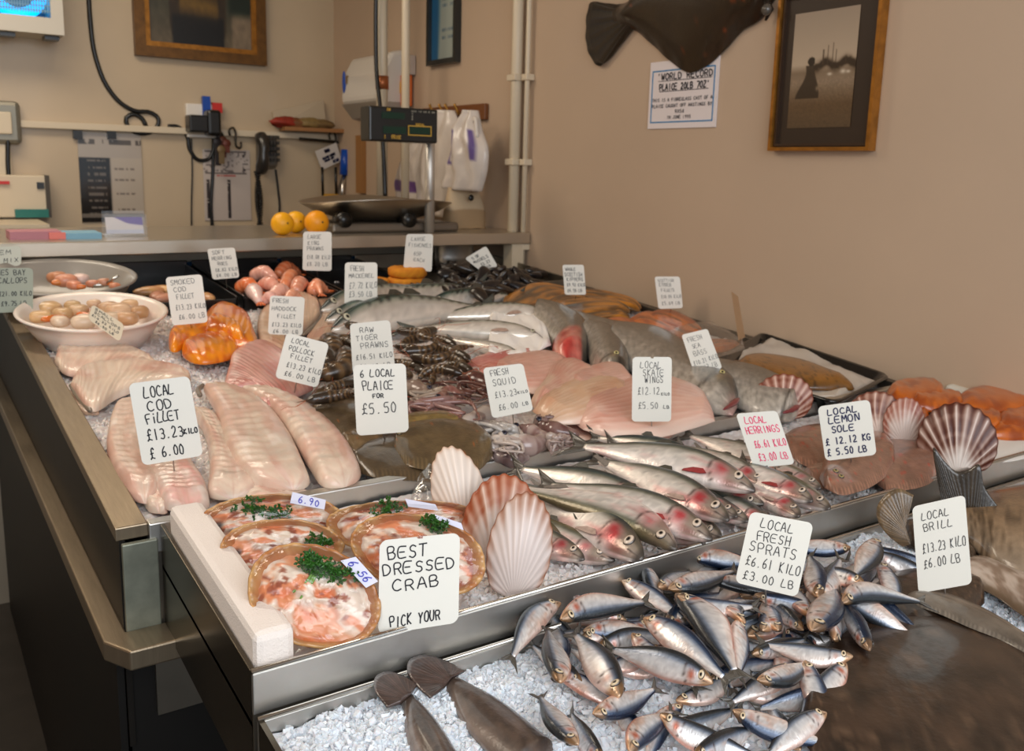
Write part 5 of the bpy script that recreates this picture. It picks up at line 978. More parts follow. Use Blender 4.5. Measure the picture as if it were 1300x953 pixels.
# brill and big fish of the front row
brl = lambda s: (lambda U,V,P: mx(mx(flat_col(s,(36,26,19),(66,47,34),(104,78,56),.90)(U,V,P), C3(104,80,60), sm(fbm(U*34+s,V*30,2),.52,.78)*.55), C3(20,14,10), sm(fbm(U*16,V*14+s,5),.55,.75)*.5))
wetbrill = mat('wet_brill_skin', vc=True, rough=.36, coat=.45, bump=.8, bscale=60, mottle=.35, mscale=26)
flatfish('brill','huge dark brown flatfish across the lower right corner',[(1020,880),(1080,790),(1170,762),(1260,785),(1390,850)],[(1010,930),(1060,985),(1180,1040),(1300,1060),(1420,1000)],.020,-.044,brl(1),None,s=1,m=wetbrill)
flatfish('brill','dark flatfish under sprats behind the brill card',[(1100,752),(1130,728),(1170,716),(1215,722),(1250,745)],[(1104,775),(1135,800),(1175,806),(1215,796),(1250,765)],.022,-.046,brl(2),None,s=2,m=wetbrill)
def underside(U,V,P): c = mx(C3(178,160,144), C3(128,106,88), sm(fbm(U*10,V*9,1),.35,.7)); return mx(c, C3(96,76,56), np.clip(np.exp(-(V/.16)**2)+np.exp(-((1-V)/.1)**2),0,1))
flatfish('turbot','flatfish with grey fin edge right of the brill card foot',[(1150,755),(1195,752),(1240,768),(1290,798),(1330,830)],[(1150,765),(1190,778),(1230,796),(1270,812),(1320,842)],.012,-.030,flat_col(7,(84,74,64),(122,110,96),(100,80,60),.95),None,s=6,m=wetbrill)
flatfish('flatfish','pale-edged flatfish beneath the large fish at right',[(1205,716),(1250,706),(1300,722),(1380,760)],[(1215,735),(1255,752),(1300,782),(1370,815)],.018,-.040,underside,None,s=5,m=flesh)
# large round fish with raised tail at right
def codskin(U,V,P): c = ramp(V,(0,(52,42,32)),(.3,(104,80,54)),(.7,(132,106,78)),(1,(150,130,108))); c = mx(c, C3(60,46,32), sm(vn(U*44,V*26,3),.55,.8)*.6); return c*(.75+.45*fbm(U*18,V*14,2))[...,None]
t = slabthing('whole_cod','large whole fish with raised dark tail at the right edge','fish',[(1196,640,.0),(1225,640),(1270,632),(1330,628),(1420,640)],[(1200,668),(1230,690),(1270,722),(1330,745),(1420,760)],lambda U: .03+.05*U,wetdark,codskin,-.035,None,zf=None,p=2,q=.5,bot=.5,ends=.02)
tailfan(t, [(1196,640),(1258,650)], [(1189,604),(1186,568),(1200,586),(1215,598),(1228,596),(1241,589),(1250,618),(1268,644)], 0, -.035, (50,42,33), thick=.003, pl=((1214,662),-.03,.3))
def finpoly(t, pts, lift, c, name='fin', thick=.002, m=None):
    P = PW(pts, lift); n = len(P); N = np.cross(P[1]-P[0], P[2]-P[0]); N /= np.linalg.norm(N); V = np.concatenate([P+N*thick,P-N*thick]); return obj(name, V, [tuple(range(n)),tuple(range(n,2*n))[::-1]]+[(i,n+i,n+(i+1)%n,(i+1)%n) for i in range(n)], m or wetdark, t, np.tile(C3(*c),(2*n,1)), smooth=False)
finpoly(t, [(1232,650,.02),(1262,636,.035),(1300,632,.04),(1310,642,.03),(1250,650,.02)], -.03, (52,42,34), 'dorsal_fin')
# brill tail fan beside the brill card
t = slabthing('brill','brill whose ragged tail fan shows left of the brill card','fish',[(1140,668),(1165,664),(1200,676),(1240,700)],[(1146,690),(1165,700),(1200,716),(1240,728)],.02,wetbrill,brl(3),-.04,None,nu=40,nv=20,zf=flat_z(3))
tailfan(t, [(1150,668),(1156,690)], [(1160,628),(1140,620),(1124,628),(1113,645),(1116,664),(1128,680),(1146,694)], 0, -.03, (104,84,60), pl=((1140,694),-.04,.8))
# two dark tails at the lower left of the front tray
for L_, R_, rim, lab in (([(574,860),(628,888),(705,950)],[(563,873),(592,925),(650,985)],[(590,852),(562,838,.004),(538,832,.008),(520,838,.008),(517,852,.006),(530,872),(546,886)],'dark fish tail fin lying on front ice below the crabs card'),([(521,882),(552,915),(590,975)],[(509,892),(516,940),(535,985)],[(530,869),(510,858,.006),(492,853,.008),(478,858,.008),(475,874,.006),(491,898)],'leftmost dark fish tail at the corner of the front tray')):
    t = slabthing('whiting',lab,'fish',L_,R_,lambda U:.010+.010*U,wetdark,lambda U,V,P: mx(mx(C3(96,78,66),C3(48,40,36),fbm(U*14,V*9,1)),C3(150,132,118),sm(V,.6,1)*.6),-.058,None,nu=40,nv=20,e0=.01,e1=.01)
    tailfan(t,[L_[0],R_[0]],rim,0,-.045,(66,50,44))
# ---- skate wings
def skate_col(s, a=(216,172,152), b=(202,142,124)):
    def f(U,V,P): c = mx(C3(*a), C3(*b), sm(fbm(U*4+s,V*3,s%7),.4,.75)); c = mx(c, C3(240,222,206), sm(.5+.5*np.sin(V*90+8*U),.5,1)*.28); return mx(c, C3(234,212,196), np.clip(np.exp(-((1-V)/.06)**2),0,1)*.7)
    return f
SKG = 'pink skate wings'
def skate(label, L, R, th, lift, s, **c):
    return slabthing('skate_wing', label, 'skate wing', L, R, th, flesh, skate_col(s, **c), lift, SKG, part='wing', zf=lambda U,V,P: .0016*np.sin(V*90+8*U)+.008*(fbm(U*4+s,V*4,s%7)-.5), nu=60, nv=44, p=2.6, q=.6)
skate('deep pink skate wing at rear left behind the squid card', [(582,470),(612,452),(645,444),(690,446)], [(600,482),(640,492),(680,490),(720,480)], .022, .002, 1, a=(206,132,120), b=(190,100,96))
skate('skate wing with fine ribs right behind the squid card', [(622,468),(655,452),(690,448),(722,456)], [(650,492),(680,500),(705,500),(735,490)], .026, .010, 2, a=(212,160,144))
skate('skate wing standing folded in the middle of its pile', [(672,512),(690,488),(708,464),(735,460)], [(690,530),(715,520),(750,505),(782,490)], .034, .016, 3, a=(218,180,156))
skate('skate wing rear right below the sea bass heads', [(716,490),(745,472),(775,466),(795,475)], [(730,505),(760,506),(790,502),(815,498)], .030, .022, 4, a=(212,164,146))
skate('wide tan skate wing across the pile centre', [(676,522),(700,498),(750,484),(800,488)], [(700,538),(730,538),(770,525),(815,512)], .030, .024, 5, a=(212,172,140), b=(198,146,114))
skate('large skate wing at front right under the skate card', [(720,530),(765,500),(830,478),(870,490),(905,528)], [(740,545),(780,556),(830,556),(875,545),(908,534)], .034, .018, 6, a=(220,176,158))
skate('flat pink skate wing lowest along the steel lip', [(700,538),(740,545),(800,550),(860,548)], [(716,552),(750,562),(800,563),(850,556)], .012, -.008, 7)
# ---- sea bass
def bass(U,V,P):
    c = ramp(V,(0,(38,37,35)),(.3,(66,63,57)),(.5,(98,92,82)),(.8,(160,150,138)),(1,(186,176,162))); c = c*(.70+.5*fbm(U*50,V*24,2))[...,None]; c = mx(c, C3(34,30,28), np.clip(sm(U,.78,.86)*(1-sm(V,.35,.6)),0,1)*.7); c = mx(c, C3(150,120,70), np.exp(-((U-.86)/.05)**2-((V-.55)/.12)**2)*.5)
    c = mx(c, C3(40,34,28), np.exp(-((U-.80-.04*np.sin(V*3.1))/.012)**2)*.7); return mx(c, C3(196,140,132), sm(U,.95,1)*sm(V,.4,.6)*.7)
BG = 'whole grey sea bass'
def seabass(label, L, R, th, lift, tail=None, eye=None, mouth=None, cf=bass):
    t = slabthing('sea_bass', label, 'fish', L, R, th, wetdark, cf, lift, BG, nu=60, nv=30, p=2, q=.5, bot=.5, ends=.10, e0=.02)
    S = t_S[t.name]
    if eye: p = S.at(*eye); g = eye_g(p, (-.4,-.6,.9), .0075, (190,176,120)); obj('eye', np.concatenate(g.V), g.F, gloss, t, np.concatenate(g.C))
    if mouth:
        P = PW(mouth, lift+.022); G().tube(resample(P,12), [.003,.005,.006,.007,.007,.006,.006,.005,.004,.004,.003,.001], 8).out('mouth', mat('mouth_red',(120,44,48),.3,coat=.5), t, True)
    if tail: tailfan(t, *tail)
    return t
seabass('sea bass with dark body whose head lies under the sea bass card', [(775,420),(830,424),(880,450),(920,478),(942,508)], [(770,450),(800,470),(850,496),(890,518),(930,527)], .055, .006, eye=(.88,.42), mouth=[(938,506),(928,514),(918,520)])
seabass('front right sea bass pointing at the scallop shell', [(880,466),(920,470),(960,476),(990,488),(1016,515)], [(890,490),(925,510),(960,524),(990,530),(1014,524)], .050, .004, eye=(.86,.45), mouth=[(1014,515),(1004,521),(994,524)])
def basshead(U,V,P): c = bass(U*.7,V,P); return mx(c, mx(C3(170,40,36), C3(220,150,130), vn(U*14,V*9,3)), sm(U,.62,.74)*sm(V,.15,.3))
seabass('sea bass with bloody red gills facing the skate wings', [(680,392),(705,396),(735,408),(748,435),(745,458)], [(676,412),(690,425),(700,440),(704,455),(716,462)], .055, .004, cf=basshead)
seabass('sea bass with brown gill cover beside the bloody one', [(745,420),(775,425),(795,445),(800,470),(795,484)], [(735,432),(745,448),(752,465),(762,476),(775,484)], .050, .006, eye=(.86,.5))
seabass('sea bass back half hidden behind the mackerel and kippers', [(690,392),(730,404),(790,418),(840,430)], [(684,404),(720,418),(770,436),(820,450)], .040, -.010)
# ---- kippers
kip = mat('kipper_skin', vc=True, rough=.3, coat=.5, bump=.4, bscale=120)
def kcol(s): return lambda U,V,P: mx(mx(C3(190,122,34), C3(92,60,26), sm(fbm(U*4+s,V*9,s%7),.35,.7)), C3(26,20,14), np.clip(np.exp(-((V-.55-.1*np.sin(U*6))/.07)**2)+np.exp(-(V/.1)**2),0,1)*.85)
def ocol(s): return lambda U,V,P: mx(mx(C3(206,106,26), C3(160,70,16), sm(fbm(U*5+s,V*5,s%7),.4,.7)), C3(60,30,14), np.clip(np.exp(-((V-.5-.06*np.sin(U*5))/.025)**2)+np.exp(-(V/.05)**2)*.6,0,1)*.7)
KG = 'dark golden kippers by the wall'
for i,(L_,R_,lf,lab) in enumerate((([(634,392),(650,370),(680,362),(722,366)],[(640,402),(665,396),(690,388),(724,376)],.012,'golden kipper behind, left of the scottish kippers card'),
 ([(650,398),(680,388),(720,376),(750,378)],[(660,404),(690,398),(722,388),(752,384)],.006,'dark kipper just in front of the golden one'),
 ([(698,392),(720,382),(760,382),(800,392)],[(702,400),(730,402),(765,400),(800,397)],.010,'orange-edged kipper under the scottish kippers card'),
 ([(715,404),(745,398),(780,398),(800,402)],[(720,412),(745,412),(775,410),(800,406)],.002,'dark kipper fold above the kipper fillets'),
 ([(720,372),(750,370),(790,378),(815,390)],[(724,380),(750,384),(785,390),(812,396)],-.002,'blackish kipper against the wall ledge'))):
    slabthing('kipper', lab, 'smoked fish', L_, R_, .020, kip, kcol(i), lf, KG, nu=44, nv=24, p=3, zf=lambda U,V,P: .003*np.sin(V*20+U*5))
OG = 'orange kipper fillets by the wall'
for i,(L_,R_,lf,lab) in enumerate((([(728,404),(750,402),(790,412),(830,432)],[(730,412),(760,420),(790,430),(822,438)],.006,'kipper fillet leftmost, in front of kippers'),
 ([(765,406),(790,404),(820,416),(850,430)],[(770,414),(800,428),(825,436),(848,436)],.012,'kipper fillet second from the left of its row'),
 ([(800,404),(825,396),(855,408),(880,428)],[(806,412),(830,424),(855,432),(876,432)],.016,'kipper fillet in the middle below its card'),
 ([(820,398),(850,394),(875,404),(896,424)],[(826,406),(850,418),(876,426),(892,428)],.020,'kipper fillet rightmost of the loose row'),
 ([(770,424),(795,426),(815,436),(822,448)],[(776,430),(790,440),(808,450),(820,452)],.000,'small kipper fillet corner nearest the sea bass'),
 ([(830,436),(845,428),(870,430),(890,436)],[(838,446),(855,450),(875,448),(890,444)],.004,'kipper fillet inside the clear bag, left one'),
 ([(885,440),(905,432),(925,434),(940,438)],[(890,448),(905,448),(922,446),(938,442)],.004,'kipper fillet inside the clear bag, right one'))):
    slabthing('kipper_fillet', lab, 'smoked fish', L_, R_, .012, kip, ocol(i), lf, OG, nu=40, nv=20, p=3, zf=lambda U,V,P: .0015*np.sin(V*30+U*3))
def sheetthing(name, label, cat, L, R, lift, m, amp=.006, fr=6, s=0, c=(220,214,206), nu=40, nv=30, part='sheet'):
    return slabthing(name, label, cat, L, R, .0006, m, lambda U,V,P: np.tile(C3(*c),(len(U),1)), lift, None, part=part, nu=nu, nv=nv, p=40, q=1, ends=.001, bot=0, zf=lambda U,V,P: amp*(fbm(U*fr+s,V*fr,s)-.3)*2)
papm = mat('wet_paper', vc=True, rough=.6)
sheetthing('clear_bag','clear plastic bag holding two kipper fillets','bag',[(800,432),(850,420),(900,408),(935,428),(945,440)],[(838,450),(860,456),(890,456),(925,450),(946,442)],.030,wrap,.010,7,1)
t = sheetthing('white_paper','crumpled white paper between mackerel and sea bass','paper',[(622,400),(648,384),(670,390),(690,400)],[(620,446),(640,450),(672,448),(700,438)],.022,papm,.012,5,2,(240,234,228))
# ---- black tray at right with smoked fish on paper
def rim_tray(name, label, q, lift, h, m, wall=.006, flare=.02):
    P = PW(q, lift); c = P.mean(0); n = 48; t = root(name, (c[0],c[1],c[2]-h), label, 'tray'); 
    def ring(shrink, dz):
        out = []
        for i in range(4):
            a = P[i]; b = P[(i+1)%4]; pr = P[i-1]
            for k in range(n//4):
                f = k/(n//4); 
                d1 = (pr-a); d2 = (b-a); d1 /= np.linalg.norm(d1); d2 /= np.linalg.norm(d2); r = .035
                s = a+d1*r; e = a+d2*r
                out.append((1-f)**2*s+2*f*(1-f)*a+f*f*e)
        out = np.array(out); v = out-c; v[:,2] = 0; l = np.linalg.norm(v,axis=1)[:,None]; out = out-v/l*shrink; out[:,2] += dz; return out
    rs = [ring(flare,-h),ring(.002,-.006),ring(-.006,-.004),ring(-.007,.002),ring(-.002,.006),ring(.006,.003),ring(flare+wall,-h+.005)]; V = np.concatenate(rs)
    Fs = [(i*n+j,i*n+(j+1)%n,(i+1)*n+(j+1)%n,(i+1)*n+j) for i in range(6) for j in range(n)]+[tuple(range(n))[::-1],tuple(6*n+j for j in range(n))]
    obj('tub', V, Fs, m, t); return t
rim_tray('black_tray','glossy black plastic tray at the wall holding golden smoked fish',[(900,462),(968,424),(1128,478),(1060,512)],.012,.035,mat('glossy_black',(16,15,14),.22,coat=.4))
sheetthing('tray_paper','greaseproof paper lining the black tray','paper',[(945,445),(985,430),(1050,452),(1118,482)],[(930,468),(970,482),(1020,500),(1062,506)],-.004,papm,.016,6,3,(196,184,170))
def gold(s): return lambda U,V,P: mx(mx(C3(160,104,34), C3(112,72,26), fbm(U*9+s,V*6,s)), C3(60,40,18), sm(vn(U*40,V*20,3),.7,.9)*.6+np.clip(np.exp(-((1-V)/.08)**2),0,1)*.4)
slabthing('smoked_trout','golden smoked whole fish lying in the black tray','smoked fish',[(930,465),(965,454),(1010,460),(1050,476),(1085,493)],[(935,478),(965,482),(1010,492),(1050,495),(1083,495)],.030,kip,gold(1),.002,None,nu=50,nv=24)
slabthing('smoked_trout','second golden smoked fish mostly hidden behind sea bass','smoked fish',[(918,466),(935,462),(955,462),(975,468)],[(915,474),(935,480),(955,482),(978,478)],.022,kip,gold(2),-.006,None,nu=40,nv=20)
# ---- orange smoked haddock in the right-hand tray
rr = lambda s: smoked(s,(184,92,18),(146,62,12))
RG = 'orange smoked fillets at the right end'
sheetthing('white_paper','white paper sheet under the orange fillets at right','paper',[(1176,520),(1230,496),(1290,492),(1400,500)],[(1180,560),(1250,585),(1330,575),(1420,556)],-.004,papm,.006,4,4)
for i,(L_,R_,lf,lab) in enumerate((([(1124,500),(1145,488),(1180,486),(1200,502)],[(1128,510),(1150,514),(1180,514),(1202,510)],.030,'orange smoked fillet highest at left of the right-end pile'),
 ([(1150,508),(1180,500),(1205,503),(1226,512)],[(1155,518),(1180,522),(1205,522),(1224,518)],.026,'orange smoked fillet in front of highest one at left'),
 ([(1210,510),(1240,496),(1290,492),(1360,494)],[(1215,522),(1250,525),(1300,525),(1360,520)],.026,'long orange smoked fillet running out at right edge'),
 ([(1178,525),(1210,512),(1245,520),(1278,540)],[(1180,534),(1210,540),(1245,545),(1275,546)],.012,'orange smoked fillet behind the big brown scallop shell'),
 ([(1262,536),(1285,522),(1320,518),(1360,520)],[(1265,546),(1290,548),(1320,546),(1360,540)],.014,'orange smoked fillet low at the right edge'),
 ([(1256,548),(1280,540),(1320,540),(1360,542)],[(1256,556),(1280,558),(1320,558),(1360,556)],.002,'flat orange smoked piece front right on paper'),
 ([(1130,515),(1150,512),(1170,520),(1180,530)],[(1128,530),(1145,540),(1165,545),(1180,545)],.006,'dark orange smoked piece behind small scallop shells'))):
    slabthing('smoked_haddock', lab, 'smoked fish', L_, R_, .026, sk, rr(i), lf, RG, nu=44, nv=22, p=3, zf=fl_z(i,.001,40))
pa = W(1236,480,.03); t = root('white_tub', (pa[0]+.15,pa[1],.97), 'white plastic tub against the wall at right end', 'tub')
A = [W(1236,494,.0),W(1300,515,.0)]
G().slope(A[0][0],XR-.01,A[0][1]-.10,A[0][1],.030,-.03).out('tub', mat('pale_tub',(206,200,186),.35,coat=.3), t, bevel=.012)
# ================================================================ SCALLOP SHELLS
def shell(label, hinge, top, left, right, lift, inner, outer, seed, lean=.6, at=None, name='scallop_shell', n=None, dome=.16, ribs=15, rim=.72):
    B = W(*(at or hinge),lift); n = bis(B, lean) if n is None else n; B = onplane(*hinge,B,n) if at else B; T = onplane(*top,B,n)-B; l = onplane(*left,B,n); r = onplane(*right,B,n); S = (r-l)/2*1.0; mid = (l+r)/2-B; sh = mid - T*np.dot(mid,T)/np.dot(T,T)
    na, nr = 121, 34; FA = math.radians(76); ph = np.linspace(-1,1,na)*FA; rr = np.linspace(.0,1,nr)
    PH, RR = np.meshgrid(ph, rr, indexing='ij'); R0 = np.cos(PH)**.62
    rib = .5+.5*np.cos(PH/FA*ribs*math.pi); R0 = R0*(1+.022*rib)
    r_ = RR*R0; s = r_*np.sin(PH)/.60; t = r_*np.cos(PH); Lt = np.linalg.norm(T)
    d = dome*Lt*(1-((t-.5)**2+(s*.5)**2)/.27)*.9+.009*Lt*rib*RR
    top_ = B + t[...,None]*T + s[...,None]*S*1.0 + (t*(1-t)*4)[...,None]*sh*.5 + d[...,None]*n; bot_ = top_ - n*.0022
    ring = np.concatenate([top_, bot_[:,::-1]],1); q = ring.shape[1]
    f1 = fbm(PH*5+seed*3, RR*3, seed%7)
    band = sm(RR, rim-.4*vn(PH*9+seed*5, RR*1.5, seed%7), rim+.25)*(.6+.4*vn(RR*16+seed, PH*2, (seed+2)%7)); c = mx(C3(*inner), C3(*outer), np.clip(band*(1.15-.55*rib)*(.7+.6*vn(PH*16+seed,RR*2,(seed+3)%7))+sm(RR,.96,1)*.6,0,1)); c = mx(c, C3(*inner)*1.08, sm(rib,.82,1)*sm(vn(PH*11+seed,RR*.6,(seed+5)%7),.35,.6)*.6*(RR<.95)); c = c*(.95+.05*rib)[...,None]
    cc = np.concatenate([c, c[:,::-1]*.95],1).reshape(-1,3)
    t_ = root(name, tuple(B), label, 'shell', 'scallop shells'); obj('fan', ring.reshape(-1,3), grid_faces(na,q)+[tuple(range(q)),tuple((na-1)*q+j for j in range(q))[::-1]], shellm, t_, cc)
    g = G(); e = [(-.28,.0),(.28,.0),(.22,.10),(-.22,.10)]; P = [B+S*a+T*b+n*(.003+dome*Lt*.15) for a,b in e]; Q = [p-n*.004 for p in P]; g.hexa(P+Q); g.C=[np.tile(C3(*inner)*.9,(8,1))]; g.out('hinge_wing', shellm, t_, colors=True)
    return t_
shell('large whitish scallop shell standing upright behind the crabs',(592,690),(574,568),(549,630),(624,640),.0,(222,206,192),(196,150,120),1,rim=1.1,at=(590,676))
shell('brown-rimmed scallop shell standing behind the front one',(624,722),(640,603),(590,660),(690,660),.004,(214,196,184),(150,70,36),2,rim=.66,at=(630,700))
shell('big upright scallop shell nearest the herrings',(652,762),(668,626),(618,690),(702,690),.008,(206,190,182),(140,80,50),3,rim=.92,at=(650,732))
shell('brown striped scallop shell on rear ice behind front lip',(990,536),(995,475),(955,505),(1034,505),.0,(228,206,192),(112,44,22),4,rim=.5,lean=.8,at=(990,520))
shell('brown striped scallop shell behind the lemon sole card',(1118,556),(1112,497),(1070,526),(1146,526),.0,(226,204,190),(96,38,18),5,rim=.45)
shell('pale scallop shell overlapped by the striped one',(1150,566),(1150,505),(1118,535),(1173,535),.0,(216,198,188),(150,84,66),6,rim=.7)
shell('widest dark brown rayed scallop shell in front of orange fillets',(1215,606),(1214,512),(1163,552),(1268,552),.004,(236,224,214),(76,28,12),7,rim=.38,lean=.7,at=(1215,588))
# ================================================================ DRESSED CRABS
herb = mat('parsley_leaf', (44,92,24), .5, coat=.15, mottle=.4, mscale=90); stemm = mat('parsley_stem', (96,140,40), .45)
violet = mat('violet_ink', (70,70,170), .6); stick = mat('sticker_paper', (206,206,222), .5)
def crab(label, c, l, r, top, bot, lift, seed, parsley=None, sticker=None, dark_left=False, lean=1.5):
    B = W(bot[0],bot[1],lift); n = bis(B, lean); f = lambda p: onplane(*p,B,n); Cc = f(c); S = (f(r)-f(l))/2; T = f(top)-Cc; Tb = Cc-B
    na, nr = 84, 30; a = np.linspace(0,2*math.pi,na,endpoint=False); rr = np.linspace(0,1,nr); A, R = np.meshgrid(a, rr, indexing='ij')
    ox = np.sign(np.cos(A))*np.abs(np.cos(A))**.9; oy = np.sin(A)
    base = lambda ox,oy,R: Cc + (ox*R)[...,None]*S + np.where(oy>0,oy*R,0)[...,None]*T + np.where(oy<0,oy*R,0)[...,None]*Tb
    P = base(ox,oy,R); Lx = np.linalg.norm(S)
    t = root('dressed_crab', tuple(B), label, 'crab', 'dressed crabs in their shells'); rs = np.random.default_rng(seed)
    # shell bowl: outer under-surface and thick turned rim
    prof = [(.0,-.34),(.55,-.32),(.85,-.20),(.98,-.06),(1.02,.03),(.99,.07),(.93,.05),(.88,-.02),(.80,-.08),(.5,-.12),(0,-.12)]
    rings = [base(ox[:,0],oy[:,0],np.full(na,q))+n*(h*Lx)+n*(.006*np.sin(a*22)*(q>.9))[:,None]*.4 for q,h in prof]; V = np.stack(rings,1); k = len(prof)
    cc = np.stack([ramp(np.full(na,q)+0*a,(0,(150,100,60)),(.8,(170,104,54)),(.93,(186,136,80)),(1.02,(206,164,108))) for q,h in prof],1); cc = mx(cc, C3(150,78,38), sm(np.repeat((fbm(a*5,a*0+seed,1))[:,None],k,1),.35,.7)*.6)
    obj('crab_shell', V.reshape(-1,3), [(i*k+j,i*k+j+1,((i+1)%na)*k+j+1,((i+1)%na)*k+j) for i in range(na) for j in range(k-1)], gloss, t, cc.reshape(-1,3))
    X = ox*R; Y = oy*R; lump = fbm(X*2.6+seed*2,Y*2.6,seed%7,3); lump = sm(lump,.3,.7); fine = fbm(X*9,Y*9+seed,(seed+1)%7,3)
    h = (-.08+.26*(1-R**3)*(.35+.8*lump)+.09*(fine-.5))*Lx; V = base(ox,oy,R*(.90+.09*np.clip(-Y*1.6,0,1)))+n*h[...,None]
    c1 = mx(C3(240,226,208), C3(216,190,170), fine); c1 = mx(c1, C3(214,118,62), sm(1-lump,.45,.9)*.75); c1 = mx(c1, C3(214,112,58), sm(fbm(X*3+seed,Y*4+2,(seed+3)%7),.54,.64)*.8); c1 = mx(c1, C3(140,60,30), sm(fbm(X*5+seed*5,Y*5,(seed+4)%7),.60,.68)*.85)
    c1 = mx(c1, C3(206,112,54), sm(-Y,.5,.9)*.75); 
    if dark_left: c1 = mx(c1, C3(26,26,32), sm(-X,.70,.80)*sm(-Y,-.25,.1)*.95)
    obj('crab_meat', V.reshape(-1,3), [(i*nr+j,i*nr+j+1,((i+1)%na)*nr+j+1,((i+1)%na)*nr+j) for i in range(na) for j in range(nr-1)], flesh, t, c1.reshape(-1,3))
    surf = lambda x,y,e=.0: Cc + x*S + (T if y>0 else Tb)*y + n*((.16*(1-(x*x+y*y))+e)*Lx)
    if parsley:
        g = G(); st = G()
        for (px,py,sp,cnt) in parsley:
            Pc = onplane(px,py,B,n); 
            for i in range(cnt):
                an = rs.uniform(0,6.28); q = Pc + (S/Lx*math.cos(an)*rs.uniform(0,sp)*1.5 + T/np.linalg.norm(T)*math.sin(an)*rs.uniform(0,sp)*.8) + n*(rs.uniform(.10,.26)*Lx)
                for j in range(5):
                    d = rs.normal(size=3); d /= np.linalg.norm(d); e = np.cross(d, n+rs.normal(size=3)*.6); e /= np.linalg.norm(e)+1e-9; s_ = rs.uniform(.0022,.0042); u2 = np.cross(d,e)*s_*.4
                    g.add([q, q+d*s_+e*s_*.5+u2, q+d*s_*1.9, q+d*s_-e*s_*.5+u2, q+d*s_*1.2-u2], [(0,1,4),(1,2,4),(2,3,4),(3,0,4)])
        g.out('parsley', herb, t)
    if parsley and len(parsley[0])>3 and seed == 1:
        for dx in (0,6,-10):
            P = [onplane(402+dx*.4,728,B,n)+n*.012, onplane(392+dx*.5,745,B,n)+n*.014, onplane(380+dx*.8,766-abs(dx)*1.2,B,n)+n*.010]; G().tube(resample(P,10),.0016,6).out('parsley_stem', stemm, t, True)
    if sticker:
        q, lines = sticker; P = [onplane(*p,B,n)+n*(.20*Lx) for p in q]; Q = [p-n*.0006 for p in P]; s_ = G().hexa([P[3],P[2],P[1],P[0],Q[3],Q[2],Q[1],Q[0]]).out('price_sticker', stick, t)
        if lines: writing('sticker_writing', bil(P), n, lines, .0007, violet, s_)
    # cling film stretched over the top
    nr2 = 18; r2 = np.linspace(0,1,nr2); A2,R2 = np.meshgrid(a,r2,indexing='ij'); ox2=np.cos(A2); oy2=np.sin(A2); h2 = (.19*(1-R2**3)+.06+.05*(fbm(ox2*R2*6,oy2*R2*6+seed,2)-.5))*Lx - sm(R2,.93,1)*.12*Lx
    V = base(ox2,oy2,R2*1.03)+n*h2[...,None]
    obj('cling_film', V.reshape(-1,3), [(i*nr2+j,i*nr2+j+1,((i+1)%na)*nr2+j+1,((i+1)%na)*nr2+j) for i in range(na) for j in range(nr2-1)], wrap, t)
    return t
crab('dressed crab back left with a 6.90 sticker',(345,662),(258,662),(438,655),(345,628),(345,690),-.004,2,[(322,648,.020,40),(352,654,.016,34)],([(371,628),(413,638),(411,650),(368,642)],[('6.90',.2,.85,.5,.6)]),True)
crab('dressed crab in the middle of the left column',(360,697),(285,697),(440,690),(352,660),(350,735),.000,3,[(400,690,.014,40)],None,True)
crab('dressed crab back right with parsley and sticker',(512,658),(416,664),(605,662),(520,636),(500,700),-.004,4,[(492,650,.018,44)],([(514,637),(552,644),(556,652),(518,647)],None))
crab('dressed crab right, mostly behind the crab price card',(530,700),(448,690),(616,712),(530,654),(540,755),.006,5,[(552,668,.014,44)],([(548,656),(585,668),(588,677),(556,664)],None))
crab('frontmost dressed crab with a 6.56 sticker and parsley sprig',(400,760),(318,748),(484,768),(394,692),(400,822),-.004,1,[(404,722,.016,60),(424,730,.020,60),(392,712,.010,24)],([(451,711),(479,742),(464,750),(432,716)],[('6 56',.12,.9,.5,.55)]))
t = slabthing('plastic_film','crumpled clear film standing at the corner of front lip','film',[(520,640),(525,625),(545,600),(556,600)],[(560,655),(566,650),(572,640),(572,625)],.02,wrap,lambda U,V,P: np.tile(C3(220,220,220),(len(U),1)),.0,None,part='film',nu=30,nv=20,zf=lambda U,V,P: .03*(fbm(U*7,V*7,2)-.3))
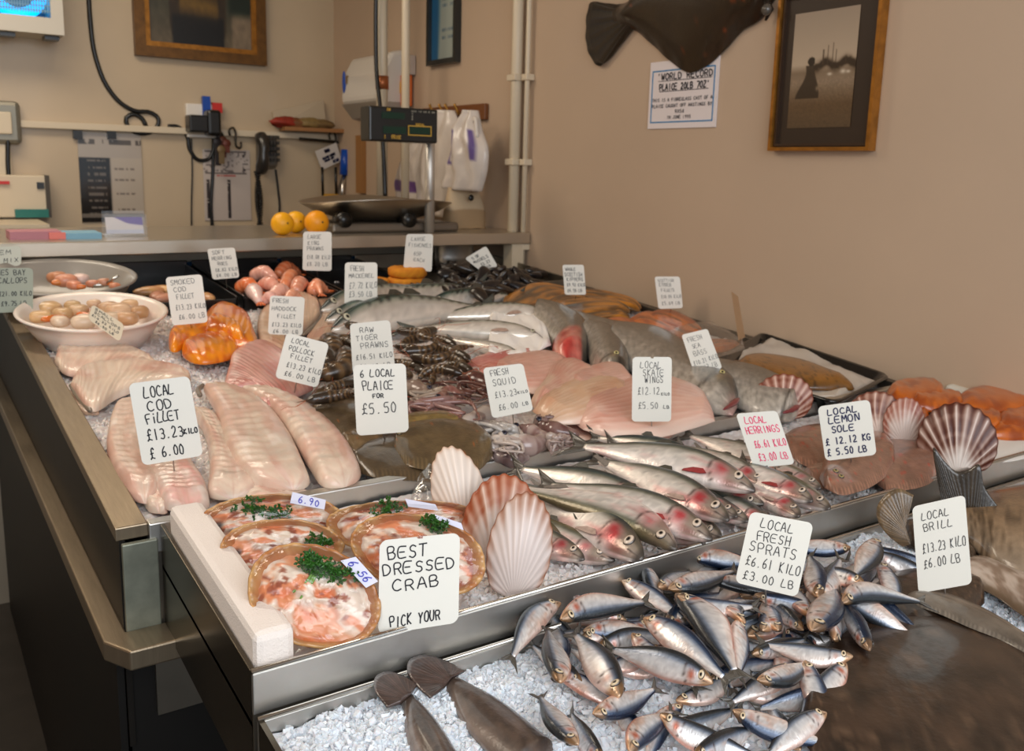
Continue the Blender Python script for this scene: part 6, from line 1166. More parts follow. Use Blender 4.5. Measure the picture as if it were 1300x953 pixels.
# ================================================================ PRAWNS
prm = mat('prawn_shell', vc=True, rough=.28, coat=.5)
PC = {}
def prawn_parts(seed, curl):
    k = (seed, round(curl,2))
    if k in PC: return PC[k]
    n = 46; u = np.linspace(0,1,n); th = curl*(u-.3)*np.clip((u-.3)*2,0,1); dx = np.cos(th); dy = -np.sin(th); P = np.stack([.5-np.cumsum(dx)/n, np.cumsum(dy)/n*1.0, 0*u],1)
    P[:,1] -= P[0,1]; R = np.interp(u,[0,.04,.12,.3,.4,.8,.95,1],[.008,.042,.084,.105,.100,.068,.044,.03]); seg = .5+.5*np.sin((u-.36)*2*math.pi*9); R = R*(1+.10*seg*(u>.36))
    g = G(); st = ramp(seg*(u>.36),(0,(44,32,22)),(1,(104,78,50))); st = st*(.85+.3*vn(u*20,u*0+seed,2))[:,None]
    g.tube(P, R, 14, st); parts = [('body', mesh('body', np.concatenate(g.V), g.F, np.concatenate(g.C)), prm)]
    g = G(); e = P[-1]; d = P[-1]-P[-3]; d /= np.linalg.norm(d); q = np.array([-d[1],d[0],0])
    for a in (-.7,-.3,0,.3,.7):
        v = d*math.cos(a)+q*math.sin(a); g.tube([e-d*.02,e+v*.06,e+v*.11],[.010,.016,.003],6,(86,58,36))
    parts.append(('tail_fan', mesh('tail_fan', np.concatenate(g.V), g.F, np.concatenate(g.C)), prm))
    g = G(); rs = random.Random(seed)
    for i in range(7): x = P[8+i*3]; g.tube([x,x+np.array([.02,-.09,rs.uniform(-.03,.03)]),x+np.array([-.02+rs.uniform(-.03,.03),-.16,rs.uniform(-.03,.03)])],[.007,.006,.002],5,(128,84,50))
    parts.append(('legs', mesh('legs', np.concatenate(g.V), g.F, np.concatenate(g.C)), prm))
    g = G()
    for s_ in (-1,1): g.tube(resample([P[0],P[0]+[.15,.05*s_,.06],P[0]+[.35,.2*s_,.10+.05*s_],P[0]+[.50,.42*s_,.08]],16),[.006]+[.004]*14+[.002],5,(170,80,40))
    g.tube([P[2]+[0,.03,0],P[0]+[.06,.03,0],P[0]+[.14,.05,0]],[.016,.010,.002],6,(110,70,40))
    parts.append(('antennae', mesh('antennae', np.concatenate(g.V), g.F, np.concatenate(g.C)), prm)); PC[k] = parts; return parts
def put(name, label, cat, group, parts, H, T, dors, roll=0):
    L = np.linalg.norm(H-T); X = (H-T)/L; N = np.array([0,-SL,1.0]); Y = np.cross(N,X); Y /= np.linalg.norm(Y); Y = Y*(1 if np.dot(Y,DIRS[dors])>0 else -1); Z = np.cross(X,Y); r = math.radians(roll); up = 1 if Z[2]>0 else -1
    Yr = Y*math.cos(r)+Z*up*math.sin(r); Zr = np.cross(X,Yr); o = root(name, tuple((H+T)/2), label, cat, group); o.rotation_mode = 'QUATERNION'
    o.rotation_quaternion = Matrix([[X[i],Yr[i],Zr[i]] for i in range(3)]).to_quaternion(); o.scale = (L,L,L)
    for nm, me, m in parts:
        if not me.materials: me.materials.append(m)
        c = bpy.data.objects.new(nm, me); col.objects.link(c); c.parent = o
    return o
TP = [((395,450),(420,440),'u','tiger prawn under the leftmost one by pollock card'),((405,465),(440,470),'u','tiger prawn in the middle left of the heap'),((436,445),(450,480),'r','tiger prawn partly behind the card at left'),((510,432),(535,430),'u','tiger prawn filling the gap right of its card'),((520,446),(556,444),'d','tiger prawn crossing under the centre right ones'),((560,440),(598,458),'d','tiger prawn below the orange feelers one'),((530,470),(560,480),'u','tiger prawn nearest the pale squid'),((570,458),(596,470),'u','tiger prawn low at the right near red squid'),((410,505),(440,500),'u','tiger prawn on the plaice left of card'),((392,430),(425,475),'l','leftmost tiger prawn of the heap by the pollock card'),((412,428),(440,460),'r','tiger prawn second from the left of the heap'),((430,425),(452,440),'u','tiger prawn behind, left of tiger prawns card'),((410,480),(440,452),'l','thick tiger prawn curled above the left plaice'),((400,495),(452,486),'u','tiger prawn lying along the plaice edge at left'),((428,470),(455,455),'u','tiger prawn touching the card left edge'),((425,498),(462,500),'d','lowest tiger prawn on the left of the cards'),
((505,420),(552,424),'u','tiger prawn rearmost right of its card under the mackerel'),((515,430),(556,418),'u','tiger prawn with tail up at the right rear'),((505,440),(545,446),'u','tiger prawn in centre just right of its card'),((545,436),(590,452),'u','tiger prawn pointing right with long orange feelers'),((520,452),(572,462),'d','tiger prawn beneath the centre one right of card'),((500,456),(540,470),'u','tiger prawn near the right edge of the plaice card top'),((560,450),(606,464),'u','rightmost tiger prawn touching the pink skate wing'),((535,462),(585,474),'u','tiger prawn above the squid at right'),((500,470),(530,480),'u','small tiger prawn between card and squid'),((548,425),(580,440),'r','tiger prawn head with orange legs below mackerel belly'),((440,412),(470,420),'u','tiger prawn hidden at the top left of its card')]
for i,(h,t_,dd,lab) in enumerate(TP):
    s = .020+.010*(i%3); H = W(*h,s); T = W(*t_,s+.004*((i+1)%2)); d = (T-H); Lx = np.linalg.norm(d); k = max(1,.12/Lx); 
    if k > 1: c = (H+T)/2; H = c-d/2*k; T = c+d/2*k
    put('tiger_prawn', lab, 'prawn', 'raw tiger prawns in a heap', prawn_parts(i%4, 1.6+.5*(i%3)), T if i%2 else H, H if i%2 else T, dd, 15*(i%4)-20)
# ================================================================ SQUID
sqm = mat('squid_skin', vc=True, rough=.22, coat=.6, bump=.15, bscale=80)
def sq(label, body, r, arms, lift, c0, c1, seed):
    P = resample(PW(body, lift), 30); u = np.linspace(0,1,30); R = r*np.interp(u,[0,.06,.3,.7,.92,1],[.15,.4,.8,.85,.7,.5])*(1+.12*np.sin(u*11+seed)); n = vn(u*9,u*0+seed,2)
    t = root('squid', tuple(P.mean(0)), label, 'squid', 'fresh squid in a tangled heap'); g = G(); g.tube(P, R, 18, mx(C3(*c0),C3(*c1),n))
    V = g.V[0]; cc = np.repeat(mx(C3(*c0),C3(*c1),n),18,0); cc = mx(cc, C3(*c1), sm(vn(V[:,0]*90,V[:,1]*90,seed%7),.5,.8)*.8); g.C = [cc]; g.out('mantle', sqm, t, True, colors=True)
    rs = np.random.default_rng(seed); e = P[-1]
    if arms:
        for i in range(arms[0]+4):
            pts = [e]; q = np.array(arms[1], float); d = W(q[0],q[1],lift)-e; L = np.linalg.norm(d); d /= L; sd = np.cross(d,[0,0,1]); a0 = rs.uniform(-.5,.5)
            for k in range(1,7): f = k/6; pts.append(e + d*L*f*rs.uniform(.8,1.1) + sd*L*(a0*f*1.5+.30*math.sin(f*5+rs.uniform(0,6))) + np.array([0,0,.010*math.sin(f*6+rs.uniform(0,6))+.006*i/arms[0]]))
            g = G(); g.tube(resample(pts,26), np.linspace(.0058,.0014,26)*rs.uniform(.8,1.35), 8, mx(C3(*c0)*.95,C3(*c1),np.linspace(0,1,26)*rs.uniform(.2,.9))); g.out('tentacle', sqm, t, True, colors=True)
        g = eye_g(e+np.array([0,0,r*.7]), (-.3,-.5,1), .006, (40,40,60)); obj('eye', np.concatenate(g.V), g.F, gloss, t, np.concatenate(g.C))
    return t
PA, PU, RD = (186,168,158), (110,78,92), (118,66,56)
PU = (96,74,76)
sq('pale squid lying rearmost beside the tiger prawns', [(508,466),(535,466),(562,474)], .020, (6,(590,484)), .010, (190,172,156),(150,122,108),1)
sq('squid with rounded pale head right of plaice card', [(500,490),(520,492),(545,500)], .022, (7,(572,520)), .012, (176,158,140),(120,96,84),2)
sq('red-brown skinned squid mantle by the squid card', [(578,478),(605,484),(632,492)], .026, (5,(568,505)), .016, (112,70,58),(70,38,34),3)
sq('squid with long straight arm crossing the heap', [(590,505),(570,498),(556,510)], .018, (7,(548,540)), .018, (150,116,110),RD,4)
sq('white-sided squid lying in the middle of the heap', [(640,520),(610,528),(586,545)], .022, (6,(560,552)), .012, (206,196,186),(128,108,102),5)
sq('squid with bluish silver flank left of the squid card', [(600,540),(630,545),(655,548)], .020, (6,(590,556)), .006, (190,182,174),(112,100,98),6)
sq('front squid with curled white arms above the steel lip', [(700,556),(668,566),(640,560)], .024, (8,(622,580)), .012, (208,196,184),(120,88,82),7)
sq('purple-mottled squid right of heap below the squid card', [(735,552),(710,548),(684,540)], .020, (7,(700,534)), .016, (150,122,112),(88,54,50),8)
sq('small dark-headed squid at the front corner of heap', [(672,580),(650,584),(628,578)], .016, (6,(615,566)), .006, (200,186,176),(80,58,58),9)
sq('squid curled tight beneath the squid card point', [(660,540),(680,550),(700,560)], .016, (8,(715,568)), .018, (190,174,162),(118,84,80),10)
# ================================================================ REAR TUBS AND THEIR CONTENTS
XT = [W(165,384)[0], W(303,382)[0], W(432,376)[0], W(560,380)[0]]
def tub(label, xa, xb, ya, yb, m, h=.05, cat='tray'):
    t = root('display_tub', ((xa+xb)/2,(ya+yb)/2,zp((ya+yb)/2,-.02)), label, cat)
    g = G(); w = .007
    g.slope(xa,xb,ya,yb,-.018,-.024).slope(xa,xa+w,ya,yb,.022,-.02).slope(xb-w,xb,ya,yb,.022,-.02).slope(xa,xb,ya,ya+w,.014,-.02).slope(xa,xb,yb-w,yb,.034,-.02); g.out('tub', m, t, bevel=.002); return t
yt = W(250,388)[1]
gb = mat('tub_black', (13,12,12), .3, coat=.3)
tub('black tub of fish pieces behind the smoked cod', XT[0], XT[1]-.012, yt, 3.24, gb); tub('black tub of pink prawns in the back row', XT[1]+.004, XT[2]-.01, yt, 3.24, gb); tub('black tub of orange fishcakes in the back row', XT[2]+.004, XT[3]-.01, yt, 3.24, gb)
t = tub('steel tub of dark mussels by the wall in back row', XT[3]+.004, XR-.04, yt, 3.24, steel_dk)
P = [W(556,330,.05),W(560,318,.05),(W(590,315,.05)),W(612,325,.05),W(618,340,.05)]
t = root('steel_bowl', tuple(W(590,345,0)), 'rounded steel container standing behind the mussels', 'container')
pc = W(592,338,.0); pc[1] = min(pc[1],3.12); wr = abs(W(560,338)[0]-W(622,338)[0])/2*.85
G().lathe((pc[0]-.05,3.10,zp(3.1,-.01)),[(0,0),(wr*.9,0),(wr*.97,.05),(wr,.10),(wr+.008,.104),(wr,.108),(wr*.95,.10),(wr*.9,.02),(0,.012)],44,sy=.6).out('bowl', steel, t, True)
def blob(name, label, cat, group, px, py, lift, rx, ry, rz, rot, m, colf, seed, part='flesh', pw=1.0, parent=None):
    p = W(px,py,lift); g = G(); g.ball((0,0,0),(1,1,1),nu=14,nv=20); V = g.V[0]; U = V.copy(); V = np.sign(V)*np.abs(V)**pw; V = V*(1+.22*(fbm(U[:,0]*1.6+seed*2+5,U[:,1]*1.6+U[:,2]+5,seed%7)-.5)[:,None])*np.array([rx,ry,rz]); c,s = math.cos(rot),math.sin(rot); V = V@np.array([[c,s,0],[-s,c,0],[0,0,1]])
    t = parent or root(name, tuple(p), label, cat, group); obj(part, V+p, g.F, m, t, colf(U)); return t
bc = lambda a,b,s: (lambda U: mx(C3(*a), C3(*b), fbm(U[:,0]*2+s+5,U[:,1]*2+5+U[:,2],s%7)))
for i,(px,py,lab) in enumerate(((190,370,'yellowish fish piece leftmost in the first black tub'),(200,376,'flat cream fish piece at front of the first tub'),(208,368,'pinkish fish piece beside the smoked cod card'),(214,378,'fish piece under the left edge of smoked cod card'),(262,378,'small fish piece right of the smoked cod card in the tub'))):
    blob('fish_piece', lab, 'fish piece', 'fish pieces in the first tub', px, py, .004, .05,.022,.016, 1.2*i, flesh, bc((206,164,96) if i%2==0 else (210,150,124),(180,120,90),i), i)
KP = [((300,368),(330,372),(228,110,54),'orange claw-like prawn at the left end of pink prawns'),((318,352),(352,356),(226,158,138),'pink prawn lying across the top rear of the pile'),((318,372),(330,385),(228,196,190),'pale curled prawn at the left front of pile'),((330,365),(356,372),(226,150,128),'plump pink prawn in the middle of pile'),((345,380),(372,376),(228,166,146),'pink prawn along the front of the tub'),((360,368),(382,350),(222,126,82),'orange prawn pointing up at the right rear'),((352,350),(380,345),(206,104,60),'orange-tailed prawn at the very back'),((375,372),(392,364),(214,134,104),'duller pink prawn right of the pile'),((395,374),(416,370),(230,134,90),'small orange prawn apart at the right'),((400,362),(408,374),(232,140,98),'upright orange prawn tail by the mackerel card'),((335,384),(352,387),(232,172,160),'pink prawn lowest at the front edge'),((364,384),(384,380),(226,150,116),'prawn above the haddock fillets')]
KC = {}
for i,(h,t_,c,lab) in enumerate(KP):
    H = W(*h,.012+.008*(i%2)); T = W(*t_,.014+.008*(i%2)); r = .024 if i<9 else .016; P = resample([H,(H+T)/2+[0,.012,.02],T],22); t = root('king_prawn', tuple((H+T)/2), lab, 'prawn', 'cooked king prawns in the black tub')
    u = np.linspace(0,1,22); sg = .5+.5*np.sin(u*38); G().tube(P, r*np.interp(u,[0,.1,.5,.9,1],[.35,.8,1,.5,.3])*(1+.06*sg), 14, mx(C3(*c),C3(236,190,170),sg*.4)).out('body', prm, t, True, colors=True)
    d = (T-H)/np.linalg.norm(T-H); q = np.cross(d,[0,0,1]); g = G(); [g.tube([T-d*.005,T+d*.02+q*a],[r*.3,r*.12],6,(214,110,60)) for a in (-.012,0,.012)]; g.out('tail_fan', prm, t, True, colors=True)
def fishcake(px, py, n0, lab):
    P = W(px,py,-.006); r = .066
    for k in range(n0):
        g = G(); prof = [(0,0),(r*.9,0),(r,.008),(r*1.01,.02),(r*.97,.030),(r*.85,.034),(0,.034)]; g.lathe((0,0,0),prof,40,(222,146,34)); V = g.V[0]; V += (np.random.default_rng(k+n0).random(V.shape)-.5)*.0028; V += P+[.004*k,.003*k,.035*k]; g.V=[V]; U = V
        g.C = [mx(C3(224,150,30),C3(196,112,22),vn(V[:,0]*120,V[:,1]*120+V[:,2]*90,2))]; t = root('fishcake', tuple(V.min(0)*[0,0,1]+V.mean(0)*[1,1,0]), lab[k], 'fishcake', 'orange breaded fishcakes'); g.out('crumbed_cake', mat('breadcrumb', vc=True, rough=.8, bump=.9, bscale=420), t, True, colors=True)
fishcake(516,364,2,['lower orange fishcake of the pair under the fishcakes card','upper orange fishcake of the pair under the fishcakes card'])
fishcake(470,366,1,['orange fishcake peeping out behind the mackerel card'])
G_=None
musm = mat('mussel_shell', vc=True, rough=.3, coat=.35)
MU = {}
rs = np.random.default_rng(4)
def mussel_mesh(k):
    if k in MU: return MU[k]
    g = G(); g.ball((0,0,0),(1,1,1),nu=12,nv=18); V = g.V[0]; x = V[:,0]; V2 = V*np.array([.5,.26,.17]); V2[:,1] *= (1-.45*x); V2[:,1] += .08*x*x*(1 if k%2 else -1); V2[:,2] *= (1-.3*x)
    c = mx(C3(26,22,20),C3(58,44,32) if k%3==0 else C3(34,30,34),vn(x*6+k+5,V[:,1]*4+5,2)); MU[k] = mesh('valves',V2,g.F,c); MU[k].materials.append(musm); return MU[k]
zones = [('at the back of the heap near the steel container',565,590,335,350),('under the tilted mussel card',598,640,340,356),('in the middle of the dark heap',575,625,350,366),('at front left of the dark heap',556,600,358,376),('at front right of the dark heap near the kippers',610,662,356,378),('at the wall end of the dark heap',640,690,345,366)]
for zi,(zn,a,b,c_,d) in enumerate(zones):
    for k in range(13):
        px, py = rs.uniform(a,b), rs.uniform(c_,d); P = W(px,py,.004+.05*rs.random()*(1-abs(px-615)/100)); P[0] = min(P[0],XR-.07); P[1] = min(P[1],3.18)
        o = root('mussel', tuple(P), 'dark mussel '+zn, 'mussel', 'mussels '+zn); o.rotation_euler = tuple(rs.uniform(-.9,.9,3)*[1,1,3.5]); s = rs.uniform(.065,.09); o.scale = (s,s,s)
        c = bpy.data.objects.new('valves', mussel_mesh(k%4)); col.objects.link(c); c.parent = o
# ================================================================ BOWLS OF SCALLOPS
def bowl(label, l, r, lift, m, h, k=.72):
    a = W(*l,lift); b = W(*r,lift); c = (a+b)/2; R = np.linalg.norm((b-a)[:2])/2; t = root('plastic_bowl', (c[0],c[1],c[2]-h), label, 'bowl')
    gg = G(); gg.lathe((c[0],c[1],c[2]-h),[(0,0),(R*k*.9,0),(R*k,.006),(R*.90,h*.7),(R*.96,h*.95),(R*1.02,h),(R*1.03,h+.004),(R*1.0,h+.007),(R*.94,h*.96),(R*.86,h*.6),(R*k*.96,.014),(0,.010)],64); gg.V[0][:,2] += .13*(gg.V[0][:,1]-c[1]); gg.out('bowl', m, t, True); return c, R
c1, R1 = bowl('grey plastic bowl of scallops behind the white bowl',(-30,352),(172,352),.075,mat('grey_bowl',(142,136,128),.35,coat=.3),.085)
c2, R2 = bowl('white plastic bowl of scallops at the left rear corner',(20,398),(211,394),.055,mat('white_bowl',(232,218,206),.3,coat=.3,sss=.2),.075)
def scallop(px, py, lift, r, c, coral, lab, group, seed):
    t = blob('scallop', lab, 'scallop', group, px, py, lift, r, r*.9, r*.62, seed, flesh, bc(c,(c[0]-26,c[1]-34,c[2]-40),seed), seed, 'meat', .8)
    if coral: blob('','','','',px+coral[0],py+coral[1],lift-.002,r*.95,r*.4,r*.35,seed*1.3,sk,bc((226,96,34),(200,130,60),seed),seed+1,'coral',parent=t)
S2 = [(62,392,.026,(224,190,146),None,'large round tan scallop leftmost in the white bowl'),(80,398,.020,(206,172,130),(-6,6),'tan scallop with orange coral left in the white bowl'),(52,402,.020,(220,184,140),(10,2),'scallop by the left rim with orange coral'),(100,394,.020,(214,184,150),(6,6),'scallop with bright coral in the white bowl middle'),(76,408,.018,(226,206,184),None,'small pale scallop at the front of white bowl'),(106,408,.022,(232,212,190),None,'pale scallop just left of the tilted card'),(120,386,.018,(212,180,150),None,'scallop at the back of the white bowl'),(150,396,.030,(222,188,156),None,'biggest scallop right of the tilted card'),(138,390,.020,(206,172,140),(10,-2),'scallop with coral behind the biggest one'),(168,388,.024,(214,178,140),None,'scallop near the right rear rim of white bowl'),(176,396,.022,(190,150,112),(4,-4),'brownish scallop at the right rim of white bowl'),(160,404,.022,(206,166,130),None,'scallop at the right front of the white bowl'),(126,400,.020,(214,188,160),(-6,-6),'scallop under the tilted card'),(92,388,.018,(200,170,130),None,'scallop at the rear left of white bowl'),(142,404,.020,(216,192,166),None,'scallop beside the lower end of tilted card')]
for i,(x,y,r,c,cr,lab) in enumerate(S2): scallop(x,y,.040+.008*(i%3),r*1.25,c,cr,lab,'scallops in the white bowl',i+1)
S1 = [(72,352,.024,(200,140,104),None,'brownish scallop leftmost in the grey bowl'),(84,356,.026,(222,160,134),(-6,2),'pink scallop in the grey bowl'),(102,354,.022,(232,206,198),None,'whitest scallop in the grey bowl'),(94,362,.018,(222,150,120),(6,2),'scallop with coral at the grey bowl front'),(118,360,.016,(206,140,112),None,'small scallop right of the white one in grey bowl'),(132,358,.016,(200,150,126),(8,2),'scallop with orange tip right in the grey bowl'),(146,363,.014,(216,150,120),(2,0),'scallop by the right rim of grey bowl')]
for i,(x,y,r,c,cr,lab) in enumerate(S1): scallop(x,y,.058+.004*(i%2),r*1.15,c,cr,lab,'scallops in the grey bowl',i+21)
t = root('serving_spoon', tuple(W(125,362,.05)), 'steel spoon bowl lying among the grey bowl scallops', 'spoon'); g = G(); g.ball(W(126,361,.055),(.030,.020,.010),nu=8,nv=14); g.out('spoon_bowl', steel_br, t, True); G().tube([W(134,360,.06),W(150,350,.085)],.004,6).out('handle', steel_br, t, True)
# ================================================================ PRICE CARDS
pin = mat('pin_metal', (170,165,160), .3, .9)
def card(what, label, quad, base, lines, m=ink, lw=.78, lean=.35, lift=.0, cm=None, cut=0, pin_on=True, turned=None):
    B = W(base[0],base[1],lift); n = bis(B, lean) if turned is None else np.array(turned)/np.linalg.norm(turned); Q = [onplane(x,y,B,n) for x,y in quad]; fn = bil(Q); w = np.linalg.norm(Q[1]-Q[0]); h = np.linalg.norm(Q[3]-Q[0])
    r = .10; asp = w/h; pts = []
    for cx_, cy_, a0 in ((1-r,r*asp,-90),(1-r,1-r*asp,0),(r,1-r*asp,90),(r,r*asp,180)):
        for k in range(7): a = math.radians(a0+15*k); pts.append((cx_+r*math.cos(a), cy_+r*asp*math.sin(a)))
    if cut: pts = [(.46,.0),(.47,.02),(.53,.025),(.54,0)] + pts
    P = np.array([fn(s,t) for s,t in pts]); k = len(P); V = np.concatenate([P, P-n*.0012])
    t = root('price_card', tuple(fn(.5,1)), label, 'price card', 'handwritten price cards'); facing = 1 if np.dot(n, CAM-B) > 0 else -1
    obj('card', V, [tuple(range(k))[::-1],tuple(range(k,2*k))]+[(i,(i+1)%k,k+(i+1)%k,k+i) for i in range(k)], cm or cardm, t, smooth=False)
    if lines:
        L_ = []
        for ln in lines.split('|'):
            a = ln.split(';'); s0, s1, tc, hh = map(float, a[1].split()); L_.append((a[0], s0, s1, tc, hh))
        writing('writing', fn, n, L_, w*.0085*lw, m, t)
    if pin_on:
        a = fn(.5,.93)-n*.0025; b = fn(.5,1)-n*.0025; e = W(base[0],base[1]+2,lift-.02) ; G().tube([a,b,b+(e-b)*.5,e],.0013,6).out('pin', pin, t, True)
    return t
c_ = card
c_('', 'cream card reading local cod fillet over the cod fillets', [(163,487),(240,477),(258,578),(181,591)], (222,604), "LOCAL;.22 .72 .13 .13|COD;.23 .66 .30 .12|FiLLET;.18 .74 .45 .12|£13.23;.15 .76 .65 .13|KILO;.75 .99 .67 .06|£ 6.00;.15 .72 .87 .13", lw=1.3, lift=.02)
c_('', 'tall white card reading best dressed crab leaning on the tray lip', [(482,686),(584,676),(582,790),(480,806)], (531,800), "BEST;.10 .62 .15 .13|DRESSED;.04 .96 .32 .12|CRAB;.16 .78 .50 .12|PICK YOUR;.14 .78 .88 .11", lw=1.0, lift=.0, cut=1, pin_on=False)
c_('', 'cream card reading 6 local plaice for 5.50', [(448,463),(515,461),(519,548),(453,553)], (492,566), "6 LOCAL;.12 .80 .13 .10|PLAICE;.16 .76 .30 .13|FOR;.34 .56 .45 .06|£5.50;.12 .80 .63 .14", lift=.015, lw=1.1)
c_('', 'cream card reading raw tiger prawns behind the plaice card', [(444,411),(495,406),(502,470),(448,474)], (475,484), "RAW;.22 .60 .15 .10|TIGER;.12 .68 .30 .10|PRAWNS;.22 .92 .46 .11|£16.51 KILO;.10 .98 .68 .10|£7.49 LB;.16 .92 .88 .09", lift=.015)
c_('', 'tilted cream card reading local pollock fillet on the pink fillet', [(364,422),(418,436),(403,492),(349,479)], (374,496), "LOCAL;.16 .60 .13 .10|POLLOCK;.14 .74 .30 .11|FILLET;.22 .74 .46 .10|£13.23 KILO;.18 1.0 .66 .11|£6.00 LB;.18 .92 .85 .10", lift=.035)
c_('', 'cream card reading fresh haddock fillet', [(343,375),(387,377),(384,426),(340,424)], (362,438), "FRESH;.08 .55 .12 .11|HADDOCK;.06 .80 .32 .10|FILLET;.24 .78 .52 .10|£13.23 KILO;.10 .95 .74 .10|£6.00 LB;.14 .88 .91 .09", lift=.02)
c_('', 'yellowish card reading smoked cod fillet above the orange fish', [(210,352),(256,348),(264,409),(219,413)], (246,422), "SMOKED;.10 .80 .12 .10|COD;.16 .54 .27 .09|FILLET;.22 .72 .42 .10|£13.23 KILO;.16 1.0 .64 .10|£6.00 LB;.20 .96 .84 .10", lift=.03)
c_('', 'greyish card reading soft herring roes in the back row', [(263,316),(298,314),(304,352),(270,355)], (288,368), "SOFT;.14 .62 .13 .12|HERRING;.10 .84 .32 .11|ROES;.28 .66 .50 .11|£8.82 KILO;.16 .98 .70 .10|£4.00 LB;.16 .94 .88 .10", lift=.02, lw=.9)
c_('', 'card reading large king prawns in the back row', [(385,294),(421,294),(421,344),(384,343)], (404,362), "LARGE;.16 .64 .13 .10|KING;.16 .58 .29 .10|PRAWNS;.14 .74 .43 .10|£18.08 KILO;.14 .96 .65 .10|£8.20 LB;.14 .88 .83 .10", lift=.02)
c_('', 'card reading large fishcakes behind the fishcakes', [(516,297),(550,297),(548,345),(512,340)], (530,356), "LARGE;.20 .74 .14 .10|FISHCAKES;.12 .96 .31 .10|65P;.32 .62 .55 .11|EACH;.34 .74 .72 .09", lift=.02)
c_('', 'small tilted white card stuck in the dark mussels', [(590,328),(617,312),(632,338),(610,344)], (622,350), "5 OF;.20 .55 .2 .14|MUSSELS;.12 .86 .42 .13|£2.27;.3 .8 .66 .13|LB;.5 .7 .85 .1", lift=.02, lw=1.2)
c_('', 'white card reading fresh mackerel on its row of fish', [(438,333),(479,333),(479,390),(437,392)], (458,402), "FRESH;.18 .60 .13 .12|MACKEREL;.12 .92 .29 .09|£7.72 KILO;.14 1.0 .50 .13|£3.50 LB;.14 .86 .69 .12", lift=.015)
c_('', 'white card reading whole scottish kippers by the wall', [(714,336),(741,336),(744,374),(717,374)], (731,386), "WHOLE;.12 .62 .15 .10|SCOTTISH;.06 .92 .32 .12|KIPPERS;.14 .94 .48 .11|£9.92 KILO;.14 1.0 .67 .10|£4.50 LB;.14 .84 .86 .10", lift=.02, lw=1.2)
c_('', 'white card reading scottish kipper fillets by the wall', [(831,351),(863,351),(867,391),(836,392)], (850,404), "SCOTTISH;.10 .76 .12 .09|KIPPER;.14 .64 .26 .11|FILLETS;.20 .74 .42 .10|£10.05 KILO;.16 .98 .62 .10|£5.09 LB;.16 .92 .83 .10", lift=.02)
c_('', 'tilted white card reading fresh sea bass', [(865,425),(898,417),(917,467),(883,479)], (900,482), "FRESH;.16 .72 .15 .11|SEA;.24 .56 .32 .10|BASS;.20 .72 .49 .12|£10.21 KILO;.10 1.0 .69 .10|£4.63 LB;.10 .90 .86 .12", lift=.03)
c_('', 'cream card reading local skate wings with notched top', [(803,453),(853,453),(852,535),(802,535)], (828,548), "LOCAL;.20 .76 .12 .10|SKATE;.26 .82 .24 .10|WINGS;.32 .80 .35 .10|£12.12;.14 .72 .52 .11|KILO;.74 .96 .57 .04|£5.50;.16 .68 .75 .10|LB;.80 .96 .77 .05", lift=.03, cut=1)
c_('', 'white card reading fresh squid', [(613,467),(664,461),(677,521),(625,531)], (652,536), "FRESH;.16 .62 .12 .12|SQUID;.16 .76 .31 .13|£13.23;.16 .72 .56 .12|KILO;.72 .98 .58 .05|£6.00;.20 .68 .82 .11|LB;.78 .94 .82 .07", lift=.03)
c_('', 'white card with pink writing reading local herrings', [(934,525),(986,521),(1009,589),(957,594)], (989,606), "LOCAL;.16 .70 .14 .12|HERRINGS;.10 .94 .32 .13|£6.61 KILO;.20 .98 .58 .13|£3.00 LB;.20 .92 .82 .13", m=pinkink, lw=1.2, lift=.03)
c_('', 'white card with blue-black writing reading local lemon sole', [(1038,516),(1104,507),(1113,577),(1048,585)], (1081,594), "LOCAL;.16 .76 .13 .11|LEMON;.16 .80 .28 .12|SOLE;.20 .66 .45 .12|£ 12.12 KG;.06 .94 .66 .12|£ 5.50 LB;.06 .84 .86 .12", m=blueink, lw=1.4, lift=.03)
c_('', 'large white card reading local fresh sprats standing in the sprats', [(953,649),(1033,664),(1012,758),(933,739)], (972,772), "LOCAL;.20 .74 .13 .12|FRESH;.18 .74 .30 .12|SPRATS;.10 .88 .46 .13|£6.61 KILO;.10 .98 .66 .13|£3.00 LB;.10 .92 .86 .11", lift=-.01)
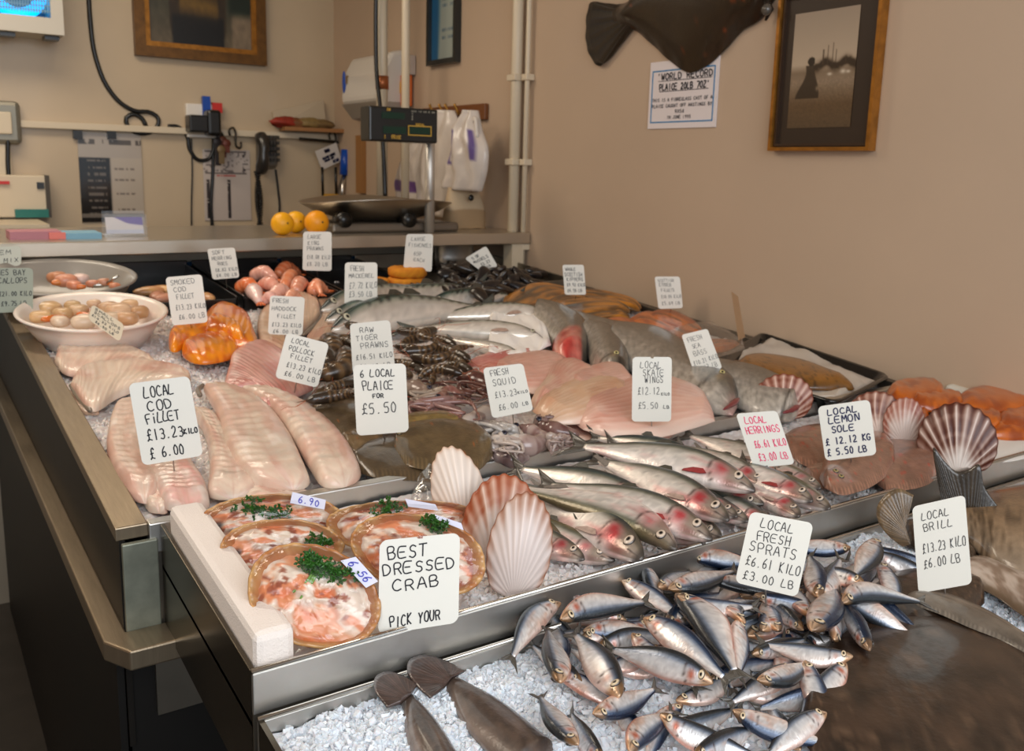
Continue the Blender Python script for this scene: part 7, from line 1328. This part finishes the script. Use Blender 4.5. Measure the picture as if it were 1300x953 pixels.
c_('', 'tall white card reading local brill with a torn corner', [(1158,643),(1225,628),(1234,741),(1166,753)], (1199,776), "LOCAL;.16 .70 .14 .09|BRILL;.18 .76 .27 .09|£13.23 KILO;.14 .96 .50 .11|£6.00 LB;.14 .84 .68 .10", lift=-.04)
gcard = mat('grey_green_card', (150,156,140), .4)
c_('', 'grey-green card reading bay scallops at the left edge', [(-24,340),(42,340),(42,395),(-24,398)], (10,404), "KES BAY;.30 .86 .10 .12|SCALLOPS;.24 .90 .28 .12|£21.00 KILO;.34 .98 .58 .10|£9.75 LB;.38 .88 .80 .10", cm=gcard, lift=.03)
c_('', 'pale card corner reading mix behind the grey-green card', [(-30,314),(27,312),(27,337),(-30,340)], (5,352), "EM;.50 .80 .3 .2|MIX;.60 .96 .7 .2", cm=mat('pale_green_card',(196,198,184),.4), lift=.05)
c_('', 'small cream card tilted steeply on the white bowl rim', [(117,386),(158,412),(152,434),(112,405)], (152,430), "SMALL;.10 .70 .14 .14|SCALLOPS;.10 .94 .36 .14|£14.33 KILO;.06 .92 .60 .12|£6.50 LB;.20 .80 .84 .12", cm=mat('cream_card',(214,200,172),.4), lift=.04, pin_on=False)
tan_ = mat('card_back', (176,140,104), .5)
B_ = W(942,436,.0)
def edgecard(label, quad, base, lift, turned, cm): 
    B = W(*base,lift); n = np.array(turned,float); n /= np.linalg.norm(n); Q = [onplane(x,y,B,n) for x,y in quad]; t = root('price_card', tuple(B), label, 'price card', 'price cards seen from behind'); Q2 = [q-n*.0015 for q in Q]; G().hexa([Q[3],Q[2],Q[1],Q[0],Q2[3],Q2[2],Q2[1],Q2[0]]).out('card', cm, t, bevel=.0005); G().tube([(Q[3]+Q[2])/2, B-np.array([0,0,.01])],.0013,6).out('pin', pin, t, True)
edgecard('tan card seen almost edge-on above the black tray', [(929,370),(937,376),(946,428),(938,432)], (942,440), .01, (.55,-1,.1), tan_)
edgecard('brownish card back standing over the orange fillets at right', [(1262,436),(1282,429),(1289,482),(1268,486)], (1280,494), .03, (-.7,-.9,.1), mat('card_back2',(150,122,104),.5))
